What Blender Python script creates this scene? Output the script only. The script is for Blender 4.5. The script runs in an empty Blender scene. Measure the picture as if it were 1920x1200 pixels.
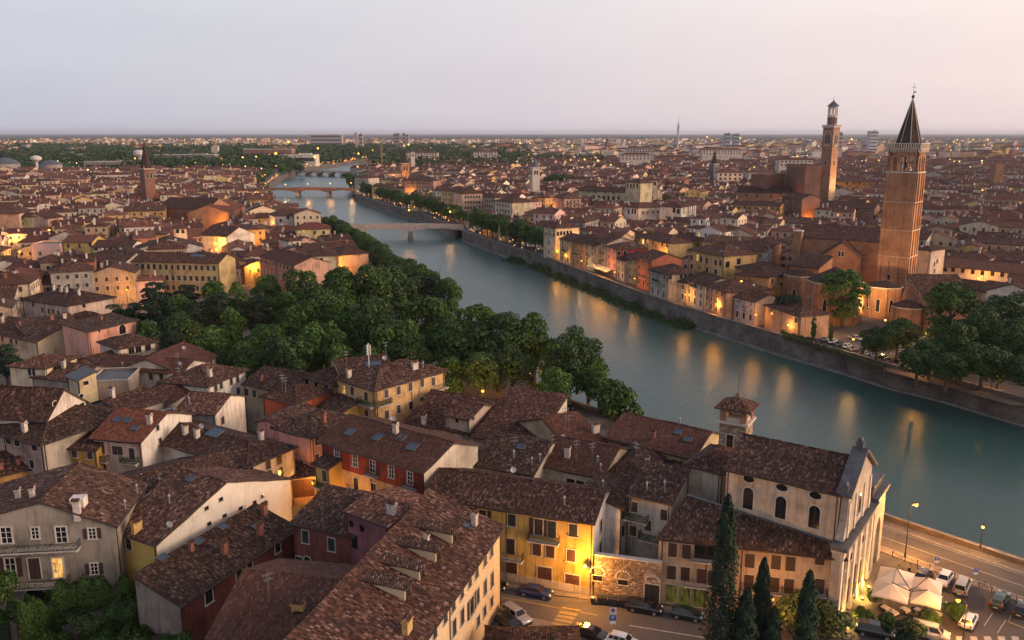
import bpy,math,random
import numpy as np
from mathutils import Vector,Matrix,Quaternion
from math import sin,cos,pi,radians,atan2,hypot,sqrt,floor
random.seed(7)
RNG = np.random.default_rng(7)
scene = bpy.context.scene
COL = scene.collection
# ------------------------------------------------------------------ camera
FOC = 1596.0            # focal length in pixels of a 1920 px wide picture
PITCH = radians(12.4)
CAMZ = 60.0
cam_data = bpy.data.cameras.new('camera')
cam_data.sensor_width = 36.0
cam_data.lens = FOC / 1920.0 * 36.0
cam_data.clip_start = 1.0
cam_data.clip_end = 60000.0
cam = bpy.data.objects.new('camera',cam_data)
cam.location = (0,0,CAMZ)
cam.rotation_euler = (pi / 2 - PITCH,0,0)
COL.objects.link(cam)
scene.camera = cam
# ------------------------------------------------------------------ sky, sun, exposure
SUN_AZ = radians(100)   # to the right of the view direction (clockwise from +Y)
SUN_EL = radians(1.5)
world = bpy.data.worlds.new('World')
scene.world = world
world.use_nodes = True
wn,wl = world.node_tree.nodes,world.node_tree.links
wn.clear()
w_out = wn.new('ShaderNodeOutputWorld')
w_bg = wn.new('ShaderNodeBackground')
w_sky = wn.new('ShaderNodeTexSky')
w_sky.sky_type = 'NISHITA'
w_sky.sun_disc = False
w_sky.sun_elevation = SUN_EL
w_sky.sun_rotation = SUN_AZ
w_sky.altitude = 100
w_sky.air_density = 1.0
w_sky.dust_density = 2.5
w_sky.ozone_density = 2.0
# dusk glow: warm pink toward the sunset, lavender away from it, paler near the horizon
w_geo = wn.new('ShaderNodeTexCoord')
w_dot = wn.new('ShaderNodeVectorMath'); w_dot.operation = 'DOT_PRODUCT'
w_dot.inputs[1].default_value = (sin(SUN_AZ),cos(SUN_AZ),0.0)
wl.new(w_geo.outputs['Generated'],w_dot.inputs[0])
w_ramp = wn.new('ShaderNodeValToRGB')
cr = w_ramp.color_ramp
w_map = wn.new('ShaderNodeMapRange')
w_map.inputs['From Min'].default_value = -1.0
w_map.inputs['From Max'].default_value = 1.0
wl.new(w_dot.outputs['Value'],w_map.inputs['Value'])
wl.new(w_map.outputs['Result'],w_ramp.inputs['Fac'])
cr.elements[0].position = 0.0; cr.elements[0].color = (0.40,0.44,0.56,1)
cr.elements[1].position = 1.0; cr.elements[1].color = (1.55,1.10,0.84,1)
for ps,cl in ((0.17,(0.66,0.70,0.78,1)),(0.41,(0.82,0.78,0.81,1)),(0.68,(1.08,0.92,0.86,1))):
 e = cr.elements.new(ps); e.color = cl
w_sep = wn.new('ShaderNodeSeparateXYZ')
wl.new(w_geo.outputs['Generated'],w_sep.inputs[0])
w_el = wn.new('ShaderNodeMapRange')
w_el.inputs['From Min'].default_value = 0.0
w_el.inputs['From Max'].default_value = 1.0
wl.new(w_sep.outputs['Z'],w_el.inputs['Value'])
w_hz = wn.new('ShaderNodeMix'); w_hz.data_type = 'RGBA'; w_hz.blend_type = 'MULTIPLY'
w_hz.inputs['Factor'].default_value = 1.0
w_hr = wn.new('ShaderNodeValToRGB')
w_hr.color_ramp.elements[0].position = 0.0; w_hr.color_ramp.elements[0].color = (0.87,0.83,0.86,1)
w_hr.color_ramp.elements[1].position = 1.0; w_hr.color_ramp.elements[1].color = (0.36,0.44,0.62,1)
for ps,cl in ((0.16,(1.0,1.0,1.0,1)),(0.30,(0.92,0.95,1.0,1)),(0.60,(0.58,0.65,0.80,1))):
 e = w_hr.color_ramp.elements.new(ps); e.color = cl
wl.new(w_el.outputs['Result'],w_hr.inputs['Fac'])
wl.new(w_ramp.outputs['Color'],w_hz.inputs[6])
wl.new(w_hr.outputs['Color'],w_hz.inputs[7])
w_sc = wn.new('ShaderNodeVectorMath'); w_sc.operation = 'SCALE'
w_sc.inputs['Scale'].default_value = 0.10
wl.new(w_sky.outputs['Color'],w_sc.inputs[0])
w_mix = wn.new('ShaderNodeMix'); w_mix.data_type = 'RGBA'
w_mix.inputs['Factor'].default_value = 0.85
wl.new(w_sc.outputs['Vector'],w_mix.inputs[6])
wl.new(w_hz.outputs[2],w_mix.inputs[7])
# faint wisps of high cloud
w_cm = wn.new('ShaderNodeMapping'); w_cm.inputs['Scale'].default_value = (2.2,2.2,13.0); wl.new(w_geo.outputs['Generated'],w_cm.inputs['Vector'])
w_cn = wn.new('ShaderNodeTexNoise'); w_cn.inputs['Scale'].default_value = 1.6; w_cn.inputs['Detail'].default_value = 7; w_cn.inputs['Roughness'].default_value = 0.6; wl.new(w_cm.outputs[0],w_cn.inputs['Vector'])
w_cr = wn.new('ShaderNodeValToRGB'); w_cr.color_ramp.elements[0].position = 0.35; w_cr.color_ramp.elements[0].color = (1.02,1.02,1.02,1); w_cr.color_ramp.elements[1].position = 0.75; w_cr.color_ramp.elements[1].color = (0.96,0.96,0.968,1)
wl.new(w_cn.outputs['Fac'],w_cr.inputs['Fac'])
w_cx = wn.new('ShaderNodeMix'); w_cx.data_type = 'RGBA'; w_cx.blend_type = 'MULTIPLY'; w_cx.inputs['Factor'].default_value = 1.0
wl.new(w_mix.outputs[2],w_cx.inputs[6]); wl.new(w_cr.outputs['Color'],w_cx.inputs[7])
wl.new(w_cx.outputs[2],w_bg.inputs['Color'])
w_bg.inputs['Strength'].default_value = 1.0
wl.new(w_bg.outputs[0],w_out.inputs['Surface'])
sun_data = bpy.data.lights.new('sun','SUN')
sun_data.energy = 3.4
sun_data.angle = radians(30)
sun_data.color = (1.0,0.70,0.50)
sun = bpy.data.objects.new('sun',sun_data)
SUN_LAMP_EL = radians(13)   # the afterglow stands a little above the horizon
sd = Vector((sin(SUN_AZ) * cos(SUN_LAMP_EL),cos(SUN_AZ) * cos(SUN_LAMP_EL),sin(SUN_LAMP_EL)))
sun.rotation_euler = sd.to_track_quat('Z','Y').to_euler()
sun.location = (200,0,200)
COL.objects.link(sun)
scene.view_settings.view_transform = 'Standard'
scene.view_settings.look = 'None'
scene.view_settings.exposure = 0.18
scene.view_settings.gamma = 1.0
scene.view_settings.use_curve_mapping = False
scene.cycles.use_denoising = True
scene.cycles.max_bounces = 5
scene.cycles.diffuse_bounces = 2
scene.cycles.glossy_bounces = 2
scene.cycles.transmission_bounces = 2
scene.cycles.volume_bounces = 0
scene.cycles.transparent_max_bounces = 6
scene.cycles.sample_clamp_indirect = 4.0
scene.cycles.caustics_reflective = False
scene.cycles.caustics_refractive = False
# ------------------------------------------------------------------ picture measuring helpers
_c,_s = cos(PITCH),sin(PITCH)
def ray(px,py):
 a = (px - 960) / FOC; b = (600 - py) / FOC
 return Vector((a,_c + b * _s,-_s + b * _c))
def at(px,py,z=0.0):
 """place on the level z that the photograph shows at this pixel"""
 d = ray(px,py)
 t = (z - CAMZ) / d.z
 return Vector((d.x * t,d.y * t,z))
def proj(p):
 dz = p[2] - CAMZ
 d = p[1] * _c - dz * _s
 u = p[1] * _s + dz * _c
 if d < 1: d = 1
 return 960 + FOC * p[0] / d,600 - FOC * u / d,d
def hit_plane(px,py,o,n):
 d = ray(px,py)
 c0 = Vector((0,0,CAMZ))
 den = d.dot(n)
 if abs(den) < 1e-6: return None
 return c0 + d * ((o - c0).dot(n) / den)
# ------------------------------------------------------------------ materials
MATS = {}
def mat(name):
 m = bpy.data.materials.new(name); m.use_nodes = True
 m.node_tree.nodes.clear()
 MATS[name] = m
 nt = m.node_tree
 out = nt.nodes.new('ShaderNodeOutputMaterial')
 b = nt.nodes.new('ShaderNodeBsdfPrincipled')
 nt.links.new(b.outputs[0],out.inputs['Surface'])
 return m,nt,b
def nd(nt,t,**kw):
 n = nt.nodes.new(t)
 for k,v in kw.items(): setattr(n,k,v)
 return n
def mth(nt,op,a,b=None,c=None,clamp=False):
 n = nt.nodes.new('ShaderNodeMath'); n.operation = op; n.use_clamp = clamp
 for i,v in enumerate((a,b,c)):
  if v is None: continue
  if isinstance(v,(int,float)): n.inputs[i].default_value = v
  else: nt.links.new(v,n.inputs[i])
 return n.outputs[0]
def mixc(nt,fac,a,b,mode='MIX'):
 n = nt.nodes.new('ShaderNodeMix'); n.data_type = 'RGBA'; n.blend_type = mode
 for i,v in ((0,fac),(6,a),(7,b)):
  if isinstance(v,(int,float)): n.inputs[i].default_value = v
  elif isinstance(v,tuple): n.inputs[i].default_value = v if len(v) == 4 else v + (1,)
  else: nt.links.new(v,n.inputs[i])
 return n.outputs[2]
def ramp(nt,fac,stops):
 n = nt.nodes.new('ShaderNodeValToRGB')
 el = n.color_ramp.elements
 while len(el) < len(stops): el.new(0.5)
 for e,(p,c) in zip(el,stops):
  e.position = p
  e.color = (c,c,c,1) if isinstance(c,(int,float)) else (tuple(c) + (1,))[:4]
 nt.links.new(fac,n.inputs['Fac'])
 return n.outputs['Color']
def noise(nt,vec,scale,detail=3,rough=0.55):
 n = nt.nodes.new('ShaderNodeTexNoise')
 n.inputs['Scale'].default_value = scale; n.inputs['Detail'].default_value = detail
 n.inputs['Roughness'].default_value = rough
 if vec is not None: nt.links.new(vec,n.inputs['Vector'])
 return n.outputs['Fac']
def uvn(nt):
 n = nt.nodes.new('ShaderNodeUVMap'); n.uv_map = 'UVMap'
 return n.outputs['UV']
def pos(nt): return nt.nodes.new('ShaderNodeNewGeometry').outputs['Position']
def tintn(nt):
 n = nt.nodes.new('ShaderNodeAttribute'); n.attribute_name = 'tint'
 return n.outputs['Color']
def scalev(nt,vec,s):
 n = nt.nodes.new('ShaderNodeMapping')
 n.inputs['Scale'].default_value = s
 nt.links.new(vec,n.inputs['Vector'])
 return n.outputs[0]
def bump(nt,b,h,strength=0.5,dist=0.05):
 n = nt.nodes.new('ShaderNodeBump')
 n.inputs['Strength'].default_value = strength; n.inputs['Distance'].default_value = dist
 nt.links.new(h,n.inputs['Height']); nt.links.new(n.outputs[0],b.inputs['Normal'])
def simple(name,col,rough=0.7,metal=0.0,var=0.12,vs=1.5,spec=0.5):
 m,nt,b = mat(name)
 f = noise(nt,pos(nt),vs,4)
 c = ramp(nt,f,[(0.3,tuple(x * (1 - var) for x in col)),(0.7,tuple(x * (1 + var) for x in col))])
 nt.links.new(c,b.inputs['Base Color'])
 b.inputs['Roughness'].default_value = rough; b.inputs['Metallic'].default_value = metal
 b.inputs['Specular IOR Level'].default_value = spec
 return m
def emis(name,col,strength,sampled=False):
 m,nt,b = mat(name)
 b.inputs['Base Color'].default_value = (*col,1)
 b.inputs['Emission Color'].default_value = (*col,1)
 b.inputs['Emission Strength'].default_value = strength
 if not sampled: m.cycles.emission_sampling = 'NONE'
 return m
def m_plaster(name,stain=0.46):
 m,nt,b = mat(name)
 p,u = pos(nt),uvn(nt)
 t = tintn(nt)
 big = ramp(nt,noise(nt,p,0.22,5,0.6),[(0.32,1 - stain),(0.52,0.96),(0.72,1.05)])
 streak = ramp(nt,noise(nt,scalev(nt,u,(1.6,0.16,1)),1.0,4,0.6),[(0.30,1 - stain * 1.1),(0.50,1.0)])
 fine = ramp(nt,noise(nt,p,3.5,4,0.65),[(0.3,0.90),(0.7,1.06)])
 c = mixc(nt,1.0,t,big,'MULTIPLY')
 c = mixc(nt,0.8,c,streak,'MULTIPLY')
 c = mixc(nt,1.0,c,fine,'MULTIPLY')
 # patches where the paint has worn down to grey render
 worn = ramp(nt,noise(nt,p,0.55,6,0.7),[(0.60,0.0),(0.66,0.35)])
 c = mixc(nt,worn,c,mixc(nt,1.0,c,(0.72,0.70,0.68),'MULTIPLY'))
 nt.links.new(c,b.inputs['Base Color'])
 b.inputs['Roughness'].default_value = 0.92
 b.inputs['Specular IOR Level'].default_value = 0.2
 bump(nt,b,noise(nt,p,6,4),0.25,0.03)
 return m
def m_tile(name,stops,tw=0.24,th=0.42,patch=0.45,bs=0.9):
 m,nt,b = mat(name)
 u = uvn(nt)
 sp = nd(nt,'ShaderNodeSeparateXYZ'); nt.links.new(u,sp.inputs[0])
 wob = mth(nt,'MULTIPLY',mth(nt,'SUBTRACT',noise(nt,scalev(nt,u,(0.5,0.5,1)),1.0,2),0.5),0.35)
 cu = mth(nt,'DIVIDE',mth(nt,'ADD',sp.outputs[0],wob),tw)
 cv = mth(nt,'DIVIDE',mth(nt,'ADD',sp.outputs[1],wob),th)
 fu,fv = mth(nt,'FLOOR',cu),mth(nt,'FLOOR',cv)
 cmb = nd(nt,'ShaderNodeCombineXYZ'); nt.links.new(fu,cmb.inputs[0]); nt.links.new(fv,cmb.inputs[1])
 wnz = nd(nt,'ShaderNodeTexWhiteNoise',noise_dimensions='2D'); nt.links.new(cmb.outputs[0],wnz.inputs['Vector'])
 pt = noise(nt,scalev(nt,u,(0.35,0.30,1)),1.0,5,0.65)
 pt2 = mth(nt,'MULTIPLY',mth(nt,'SUBTRACT',pt,0.5),2.6)
 f = mth(nt,'ADD',mth(nt,'MULTIPLY',wnz.outputs['Value'],1 - patch * 0.6),mth(nt,'MULTIPLY',mth(nt,'ADD',pt2,0.45),patch),clamp=True)
 c = ramp(nt,f,stops)
 c = mixc(nt,1.0,c,tintn(nt),'MULTIPLY')
 # soot, moss and lichen in blotches
 moss = ramp(nt,noise(nt,scalev(nt,u,(1.7,1.0,1)),1.0,6,0.75),[(0.58,0.0),(0.74,0.6)])
 c = mixc(nt,moss,c,(0.026,0.023,0.018,1))
 prof = mth(nt,'ABSOLUTE',mth(nt,'SINE',mth(nt,'MULTIPLY',cu,pi)))
 row = mth(nt,'SUBTRACT',1.0,mth(nt,'FRACT',cv))
 h = mth(nt,'ADD',mth(nt,'MULTIPLY',prof,0.9),mth(nt,'MULTIPLY',row,0.35))
 h = mth(nt,'ADD',h,mth(nt,'MULTIPLY',wnz.outputs['Value'],0.25))
 nt.links.new(c,b.inputs['Base Color'])
 b.inputs['Roughness'].default_value = 0.9
 b.inputs['Specular IOR Level'].default_value = 0.25
 bump(nt,b,h,1.0,0.16)
 return m
def m_masonry(name,c1,c2,mortar,bw=0.5,bh=0.14,stain=0.35,msize=0.012,lit=1.0):
 m,nt,b = mat(name)
 u,p = uvn(nt),pos(nt)
 br = nd(nt,'ShaderNodeTexBrick')
 nt.links.new(u,br.inputs['Vector'])
 br.inputs['Scale'].default_value = 1.0
 br.inputs['Brick Width'].default_value = bw; br.inputs['Row Height'].default_value = bh
 br.inputs['Mortar Size'].default_value = msize
 br.inputs['Color1'].default_value = (*c1,1); br.inputs['Color2'].default_value = (*c2,1); br.inputs['Mortar'].default_value = (*mortar,1)
 big = ramp(nt,noise(nt,p,0.18,6,0.65),[(0.30,1 - stain),(0.7,1.12)])
 fine = ramp(nt,noise(nt,p,1.8,5,0.7),[(0.3,0.78),(0.7,1.15)])
 c = mixc(nt,1.0,br.outputs['Color'],big,'MULTIPLY')
 c = mixc(nt,1.0,c,fine,'MULTIPLY')
 nt.links.new(c,b.inputs['Base Color'])
 b.inputs['Roughness'].default_value = 0.9
 b.inputs['Specular IOR Level'].default_value = 0.2
 bump(nt,b,br.outputs['Fac'],-0.4,0.02)
 return m
M_PL = m_plaster('plaster')
M_PLC = m_plaster('clean_plaster',0.16)
M_TO = m_tile('old_roof_tiles',[(0.0,(0.026,0.014,0.010)),(0.33,(0.055,0.027,0.018)),(0.62,(0.098,0.047,0.030)),(0.86,(0.150,0.077,0.050)),(1.0,(0.30,0.20,0.145))],tw=0.25,th=0.42,patch=0.22)
M_TN = m_tile('newer_roof_tiles',[(0.0,(0.070,0.030,0.019)),(0.4,(0.105,0.046,0.029)),(0.8,(0.140,0.063,0.040)),(1.0,(0.20,0.105,0.072))],tw=0.25,th=0.42,patch=0.18)
M_BR = m_masonry('brick_masonry',(0.44,0.205,0.108),(0.33,0.148,0.082),(0.38,0.28,0.20),0.34,0.11,0.48)
M_BRD = m_masonry('dark_brick_masonry',(0.25,0.10,0.065),(0.18,0.078,0.052),(0.24,0.18,0.15),0.34,0.11)
def m_rubble(name):
 m,nt,b = mat(name)
 u,p = uvn(nt),pos(nt)
 wv = nd(nt,'ShaderNodeMapping'); wv.inputs['Scale'].default_value = (2.0,3.6,1); nt.links.new(u,wv.inputs['Vector'])
 v1 = nd(nt,'ShaderNodeTexVoronoi'); v1.inputs['Scale'].default_value = 1.0; v1.inputs['Randomness'].default_value = .9; nt.links.new(wv.outputs[0],v1.inputs['Vector'])
 v2 = nd(nt,'ShaderNodeTexVoronoi',feature='DISTANCE_TO_EDGE'); v2.inputs['Scale'].default_value = 1.0; v2.inputs['Randomness'].default_value = .9; nt.links.new(wv.outputs[0],v2.inputs['Vector'])
 sp = nd(nt,'ShaderNodeSeparateXYZ'); nt.links.new(v1.outputs['Color'],sp.inputs[0])
 c = ramp(nt,sp.outputs[0],[(0.0,(0.17,0.10,0.07)),(0.35,(0.30,0.19,0.12)),(0.7,(0.42,0.31,0.22)),(1.0,(0.55,0.45,0.34))])
 c = mixc(nt,ramp(nt,v2.outputs['Distance'],[(0.03,1.0),(0.09,0.0)]),c,(0.30,0.24,0.18,1))
 c = mixc(nt,1.0,c,ramp(nt,noise(nt,p,.5,6,.65),[(.3,.55),(.7,1.15)]),'MULTIPLY')
 nt.links.new(c,b.inputs['Base Color']); b.inputs['Roughness'].default_value = .95
 bump(nt,b,ramp(nt,v2.outputs['Distance'],[(0.0,0.0),(0.16,1.0)]),1.0,0.08)
 return m
M_RUB = m_rubble('rubble_masonry')
M_ASH = m_masonry('ashlar_stone',(0.46,0.40,0.33),(0.40,0.35,0.29),(0.30,0.26,0.22),1.1,0.45,0.4,0.012)
M_EMB = m_masonry('embankment_masonry',(0.22,0.185,0.16),(0.17,0.145,0.13),(0.19,0.165,0.14),1.2,0.5,0.65,0.02)
M_TRIM = simple('trim_stone',(0.50,0.44,0.37),0.85,var=0.22,vs=0.8)
M_LEAD = simple('weathered_lead',(0.085,0.083,0.082),0.6,var=0.30,vs=0.7)
M_SHB = simple('brown_shutter_paint',(0.055,0.028,0.020),0.6)
M_SHG = simple('dark_green_shutter_paint',(0.022,0.032,0.026),0.6)
M_SHK = simple('blackish_shutter_paint',(0.026,0.024,0.024),0.6)
M_DOOR = simple('door_wood',(0.085,0.035,0.022),0.6,var=0.3,vs=3)
M_WHT = simple('white_joinery',(0.66,0.63,0.58),0.6)
M_IRON = simple('dark_iron',(0.025,0.025,0.028),0.55,0.3)
M_MET = simple('grey_metal',(0.32,0.33,0.34),0.45,0.6)
M_GUT = simple('gutter_copper',(0.060,0.040,0.033),0.55,0.4)
M_CHB = simple('chimney_brick',(0.24,0.095,0.065),0.9,var=0.35,vs=2.5)
M_CHP = simple('chimney_plaster',(0.50,0.43,0.37),0.9,var=0.3,vs=1.7)
M_CHY = simple('chimney_ochre',(0.46,0.30,0.11),0.9,var=0.2,vs=1.7)
M_DISH = simple('dish_enamel',(0.62,0.60,0.58),0.5)
m,nt,b = mat('dark_glass'); MATS['dark_glass'] = m
b.inputs['Base Color'].default_value = (0.012,0.013,0.016,1); b.inputs['Roughness'].default_value = 0.12
M_GL = m
m,nt,b = mat('sky_glass')
b.inputs['Base Color'].default_value = (0.020,0.032,0.050,1); b.inputs['Roughness'].default_value = 0.07; b.inputs['Specular IOR Level'].default_value = 0.9
M_SKYL = m
def lit_glass(name,c0,c1,st):
 m,nt,b = mat(name)
 u = pos(nt)
 f = noise(nt,scalev(nt,u,(2.2,2.2,1.1)),1.0,3,.6)
 c = ramp(nt,f,[(.32,tuple(x * .08 for x in c0)),(.50,c0),(.70,c1)])
 nt.links.new(c,b.inputs['Emission Color']); b.inputs['Emission Strength'].default_value = st
 b.inputs['Base Color'].default_value = (.03,.025,.02,1); b.inputs['Roughness'].default_value = .15
 m.cycles.emission_sampling = 'NONE'
 return m
M_LIT = lit_glass('lit_window',(0.85,0.40,0.08),(1.0,0.66,0.22),1.0)
M_LITG = lit_glass('lit_shop_window',(0.20,0.19,0.03),(0.40,0.30,0.06),0.22)
M_BULB = emis('sodium_lamp',(1.0,0.50,0.06),1.9)
M_BULBW = emis('warm_lamp',(1.0,0.60,0.14),1.9)
# ------------------------------------------------------------------ mesh building
class MB:
 def __init__(s):
  s.v = []; s.f = []; s.m = []; s.t = []; s.uv = []; s.mats = []
 def mi(s,m):
  if m not in s.mats: s.mats.append(m)
  return s.mats.index(m)
 def poly(s,pts,m,tint=(1,1,1),uv=None):
  pts = [Vector(p) for p in pts]
  i0 = len(s.v)
  s.v.extend(tuple(p) for p in pts)
  s.f.append(tuple(range(i0,i0 + len(pts))))
  s.m.append(s.mi(m)); s.t.append(tint)
  if uv is None:
   n = Vector((0,0,0))
   for k in range(len(pts)):
    a,c = pts[k],pts[(k + 1) % len(pts)]
    n += Vector(((a.y - c.y) * (a.z + c.z),(a.z - c.z) * (a.x + c.x),(a.x - c.x) * (a.y + c.y)))
   if n.length > 1e-9: n.normalize()
   if abs(n.z) > 0.985: ua,va = Vector((1,0,0)),Vector((0,1,0))
   else:
    ua = Vector((0,0,1)).cross(n).normalized(); va = n.cross(ua)
   uv = [(p.dot(ua),p.dot(va)) for p in pts]
  s.uv.extend(uv)
 def box(s,c,size,m,tint=(1,1,1),rz=0.0,bottom=True):
  """c: centre of the base"""
  hx,hy = size[0] / 2,size[1] / 2
  cs,sn = cos(rz),sin(rz)
  def P(x,y,z): return (c[0] + x * cs - y * sn,c[1] + x * sn + y * cs,c[2] + z)
  h = size[2]
  q = [P(-hx,-hy,0),P(hx,-hy,0),P(hx,hy,0),P(-hx,hy,0),P(-hx,-hy,h),P(hx,-hy,h),P(hx,hy,h),P(-hx,hy,h)]
  for a in ((0,1,5,4),(1,2,6,5),(2,3,7,6),(3,0,4,7),(4,5,6,7)): s.poly([q[k] for k in a],m,tint)
  if bottom: s.poly([q[k] for k in (3,2,1,0)],m,tint)
 def bar(s,a,b,w,h,m,tint=(1,1,1)):
  """square bar between two points; w across, h upward"""
  a,b = Vector(a),Vector(b)
  d = (b - a); L = d.length
  if L < 1e-6: return
  d /= L
  up = Vector((0,0,1)) if abs(d.z) < 0.95 else Vector((1,0,0))
  sx = d.cross(up).normalized() * (w / 2); sy = sx.cross(d).normalized() * (h / 2)
  q = []
  for p in (a,b):
   q += [p - sx - sy,p + sx - sy,p + sx + sy,p - sx + sy]
  for k in ((0,1,5,4),(1,2,6,5),(2,3,7,6),(3,0,4,7),(3,2,1,0),(4,5,6,7)):
   s.poly([q[i] for i in k],m,tint)
 def lathe(s,c,prof,n,m,tint=(1,1,1),rot=0.0,cap=True):
  """prof: (radius, z) from bottom to top"""
  rings = []
  for r,z in prof:
   rings.append([(c[0] + r * cos(rot + 2 * pi * k / n),c[1] + r * sin(rot + 2 * pi * k / n),c[2] + z) for k in range(n)])
  for i in range(len(rings) - 1):
   for k in range(n):
    k2 = (k + 1) % n
    if prof[i + 1][0] < 1e-4: s.poly([rings[i][k],rings[i][k2],rings[i + 1][k]],m,tint)
    elif prof[i][0] < 1e-4: s.poly([rings[i][k],rings[i + 1][k2],rings[i + 1][k]],m,tint)
    else: s.poly([rings[i][k],rings[i][k2],rings[i + 1][k2],rings[i + 1][k]],m,tint)
  if cap and prof[-1][0] > 1e-4: s.poly(rings[-1],m,tint)
 def tube(s,pts,r,m,n=6,tint=(1,1,1)):
  pts = [Vector(p) for p in pts]
  rr = r if isinstance(r,(list,tuple)) else [r] * len(pts)
  rings = []
  for i,p in enumerate(pts):
   d = (pts[min(i + 1,len(pts) - 1)] - pts[max(i - 1,0)]).normalized()
   up = Vector((0,0,1)) if abs(d.z) < 0.9 else Vector((1,0,0))
   a = d.cross(up).normalized(); c = a.cross(d).normalized()
   rings.append([p + a * (rr[i] * cos(2 * pi * k / n)) + c * (rr[i] * sin(2 * pi * k / n)) for k in range(n)])
  for i in range(len(rings) - 1):
   for k in range(n):
    k2 = (k + 1) % n
    s.poly([rings[i][k],rings[i + 1][k],rings[i + 1][k2],rings[i][k2]],m,tint)
  s.poly(rings[-1][::-1],m,tint); s.poly(rings[0],m,tint)
 def slab(s,polys,th,m,tint=(1,1,1),edge=None,sag=None):
  """roof planes as a slab: tops, undersides and the outer edges; sag lets old roofs undulate"""
  edge = edge or m
  cnt = {}
  kk = lambda p: (round(p[0],3),round(p[1],3),round(p[2],3))
  for pl in polys:
   for i in range(len(pl)):
    a,c = kk(pl[i]),kk(pl[(i + 1) % len(pl)])
    cnt[frozenset((a,c))] = cnt.get(frozenset((a,c)),0) + 1
  dn = Vector((0,0,-th))
  for pl in polys:
   pl = [Vector(p) for p in pl]
   if sag is None:
    s.poly(pl,m,tint)
    s.poly([p + dn for p in reversed(pl)],edge,tint)
    for i in range(len(pl)):
     a,c = pl[i],pl[(i + 1) % len(pl)]
     if cnt[frozenset((kk(a),kk(c)))] == 1: s.poly([a,a + dn,c + dn,c],edge,tint)
    continue
   n = (pl[1] - pl[0]).cross(pl[2] - pl[0]).normalized()
   if n.z < 0: n = -n
   ua = Vector((0,0,1)).cross(n).normalized(); va = n.cross(ua)
   q = pl if len(pl) == 4 else pl + [pl[2]]
   nu = max(2,int((q[1] - q[0]).length / 1.8)); nv = max(2,int((q[3] - q[0]).length / 1.8))
   def S(p): return p + Vector((0,0,sag(p.x,p.y)))
   def G(i,j):
    a_ = q[0].lerp(q[1],i / nu); b_ = q[3].lerp(q[2],i / nu); return a_.lerp(b_,j / nv)
   g = [[G(i,j) for j in range(nv + 1)] for i in range(nu + 1)]
   for i in range(nu):
    for j in range(nv):
     f = [g[i][j],g[i + 1][j],g[i + 1][j + 1],g[i][j + 1]]
     if (f[2] - f[3]).length < 1e-6: f = f[:3]
     s.poly([S(p) for p in f],m,tint,[(p.dot(ua),p.dot(va)) for p in f])
   s.poly([p + dn * 1.3 for p in reversed(pl)],edge,tint)
   for i in range(len(pl)):
    a,c = pl[i],pl[(i + 1) % len(pl)]
    if cnt[frozenset((kk(a),kk(c)))] == 1:
     k_ = nu if i in (0,2) else nv
     for t in range(k_):
      p0,p1 = a.lerp(c,t / k_),a.lerp(c,(t + 1) / k_)
      s.poly([S(p0),S(p0) + dn * 1.3,S(p1) + dn * 1.3,S(p1)],edge,tint)
 def mesh(s,name,origin=(0,0,0),smooth=False):
  me = bpy.data.meshes.new(name)
  o = origin
  vs = [(p[0] - o[0],p[1] - o[1],p[2] - o[2]) for p in s.v]
  me.from_pydata(vs,[],s.f)
  for m in s.mats: me.materials.append(m)
  me.polygons.foreach_set('material_index',s.m)
  uvl = me.uv_layers.new(name='UVMap')
  uvl.data.foreach_set('uv',np.array(s.uv,dtype=np.float32).ravel())
  at_ = me.attributes.new('tint','FLOAT_COLOR','FACE')
  tt = np.ones((len(s.f),4),dtype=np.float32); tt[:,:3] = np.array(s.t,dtype=np.float32).reshape(-1,3)
  at_.data.foreach_set('color',tt.ravel())
  if smooth: me.polygons.foreach_set('use_smooth',[True] * len(s.f))
  me.update()
  return me
 def build(s,name,parent=None,origin=(0,0,0),smooth=False):
  return link(name,s.mesh(name,origin,smooth),parent)
def link(name,data,parent=None,loc=None,rz=None):
 o = bpy.data.objects.new(name,data)
 if parent is not None: o.parent = parent
 if loc is not None: o.location = loc
 if rz is not None: o.rotation_euler = (0,0,rz)
 COL.objects.link(o)
 return o
def tag(o,label=None,cat=None,group=None,kind=None):
 if label: o['label'] = label
 if cat: o['category'] = cat
 if group: o['group'] = group
 if kind: o['kind'] = kind
 return o
def thing(name,label,cat,loc,rz=0.0,group=None):
 o = link(name,None,None,loc,rz)
 o.empty_display_size = 0.5
 return tag(o,label,cat,group)
def struct(o):
 o['kind'] = 'structure'
 return o
# ================================================================== SETTING
LB = [(250,-84),(72.7,110.6),(60.5,124.2),(26.8,169),(9,190),(-33,318),(-70,418),(-117,537),(-185,676),(-218,800),(-259,917),(-287,1020),(-328,1230),(-340,1364),(-357,1465),(-345,1750),(-337,2082),(-200,2600)]
RB = [(330,-80),(180,100),(116.9,186),(108,202.6),(99.8,213.5),(90.8,231.4),(78.9,251.8),(70.9,268),(63.5,283.6),(57,297.5),(50,315),(38.7,349),(24.6,388.5),(13.4,424),(0,448),(-25.7,512),(-33.8,539),(-67,641),(-102,713),(-131,790),(-153,838),(-168,905),(-205,1100),(-243,1309),(-235,1450),(-225,1700),(-200,2082),(-60,2600)]
WATER = -5.5
def bank_x(line,y):
 for (x0,y0),(x1,y1) in zip(line[:-1],line[1:]):
  if y0 <= y <= y1: return x0 + (x1 - x0) * (y - y0) / (y1 - y0)
 return line[0][0] if y < line[0][1] else line[-1][0]
def in_river(x,y,m=0.0):
 return y < 2600 and bank_x(LB,y) - m < x < bank_x(RB,y) + m
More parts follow.
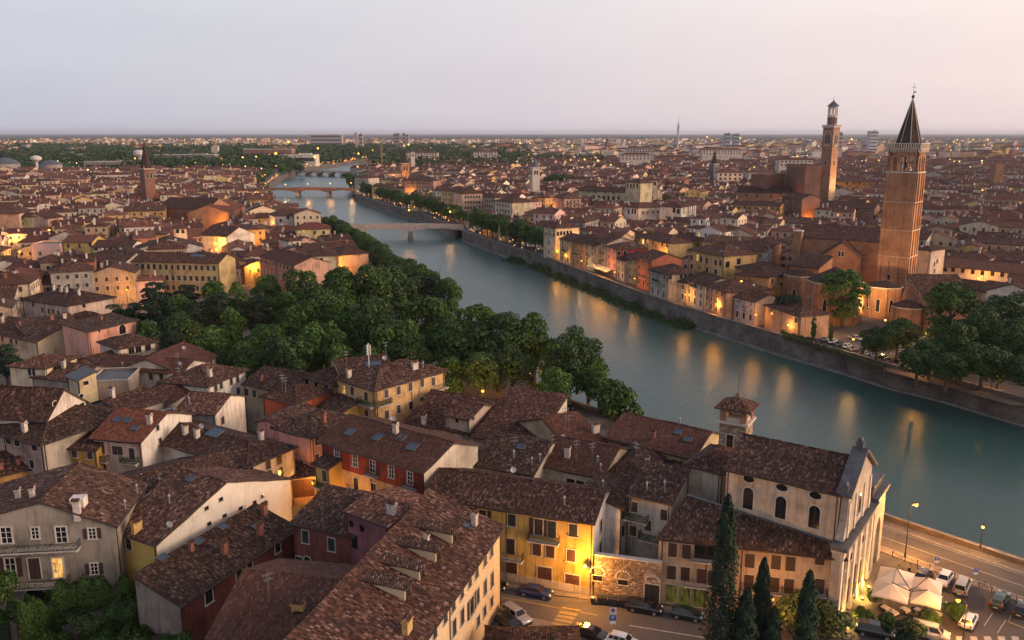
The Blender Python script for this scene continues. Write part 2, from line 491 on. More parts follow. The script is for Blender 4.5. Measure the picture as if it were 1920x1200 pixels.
# ground materials
m,nt,b = mat('city_ground')
p = pos(nt)
c = ramp(nt,noise(nt,p,0.06,6,0.65),[(0.3,(0.075,0.065,0.058)),(0.5,(0.11,0.095,0.083)),(0.7,(0.15,0.13,0.115))])
c = mixc(nt,1.0,c,ramp(nt,noise(nt,p,2.0,5,0.7),[(0.3,0.8),(0.7,1.15)]),'MULTIPLY')
nt.links.new(c,b.inputs['Base Color']); b.inputs['Roughness'].default_value = 0.9
M_GROUND = m
m,nt,b = mat('plain_land')
p = pos(nt)
n1 = noise(nt,scalev(nt,p,(0.0011,0.0030,1)),1.0,6,0.62)
c = ramp(nt,n1,[(0.36,(0.022,0.042,0.026)),(0.47,(0.040,0.058,0.036)),(0.53,(0.14,0.11,0.095)),(0.62,(0.055,0.07,0.045)),(0.75,(0.19,0.15,0.13))])
n2 = noise(nt,scalev(nt,p,(0.02,0.035,1)),1.0,5,0.7)
c = mixc(nt,1.0,c,ramp(nt,n2,[(0.35,0.5),(0.5,0.95),(0.66,1.8)]),'MULTIPLY')
nt.links.new(c,b.inputs['Base Color']); b.inputs['Roughness'].default_value = 1.0
b.inputs['Specular IOR Level'].default_value = 0.0
M_PLAIN = m
def m_asphalt(name,col):
 m,nt,b = mat(name)
 p = pos(nt)
 c = ramp(nt,noise(nt,p,0.12,6,0.62),[(0.3,tuple(x * 0.72 for x in col)),(0.55,col),(0.75,tuple(x * 1.25 for x in col))])
 c = mixc(nt,1.0,c,ramp(nt,noise(nt,p,5.0,4,0.7),[(0.3,0.85),(0.7,1.12)]),'MULTIPLY')
 # cracks and tar repairs
 v = nd(nt,'ShaderNodeTexVoronoi',feature='DISTANCE_TO_EDGE'); v.inputs['Scale'].default_value = 0.16
 nt.links.new(p,v.inputs['Vector'])
 c = mixc(nt,ramp(nt,v.outputs['Distance'],[(0.0,0.45),(0.012,0.0)]),c,(0.02,0.02,0.02,1))
 nt.links.new(c,b.inputs['Base Color']); b.inputs['Roughness'].default_value = 0.82
 bump(nt,b,noise(nt,p,14,3),0.2,0.02)
 return m
M_ASP = m_asphalt('asphalt',(0.085,0.075,0.070))
M_ASPP = m_asphalt('parking_asphalt',(0.075,0.062,0.056))
M_PAVE = m_masonry('stone_paving',(0.26,0.22,0.19),(0.21,0.18,0.155),(0.12,0.10,0.09),0.6,0.4,0.35,0.015)
M_KERB = simple('kerb_stone',(0.30,0.27,0.24),0.85,var=0.2)
M_PAINT = simple('road_paint',(0.36,0.34,0.31),0.8,var=0.25,vs=2.5)
M_PAINTY = simple('sodium_tinted_road_paint',(0.27,0.20,0.07),0.8,var=0.25,vs=2.5)  # yellow of the sodium lamplight on the street dashes put into the colour
m,nt,b = mat('river_water')
p = pos(nt)
c = ramp(nt,noise(nt,scalev(nt,p,(0.012,0.008,1)),1.0,3),[(0.3,(0.025,0.066,0.057)),(0.7,(0.037,0.088,0.077))])
nt.links.new(c,b.inputs['Base Color'])
b.inputs['Roughness'].default_value = 0.31
b.inputs['IOR'].default_value = 1.33
rot = nt.nodes.new('ShaderNodeMapping'); rot.inputs['Rotation'].default_value = (0,0,radians(28)); nt.links.new(p,rot.inputs['Vector'])
h1 = noise(nt,scalev(nt,rot.outputs[0],(0.55,0.20,1)),1.0,4,0.55)
h2 = noise(nt,scalev(nt,rot.outputs[0],(0.10,0.035,1)),1.0,4,0.6)
bump(nt,b,mth(nt,'ADD',mth(nt,'MULTIPLY',h1,0.35),mth(nt,'MULTIPLY',h2,1.0)),0.60,0.50)
M_WATER = m
def flat(name,pts,z,m,hgt=None):
 mb = MB()
 pts = [(q[0],q[1],z) for q in pts]
 ar = sum(a[0] * c[1] - c[0] * a[1] for a,c in zip(pts,pts[1:] + pts[:1]))
 if ar < 0: pts = pts[::-1]
 mb.poly(pts,m)
 if hgt:
  for a,c in zip(pts,pts[1:] + pts[:1]):
   mb.poly([(a[0],a[1],z - hgt),(c[0],c[1],z - hgt),c,a],M_KERB)
 return struct(mb.build(name))
def strips(name,line,xs,y1,m):
 mb = MB()
 ln = [q for q in line if q[1] <= y1]
 if ln[-1][1] < y1: ln = ln + [(bank_x(line,y1),y1)]
 for a,c in zip(ln[:-1],ln[1:]):
  q = [(a[0],a[1],0),(xs,a[1],0),(xs,c[1],0),(c[0],c[1],0)]
  if xs > 0: mb.poly(q,m)
  else: mb.poly(q[::-1],m)
 return struct(mb.build(name))
strips('ground_left_bank',LB,-9000,1750,M_GROUND)
strips('ground_right_bank',RB,9000,1750,M_GROUND)
mb = MB()
for line,xs in ((LB,-9000),(RB,9000)):
 ln = [(bank_x(line,1750),1750)] + [q for q in line if q[1] > 1750]
 for a,c in zip(ln[:-1],ln[1:]):
  q = [(a[0],a[1],-0.02),(xs,a[1],-0.02),(xs,c[1],-0.02),(c[0],c[1],-0.02)]
  mb.poly(q if xs > 0 else q[::-1],M_PLAIN)
mb.poly([(-9000,2600,-0.02),(9000,2600,-0.02),(30000,38000,-0.02),(-30000,38000,-0.02)],M_PLAIN)
for sg in (-1,1):
 q = [(sg * 9000,1750,-0.02),(sg * 20000,1750,-0.02),(sg * 30000,38000,-0.02),(sg * 9000,2600,-0.02)]
 mb.poly(q if sg > 0 else q[::-1],M_PLAIN)
struct(mb.build('plain'))
flat('river',[(-420,2700),(-420,700),(-150,250),(60,-90),(420,-90),(260,150),(120,380),(30,700),(30,2700)],WATER,M_WATER)
def wall_along(mb,line,z0,z1,thick,side,m,cap=None,batter=0.0):
 """wall following a polyline; side +1 puts the thickness to the left of travel"""
 ps = [Vector((q[0],q[1],0)) for q in line]
 nrm = []
 for i in range(len(ps)):
  d = (ps[min(i + 1,len(ps) - 1)] - ps[max(i - 1,0)]).normalized()
  nrm.append(Vector((-d.y,d.x,0)) * side)
 for i in range(len(ps) - 1):
  a,c = ps[i],ps[i + 1]; na,nc = nrm[i] * thick,nrm[i + 1] * thick
  fa,fc = a - nrm[i] * batter,c - nrm[i + 1] * batter
  Z0,Z1 = Vector((0,0,z0)),Vector((0,0,z1))
  L = (c - a).length; u0 = sum((ps[k + 1] - ps[k]).length for k in range(i))
  qs = [fa + Z0,fc + Z0,c + Z1,a + Z1]
  mb.poly(qs,m,uv=[(u0,z0),(u0 + L,z0),(u0 + L,z1),(u0,z1)])
  mb.poly([a + na + Z0,c + nc + Z0,c + nc + Z1,a + na + Z1],m,uv=[(u0,z0),(u0 + L,z0),(u0 + L,z1),(u0,z1)])
  mb.poly([a + Z1,c + Z1,c + nc + Z1,a + na + Z1],cap or m)
 for i in (0,-1):
  a,na = ps[i],nrm[i] * thick
  mb.poly([a + Vector((0,0,z0)),a + na + Vector((0,0,z0)),a + na + Vector((0,0,z1)),a + Vector((0,0,z1))],m)
def offs(line,d):
 ps = [Vector((q[0],q[1])) for q in line]; o = []
 for i in range(len(ps)):
  t = (ps[min(i + 1,len(ps) - 1)] - ps[max(i - 1,0)]).normalized()
  o.append((ps[i].x - t.y * d,ps[i].y + t.x * d))
 return o
# embankments: right bank (river on the left of travel), left bank
def embank(name,label,line,side,lo=None,parapet=1.0):
 mb = MB()
 root = thing(name,label,'river wall',(line[0][0],line[0][1],0))
 wall_along(mb,line,WATER - 1.5,0.0,0.8,side,M_EMB,M_EMB,0.5)
 mb.build('retaining_wall',root,root.location)
 mb = MB(); wall_along(mb,offs(line,side * 0.06),0.0,parapet - 0.14,0.45,side,M_RUBP,M_RUBP); mb.build('parapet',root,root.location)
 mb = MB(); wall_along(mb,offs(line,-side * 0.04),parapet - 0.14,parapet,0.62,side,M_TRIMP,M_TRIMP); mb.build('coping',root,root.location)
 mb = MB(); wall_along(mb,offs(line,-side * 1.3),WATER - 1.5,WATER + 0.55,1.0,side,M_TRIMD,M_TRIMD); mb.build('footing_ledge',root,root.location)
 return root
M_RUBP = m_masonry('parapet_masonry',(0.20,0.15,0.115),(0.14,0.105,0.085),(0.20,0.16,0.13),0.7,0.28,0.45,0.02)
M_TRIMP = simple('coping_stone',(0.24,0.205,0.175),0.85,var=0.3,vs=0.6)
M_TRIMD = simple('wet_stone',(0.19,0.175,0.155),0.7,var=0.4,vs=0.4)
R1 = [q for q in RB if 90 < q[1] < 530] + [(-31,530)]
embank('embankment_wall','long dark stone embankment wall below the brick church and riverside houses',R1,-1)
R2 = [(-36,546)] + [q for q in RB if 560 < q[1] < 900]
embank('embankment_wall','dark river wall under the tree row between the two bridges',R2,-1)
L1 = [q for q in LB if -100 < q[1] < 191]
embank('embankment_wall','low stone river parapet beside the road and parking spaces',L1,1)
L2 = [(9,190)] + [q for q in LB if 191 < q[1] < 900]
embank('embankment_wall','river wall half hidden behind the big park trees',L2,1)
L3 = [q for q in LB if 910 < q[1] < 2100]
embank('embankment_wall','far pale embankment with the lit road beyond the bridges',L3,1)
R3 = [q for q in RB if 900 < q[1] < 2100]
embank('embankment_wall','far river wall below the small dark trees past the red bridge',R3,-1)
# reeds and scrub at the foot of the right embankment are added with the vegetation
# streets
def W(*pp,z=0.0): return [at(x,y,z) for x,y in pp]
lp = offs([q for q in LB if -100 < q[1] < 169.5],0.9)
lq = offs([q for q in LB if -100 < q[1] < 169.5],10.5)
mbs = MB()
st = W((560,1330),(905,1128),(1120,1128),(1236,1146),(1300,1160),(1590,1185),(1650,1060),(1690,985))
road_poly = [(60.2,124.5)] + [(q.x,q.y) for q in st[::-1]] + [(-60,60),(110,60)]
flat('front_street',[(x,y) for x,y in road_poly],0.004,M_ASP)
def sheet(name,pts,z,m):
 return flat(name,[(q[0],q[1]) for q in pts],z,m)
sheet('parking_area',W((1700,1045),(1790,1050),(1920,1110),(2010,1150),(1960,1215),(1760,1200),(1640,1190),(1660,1080)),0.010,M_ASPP)
# river road: footway along the parapet, double lane line, edge lines
def band(name,line,d0,d1,z,m,h=None):
 a,c = offs(line,d0),offs(line,d1)
 mb = MB()
 for i in range(len(a) - 1):
  mb.poly([(*a[i],z),(*a[i + 1],z),(*c[i + 1],z),(*c[i],z)],m)
  if h:
   mb.poly([(*c[i],z - h),(*c[i + 1],z - h),(*c[i + 1],z),(*c[i],z)],M_KERB)
 o = struct(mb.build(name)); return o
LR = [q for q in LB if 0 < q[1] < 169.5]
LR = [(bank_x(LB,30),30)] + LR[0:]
band('river_footway',LR,0.55,2.3,0.12,M_PAVE,0.12)
band('kerb_line',LR,2.34,2.6,0.06,M_KERB,0.06)
band('road_edge_line',LR,3.0,3.14,0.012,M_PAINT)
band('road_centre_line',LR,6.3,6.43,0.012,M_PAINT)
band('road_edge_line',LR,9.4,9.52,0.012,M_PAINT)
band('parking_footway',[q for q in LR if q[1] < 130],9.9,11.3,0.12,M_PAVE,0.12)
# footway in front of the yellow house and the stone wall
sheet('footway',W((905,1090),(1110,1118),(1112,1126),(905,1099)),0.10,M_PAVE)
sheet('footway',W((1112,1118),(1236,1133),(1236,1141),(1112,1126)),0.105,M_PAVE)
sheet('footway',W((1236,1138),(1600,1190),(1590,1200),(1236,1148)),0.11,M_PAVE)
# near-side strip of worn paving with parking
sheet('paved_strip',W((930,1150),(1010,1160),(1170,1195),(1330,1230),(1330,1260),(900,1260)),0.012,M_PAVE)
# painted marks on the front street
def mark(pp,m=M_PAINT,z=0.014): return sheet('road_marking',W(*pp),z,m)
for k in range(5):
 x0 = 1055 + (k - 2) * -9; y0 = 1142 + k * 5.6
 mark([(1041 - k * 4.5 + 14,1138 + k * 7),(1082 - k * 5 + 8,1144 + k * 7),(1078 - k * 5 + 8,1148.5 + k * 7),(1037 - k * 4.5 + 14,1142.5 + k * 7)],M_PAINTY)
mark([(935,1118),(1120,1153),(1120,1154.6),(935,1119.6)],M_PAINTY)
mark([(1180,1172),(1320,1195),(1320,1196.6),(1180,1173.6)])
for k in range(7):
 x = 1740 + k * 26
 mark([(x,1193),(x + 13,1193.5),(x + 20,1215),(x + 7,1215)])
mark([(1640,1117),(1716,1122),(1716,1123.6),(1640,1118.6)])
for (x,y) in ((1768,1117),(1860,1150),(1885,1163)):
 mark([(x,y),(x + 2,y),(x - 14,y + 24),(x - 16,y + 24)])
mark([(1890,1165),(1930,1180),(1930,1182),(1890,1167)],M_PAINTY)
mark([(1890,1165),(1897,1150),(1899,1150),(1892,1165)],M_PAINTY)
# avenue surfaces: right bank quay and left bank quay
def quay(name,line,d0,d1,y0,y1,z=0.006,m=None):
 ln = [(bank_x(line,y0),y0)] + [q for q in line if y0 < q[1] < y1] + [(bank_x(line,y1),y1)]
 return band(name,ln,d0,d1,z,m or M_ASP)
quay('quay_road',RB,-9.0,-0.5,95,540)
quay('quay_road',RB,-13.0,-0.5,545,900)
quay('quay_road',LB,0.5,11.0,200,2000)
quay('quay_footway',RB,-2.4,-0.52,95,540,0.1,M_PAVE)
sheet('church_square',W((1500,640),(1640,690),(1900,760),(2000,760),(2000,700),(1700,640),(1560,610)),0.012,M_ASP)
sheet('park_street',W((900,740),(960,745),(1110,800),(1060,815),(940,790),(870,770)),0.012,M_ASP)
# ================================================================== WINDOWS, CHIMNEYS, SMALL ROOF THINGS (shared shapes)
_cache = {}
def tmpl(key,fn):
 if key not in _cache:
  mb = MB(); fn(mb); _cache[key] = mb.mesh(key[0] if isinstance(key,tuple) else key)
 return _cache[key]
def arc_pts(w,h,n=7):
 """outline of an opening with a round head, from lower left anticlockwise"""
 r = w / 2
 return [(-r,-h / 2),(r,-h / 2)] + [(r * cos(pi * k / n),h / 2 - r + r * sin(pi * k / n)) for k in range(n + 1)]
def window_mesh(w,h,style,frame,glass):
 def fn(mb):
  fw = 0.13; pr = 0.09
  if style == 'arch':
   o = arc_pts(w + 2 * fw,h + 2 * fw); i_ = arc_pts(w,h)
   o[0],o[1] = (o[0][0],-h / 2),(o[1][0],-h / 2)
   for k in range(len(o)):
    k2 = (k + 1) % len(o)
    if k == 0: continue
    mb.poly([(o[k][0],-pr,o[k][1]),(o[k2][0],-pr,o[k2][1]),(i_[k2][0],-pr,i_[k2][1]),(i_[k][0],-pr,i_[k][1])],frame)
    mb.poly([(o[k][0],0.02,o[k][1]),(o[k2][0],0.02,o[k2][1]),(o[k2][0],-pr,o[k2][1]),(o[k][0],-pr,o[k][1])],frame)
    mb.poly([(i_[k2][0],0.0,i_[k2][1]),(i_[k][0],0.0,i_[k][1]),(i_[k][0],-pr,i_[k][1]),(i_[k2][0],-pr,i_[k2][1])],frame)
   mb.poly([(x,-0.015,z) for x,z in i_],glass)
   mb.box((0,-0.04,-h / 2),(0.06,0.04,h * 0.93),M_WHT if glass is not M_GL else M_SHK)
   mb.box((0,-0.08,-h / 2 - 0.14),(w + 0.4,0.24,0.12),frame)
  elif style == 'oval':
   n = 14
   o = [((w / 2 + 0.1) * cos(2 * pi * k / n),(h / 2 + 0.1) * sin(2 * pi * k / n)) for k in range(n)]
   i_ = [(w / 2 * cos(2 * pi * k / n),h / 2 * sin(2 * pi * k / n)) for k in range(n)]
   for k in range(n):
    k2 = (k + 1) % n
    mb.poly([(o[k][0],-0.06,o[k][1]),(o[k2][0],-0.06,o[k2][1]),(i_[k2][0],-0.06,i_[k2][1]),(i_[k][0],-0.06,i_[k][1])],frame)
    mb.poly([(o[k][0],0.02,o[k][1]),(o[k2][0],0.02,o[k2][1]),(o[k2][0],-0.06,o[k2][1]),(o[k][0],-0.06,o[k][1])],frame)
   mb.poly([(x,-0.015,z) for x,z in i_],glass)
  elif style == 'bare':
   mb.poly([(-w / 2,-0.012,-h / 2),(w / 2,-0.012,-h / 2),(w / 2,-0.012,h / 2),(-w / 2,-0.012,h / 2)],glass)
   mb.box((0,-0.05,-h / 2 - 0.08),(w + 0.2,0.14,0.08),frame)
   mb.box((0,-0.03,h / 2),(w + 0.1,0.07,0.07),frame)
   for sx in (-1,1): mb.box((sx * (w / 2 + 0.025),-0.03,-h / 2),(0.05,0.07,h),frame)
   mb.box((0,-0.03,-h / 2),(0.05,0.03,h),M_SHB)
  else:
   for sx in (-1,1): mb.box((sx * (w / 2 + fw / 2),-pr / 2 + 0.01,-h / 2),(fw,pr + 0.02,h),frame)
   mb.box((0,-pr / 2 + 0.008,h / 2),(w + 2 * fw + 0.04,pr + 0.04,fw),frame)
   if style == 'door':
    mb.poly([(-w / 2,-0.015,-h / 2),(w / 2,-0.015,-h / 2),(w / 2,-0.015,h / 2),(-w / 2,-0.015,h / 2)],glass)
    for sx in (-0.25,0.25):
     for zz in (-0.30,0.18): mb.box((sx * w,-0.03,zz * h - h * 0.11),(w * 0.36,0.03,h * 0.26),glass)
    mb.box((0,-0.02,-h / 2),(0.05,0.05,h),M_SHK)
   else:
    mb.box((0,-0.09,-h / 2 - 0.11),(w + 2 * fw + 0.16,0.26,0.11),frame)
    mb.poly([(-w / 2,-0.015,-h / 2),(w / 2,-0.015,-h / 2),(w / 2,-0.015,h / 2),(-w / 2,-0.015,h / 2)],glass)
    j = M_WHT if style == 'white' else M_SHB
    mb.box((0,-0.035,-h / 2),(0.07,0.04,h),j)
    for sx in (-1,1): mb.box((sx * (w / 2 - 0.03),-0.035,-h / 2),(0.06,0.04,h),j)
    for zz in ((-0.17,0.17) if style == 'white' else (0.12,)): mb.box((0,-0.034,zz * h - 0.025),(w,0.035,0.05),j)
    mb.box((0,-0.034,h / 2 - 0.06),(w,0.035,0.06),j)
 return tmpl(('window',w,h,style,frame.name,glass.name),fn)
def shutter_mesh(w,h,m):
 def fn(mb):
  mb.box((0,-0.025,-h / 2),(w,0.045,h),m)
  k = 0
  n = max(5,int(h / 0.17))
  for k in range(n):
   mb.box((0,-0.055,-h / 2 + 0.09 + (h - 0.18) * k / n),(w - 0.14,0.03,(h - 0.18) / n * 0.55),m,bottom=False)
 return tmpl(('shutter',w,h,m.name),fn)
def chimney_mesh(kind):
 def fn(mb):
  m = {'p': M_CHP,'b': M_CHB,'y': M_CHY}[kind[0]]
  w,d,h = {'s': (0.55,0.5,1.0),'m': (0.8,0.6,1.4),'t': (0.5,0.5,2.1),'w': (1.3,0.6,1.3)}[kind[1]]
  mb.box((0,0,-1.0),(w,d,h + 1.0),m)
  mb.box((0,0,h),(w + 0.18,d + 0.18,0.10),m)
  for sx in (-1,1):
   for sy in (-1,1): mb.box((sx * (w / 2 - 0.07),sy * (d / 2 - 0.07),h + 0.10),(0.12,0.12,0.22),m)
  e = 0.12; z = h + 0.32
  q = [(-w / 2 - e,-d / 2 - e,z),(w / 2 + e,-d / 2 - e,z),(w / 2 + e,d / 2 + e,z),(-w / 2 - e,d / 2 + e,z)]
  r0,r1 = (-w / 2 - e,0,z + 0.28),(w / 2 + e,0,z + 0.28)
  mb.poly([q[0],q[1],r1,r0],M_TO,(1.3,1.2,1.2)); mb.poly([q[2],q[3],r0,r1],M_TO,(1.3,1.2,1.2))
  mb.poly([q[1],q[2],r1],m); mb.poly([q[3],q[0],r0],m); mb.poly(q[::-1],m)
 return tmpl(('chimney',kind),fn)
def flue_mesh():
 def fn(mb):
  mb.lathe((0,0,-0.6),[(0.13,0),(0.13,1.7),(0.22,1.72),(0.22,1.8),(0.05,2.05)],8,M_MET)
 return tmpl(('flue',),fn)
def dish_mesh():
 def fn(mb):
  mb.tube([(0,0,-0.3),(0,0,1.1)],0.035,M_MET,5)
  n = 12
  prev = None
  for r,y in ((0.0,-0.05),(0.22,-0.07),(0.36,-0.12),(0.45,-0.19)):
   ring = [(r * cos(2 * pi * k / n),y - 0.12,1.15 + r * sin(2 * pi * k / n)) for k in range(n)]
   if prev:
    for k in range(n):
     k2 = (k + 1) % n
     mb.poly([prev[k],prev[k2],ring[k2],ring[k]],M_DISH)
   prev = ring
  mb.tube([(0,-0.2,0.75),(0,-0.62,1.1)],0.02,M_MET,4)
  mb.box((0,-0.62,1.07),(0.08,0.1,0.08),M_MET)
 return tmpl(('satellite_dish',),fn)
def antenna_mesh():
 def fn(mb):
  mb.tube([(0,0,-0.5),(0,0,3.4)],0.030,M_MET,5)
  for z,L in ((3.3,1.2),(2.7,0.9)):
   mb.bar((-L / 2,0,z),(L / 2,0,z),0.035,0.035,M_MET)
   for k in range(6):
    x = -L / 2 + L * k / 5
    mb.bar((x,-0.35,z),(x,0.35,z),0.022,0.022,M_MET)
 return tmpl(('antenna',),fn)
def add_window(parent,base,org,xd,px=None,u=None,v=None,w=1.0,h=1.6,style='frame',frame=None,glass=None,sh=None,zmax=None,L=None):
 """org: facade corner on the ground, xd: unit direction along the facade seen from outside"""
 nrm = Vector((xd.y,-xd.x,0))
 if px is not None:
  q = hit_plane(px[0],px[1],org,nrm)
  c = q
  if zmax is not None and c.z > zmax - h / 2 - .3: c = Vector((c.x,c.y,zmax - h / 2 - .3))
  if L is not None:
   uu = (c - org).dot(xd)
   if uu < -.8 or uu > L + .8 or c.z < h / 2 - .6: return None
   cu_ = min(max(uu,w / 2 + .25),L - w / 2 - .25); c = c + xd * (cu_ - uu)
   if c.z < h / 2: c = Vector((c.x,c.y,h / 2 + .02))
 else:
  c = org + xd * u + Vector((0,0,v))
 ang = atan2(xd.y,xd.x)
 o = link('door' if style == 'door' else 'window',window_mesh(w,h,style,frame or M_TRIM,glass or M_GL),parent,c - base,ang)
 if sh:
  mode,m = sh
  sw = w / 2 + 0.02
  me = shutter_mesh(round(sw,2),h,m)
  for sx in (-1,1):
   if mode == 'open': lx = sx * (w / 2 + 0.13 + sw / 2 + 0.02); ly = -0.03
   else: lx = sx * (w / 4); ly = -0.06
   if style == 'bare' and mode == 'open': lx = sx * (w / 2 + sw / 2 + 0.05)
   link('shutter',me,o,(lx,ly,0),0.0)
 return o
def add_balcony(parent,base,org,xd,px,w,d=0.9,h=1.0,plants=False,slabm=None,name='balcony'):
 nrm = Vector((xd.y,-xd.x,0))
 c = hit_plane(px[0],px[1],org,nrm)
 mb = MB()
 mb.box((0,-d / 2,-0.16),(w,d,0.16),slabm or M_TRIM)
 for k in range(max(2,int(w / 1.6) + 1)):
  x = -w / 2 + 0.2 + (w - 0.4) * k / max(1,int(w / 1.6))
  mb.box((x,-d * 0.4,-0.45),(0.16,d * 0.75,0.29),slabm or M_TRIM)
 o = mb.build(name,parent); o.location = c - base; o.rotation_euler = (0,0,atan2(xd.y,xd.x))
 mb = MB()
 for a,e in (((-w / 2 + 0.04,-0.02),(-w / 2 + 0.04,-d + 0.05)),((-w / 2 + 0.04,-d + 0.05),(w / 2 - 0.04,-d + 0.05)),((w / 2 - 0.04,-d + 0.05),(w / 2 - 0.04,-0.02))):
  mb.bar((*a,h),(*e,h),0.06,0.05,M_IRON); mb.bar((*a,0.12),(*e,0.12),0.04,0.04,M_IRON)
  L = hypot(e[0] - a[0],e[1] - a[1]); n = max(3,int(L / 0.16))
  for k in range(n + 1):
   x = a[0] + (e[0] - a[0]) * k / n; y = a[1] + (e[1] - a[1]) * k / n
   mb.bar((x,y,0),(x,y,h),0.025,0.025,M_IRON)
 mb.build('railing',o)
 if plants:
  me = leaf_mesh('planting',260,lambda r: (r.uniform(-w / 2,w / 2),-d + 0.1 + r.normal(0,0.12),0.55 + r.normal(0,0.3)),0.10,M_LEAF[0],5)
  link('planting',me,o)
 return o
# ================================================================== HOUSES
HOUSES = []       # (centre x, y, radius) of everything built by hand: the filler keeps clear
FOOT = []
def tri_hit(px,py,polys):
 d = ray(px,py); c0 = Vector((0,0,CAMZ)); best = None
 for pl in polys:
  pl = [Vector(q) for q in pl]
  n = (pl[1] - pl[0]).cross(pl[2] - pl[0])
  if n.length < 1e-9: continue
  n.normalize()
  if n.z < 0: n = -n
  den = d.dot(n)
  if abs(den) < 1e-6: continue
  t = (pl[0] - c0).dot(n) / den
  q = c0 + d * t
  ins = True; sg = 0
  for a,e in zip(pl,pl[1:] + pl[:1]):
   cr = (e.x - a.x) * (q.y - a.y) - (e.y - a.y) * (q.x - a.x)
   if abs(cr) < 1e-4: continue
   if sg == 0: sg = 1 if cr > 0 else -1
   elif (cr > 0) != (sg > 0): ins = False; break
  if ins and (best is None or t < best[0]): best = (t,q,n)
 return best
def roof_local(W_,D,ze,roof,pitch,o,rf=0.5,pk=None):
 """roof planes in house coordinates and the wall heights along the four sides"""
 if roof == 'gable':
  yr = D * rf; zr = ze + pitch * yr
  pb = (zr - ze) / (D - yr)
  f = [(-o * .6,-o,ze - pitch * o),(W_ + o * .6,-o,ze - pitch * o),(W_ + o * .6,yr,zr),(-o * .6,yr,zr)]
  bk = [(-o * .6,yr,zr),(W_ + o * .6,yr,zr),(W_ + o * .6,D + o,ze - pb * o),(-o * .6,D + o,ze - pb * o)]
  side = [(0,ze),(yr,zr),(D,ze)]
  return [f,bk],dict(front=[(0,ze),(W_,ze)],right=side,left=side,back=[(0,ze),(W_,ze)]),[((-o * .6,yr,zr),(W_ + o * .6,yr,zr))]
 if roof == 'gablex':
  xr = W_ * rf; zr = ze + pitch * W_ / 2
  p1 = (zr - ze) / xr; p2 = (zr - ze) / (W_ - xr)
  l = [(-o,-o * .6,ze - p1 * o),(xr,-o * .6,zr),(xr,D + o * .6,zr),(-o,D + o * .6,ze - p1 * o)]
  r = [(xr,-o * .6,zr),(W_ + o,-o * .6,ze - p2 * o),(W_ + o,D + o * .6,ze - p2 * o),(xr,D + o * .6,zr)]
  fr = [(0,ze),(xr,zr),(W_,ze)]
  return [l,r],dict(front=fr,back=fr,right=[(0,ze),(D,ze)],left=[(0,ze),(D,ze)]),[((xr,-o * .6,zr),(xr,D + o * .6,zr))]
 if roof in ('hip','pyramid'):
  if roof == 'pyramid' or abs(W_ - D) < 0.6:
   zr = ze + pitch * min(W_,D) / 2; a = (W_ / 2,D / 2,zr); bpt = a
  elif W_ > D:
   zr = ze + pitch * D / 2; a = (D / 2,D / 2,zr); bpt = (W_ - D / 2,D / 2,zr)
  else:
   zr = ze + pitch * W_ / 2; a = (W_ / 2,W_ / 2,zr); bpt = (W_ / 2,D - W_ / 2,zr)
  zo = ze - pitch * o
  c = [(-o,-o,zo),(W_ + o,-o,zo),(W_ + o,D + o,zo),(-o,D + o,zo)]
  if a == bpt: pls = [[c[0],c[1],a],[c[1],c[2],a],[c[2],c[3],a],[c[3],c[0],a]]
  elif W_ > D: pls = [[c[0],c[1],bpt,a],[c[1],c[2],bpt],[c[2],c[3],a,bpt],[c[3],c[0],a]]
  else: pls = [[c[0],c[1],a],[c[1],c[2],bpt,a],[c[2],c[3],bpt],[c[3],c[0],a,bpt]]
  fl = lambda L: [(0,ze),(L,ze)]
  rid = [] if a == bpt else [(a,bpt)]
  hips = [(c[0],a),(c[1],a if (a == bpt or W_ <= D) else bpt),(c[2],bpt),(c[3],a if (a == bpt or W_ > D) else bpt)]
  return pls,dict(front=fl(W_),back=fl(W_),right=fl(D),left=fl(D)),rid + hips
 if roof == 'shed':      # rises away from the front
  zr = ze + pitch * D
  pl = [(-o * .6,-o,ze - pitch * o),(W_ + o * .6,-o,ze - pitch * o),(W_ + o * .6,D + o * .3,zr + pitch * o * .3),(-o * .6,D + o * .3,zr + pitch * o * .3)]
  return [pl],dict(front=[(0,ze),(W_,ze)],back=[(0,zr),(W_,zr)],right=[(0,ze),(D,zr)],left=[(0,ze),(D,zr)]),[]
 if roof == 'shedx':     # rises from A to B
  zr = ze + pitch * W_
  pl = [(-o,-o * .6,ze - pitch * o),(W_ + o * .3,-o * .6,zr + pitch * o * .3),(W_ + o * .3,D + o * .6,zr + pitch * o * .3),(-o,D + o * .6,ze - pitch * o)]
  return [pl],dict(front=[(0,ze),(W_,zr)],back=[(0,ze),(W_,zr)],right=[(0,zr),(D,zr)],left=[(0,ze),(D,ze)]),[]
 if roof == 'shedr':     # falls from A to B
  zr = ze + pitch * W_
  pl = [(-o * .3,-o * .6,zr + pitch * o * .3),(W_ + o,-o * .6,ze - pitch * o),(W_ + o,D + o * .6,ze - pitch * o),(-o * .3,D + o * .6,zr + pitch * o * .3)]
  return [pl],dict(front=[(0,zr),(W_,ze)],back=[(0,zr),(W_,ze)],right=[(0,ze),(D,ze)],left=[(0,zr),(D,zr)]),[]
 pl = [(0.2,0.2,ze - 0.35),(W_ - 0.2,0.2,ze - 0.35),(W_ - 0.2,D - 0.2,ze - 0.35),(0.2,D - 0.2,ze - 0.35)]
 fl = lambda L: [(0,ze),(L,ze)]
 return [pl],dict(front=fl(W_),back=fl(W_),right=fl(D),left=fl(D)),[]
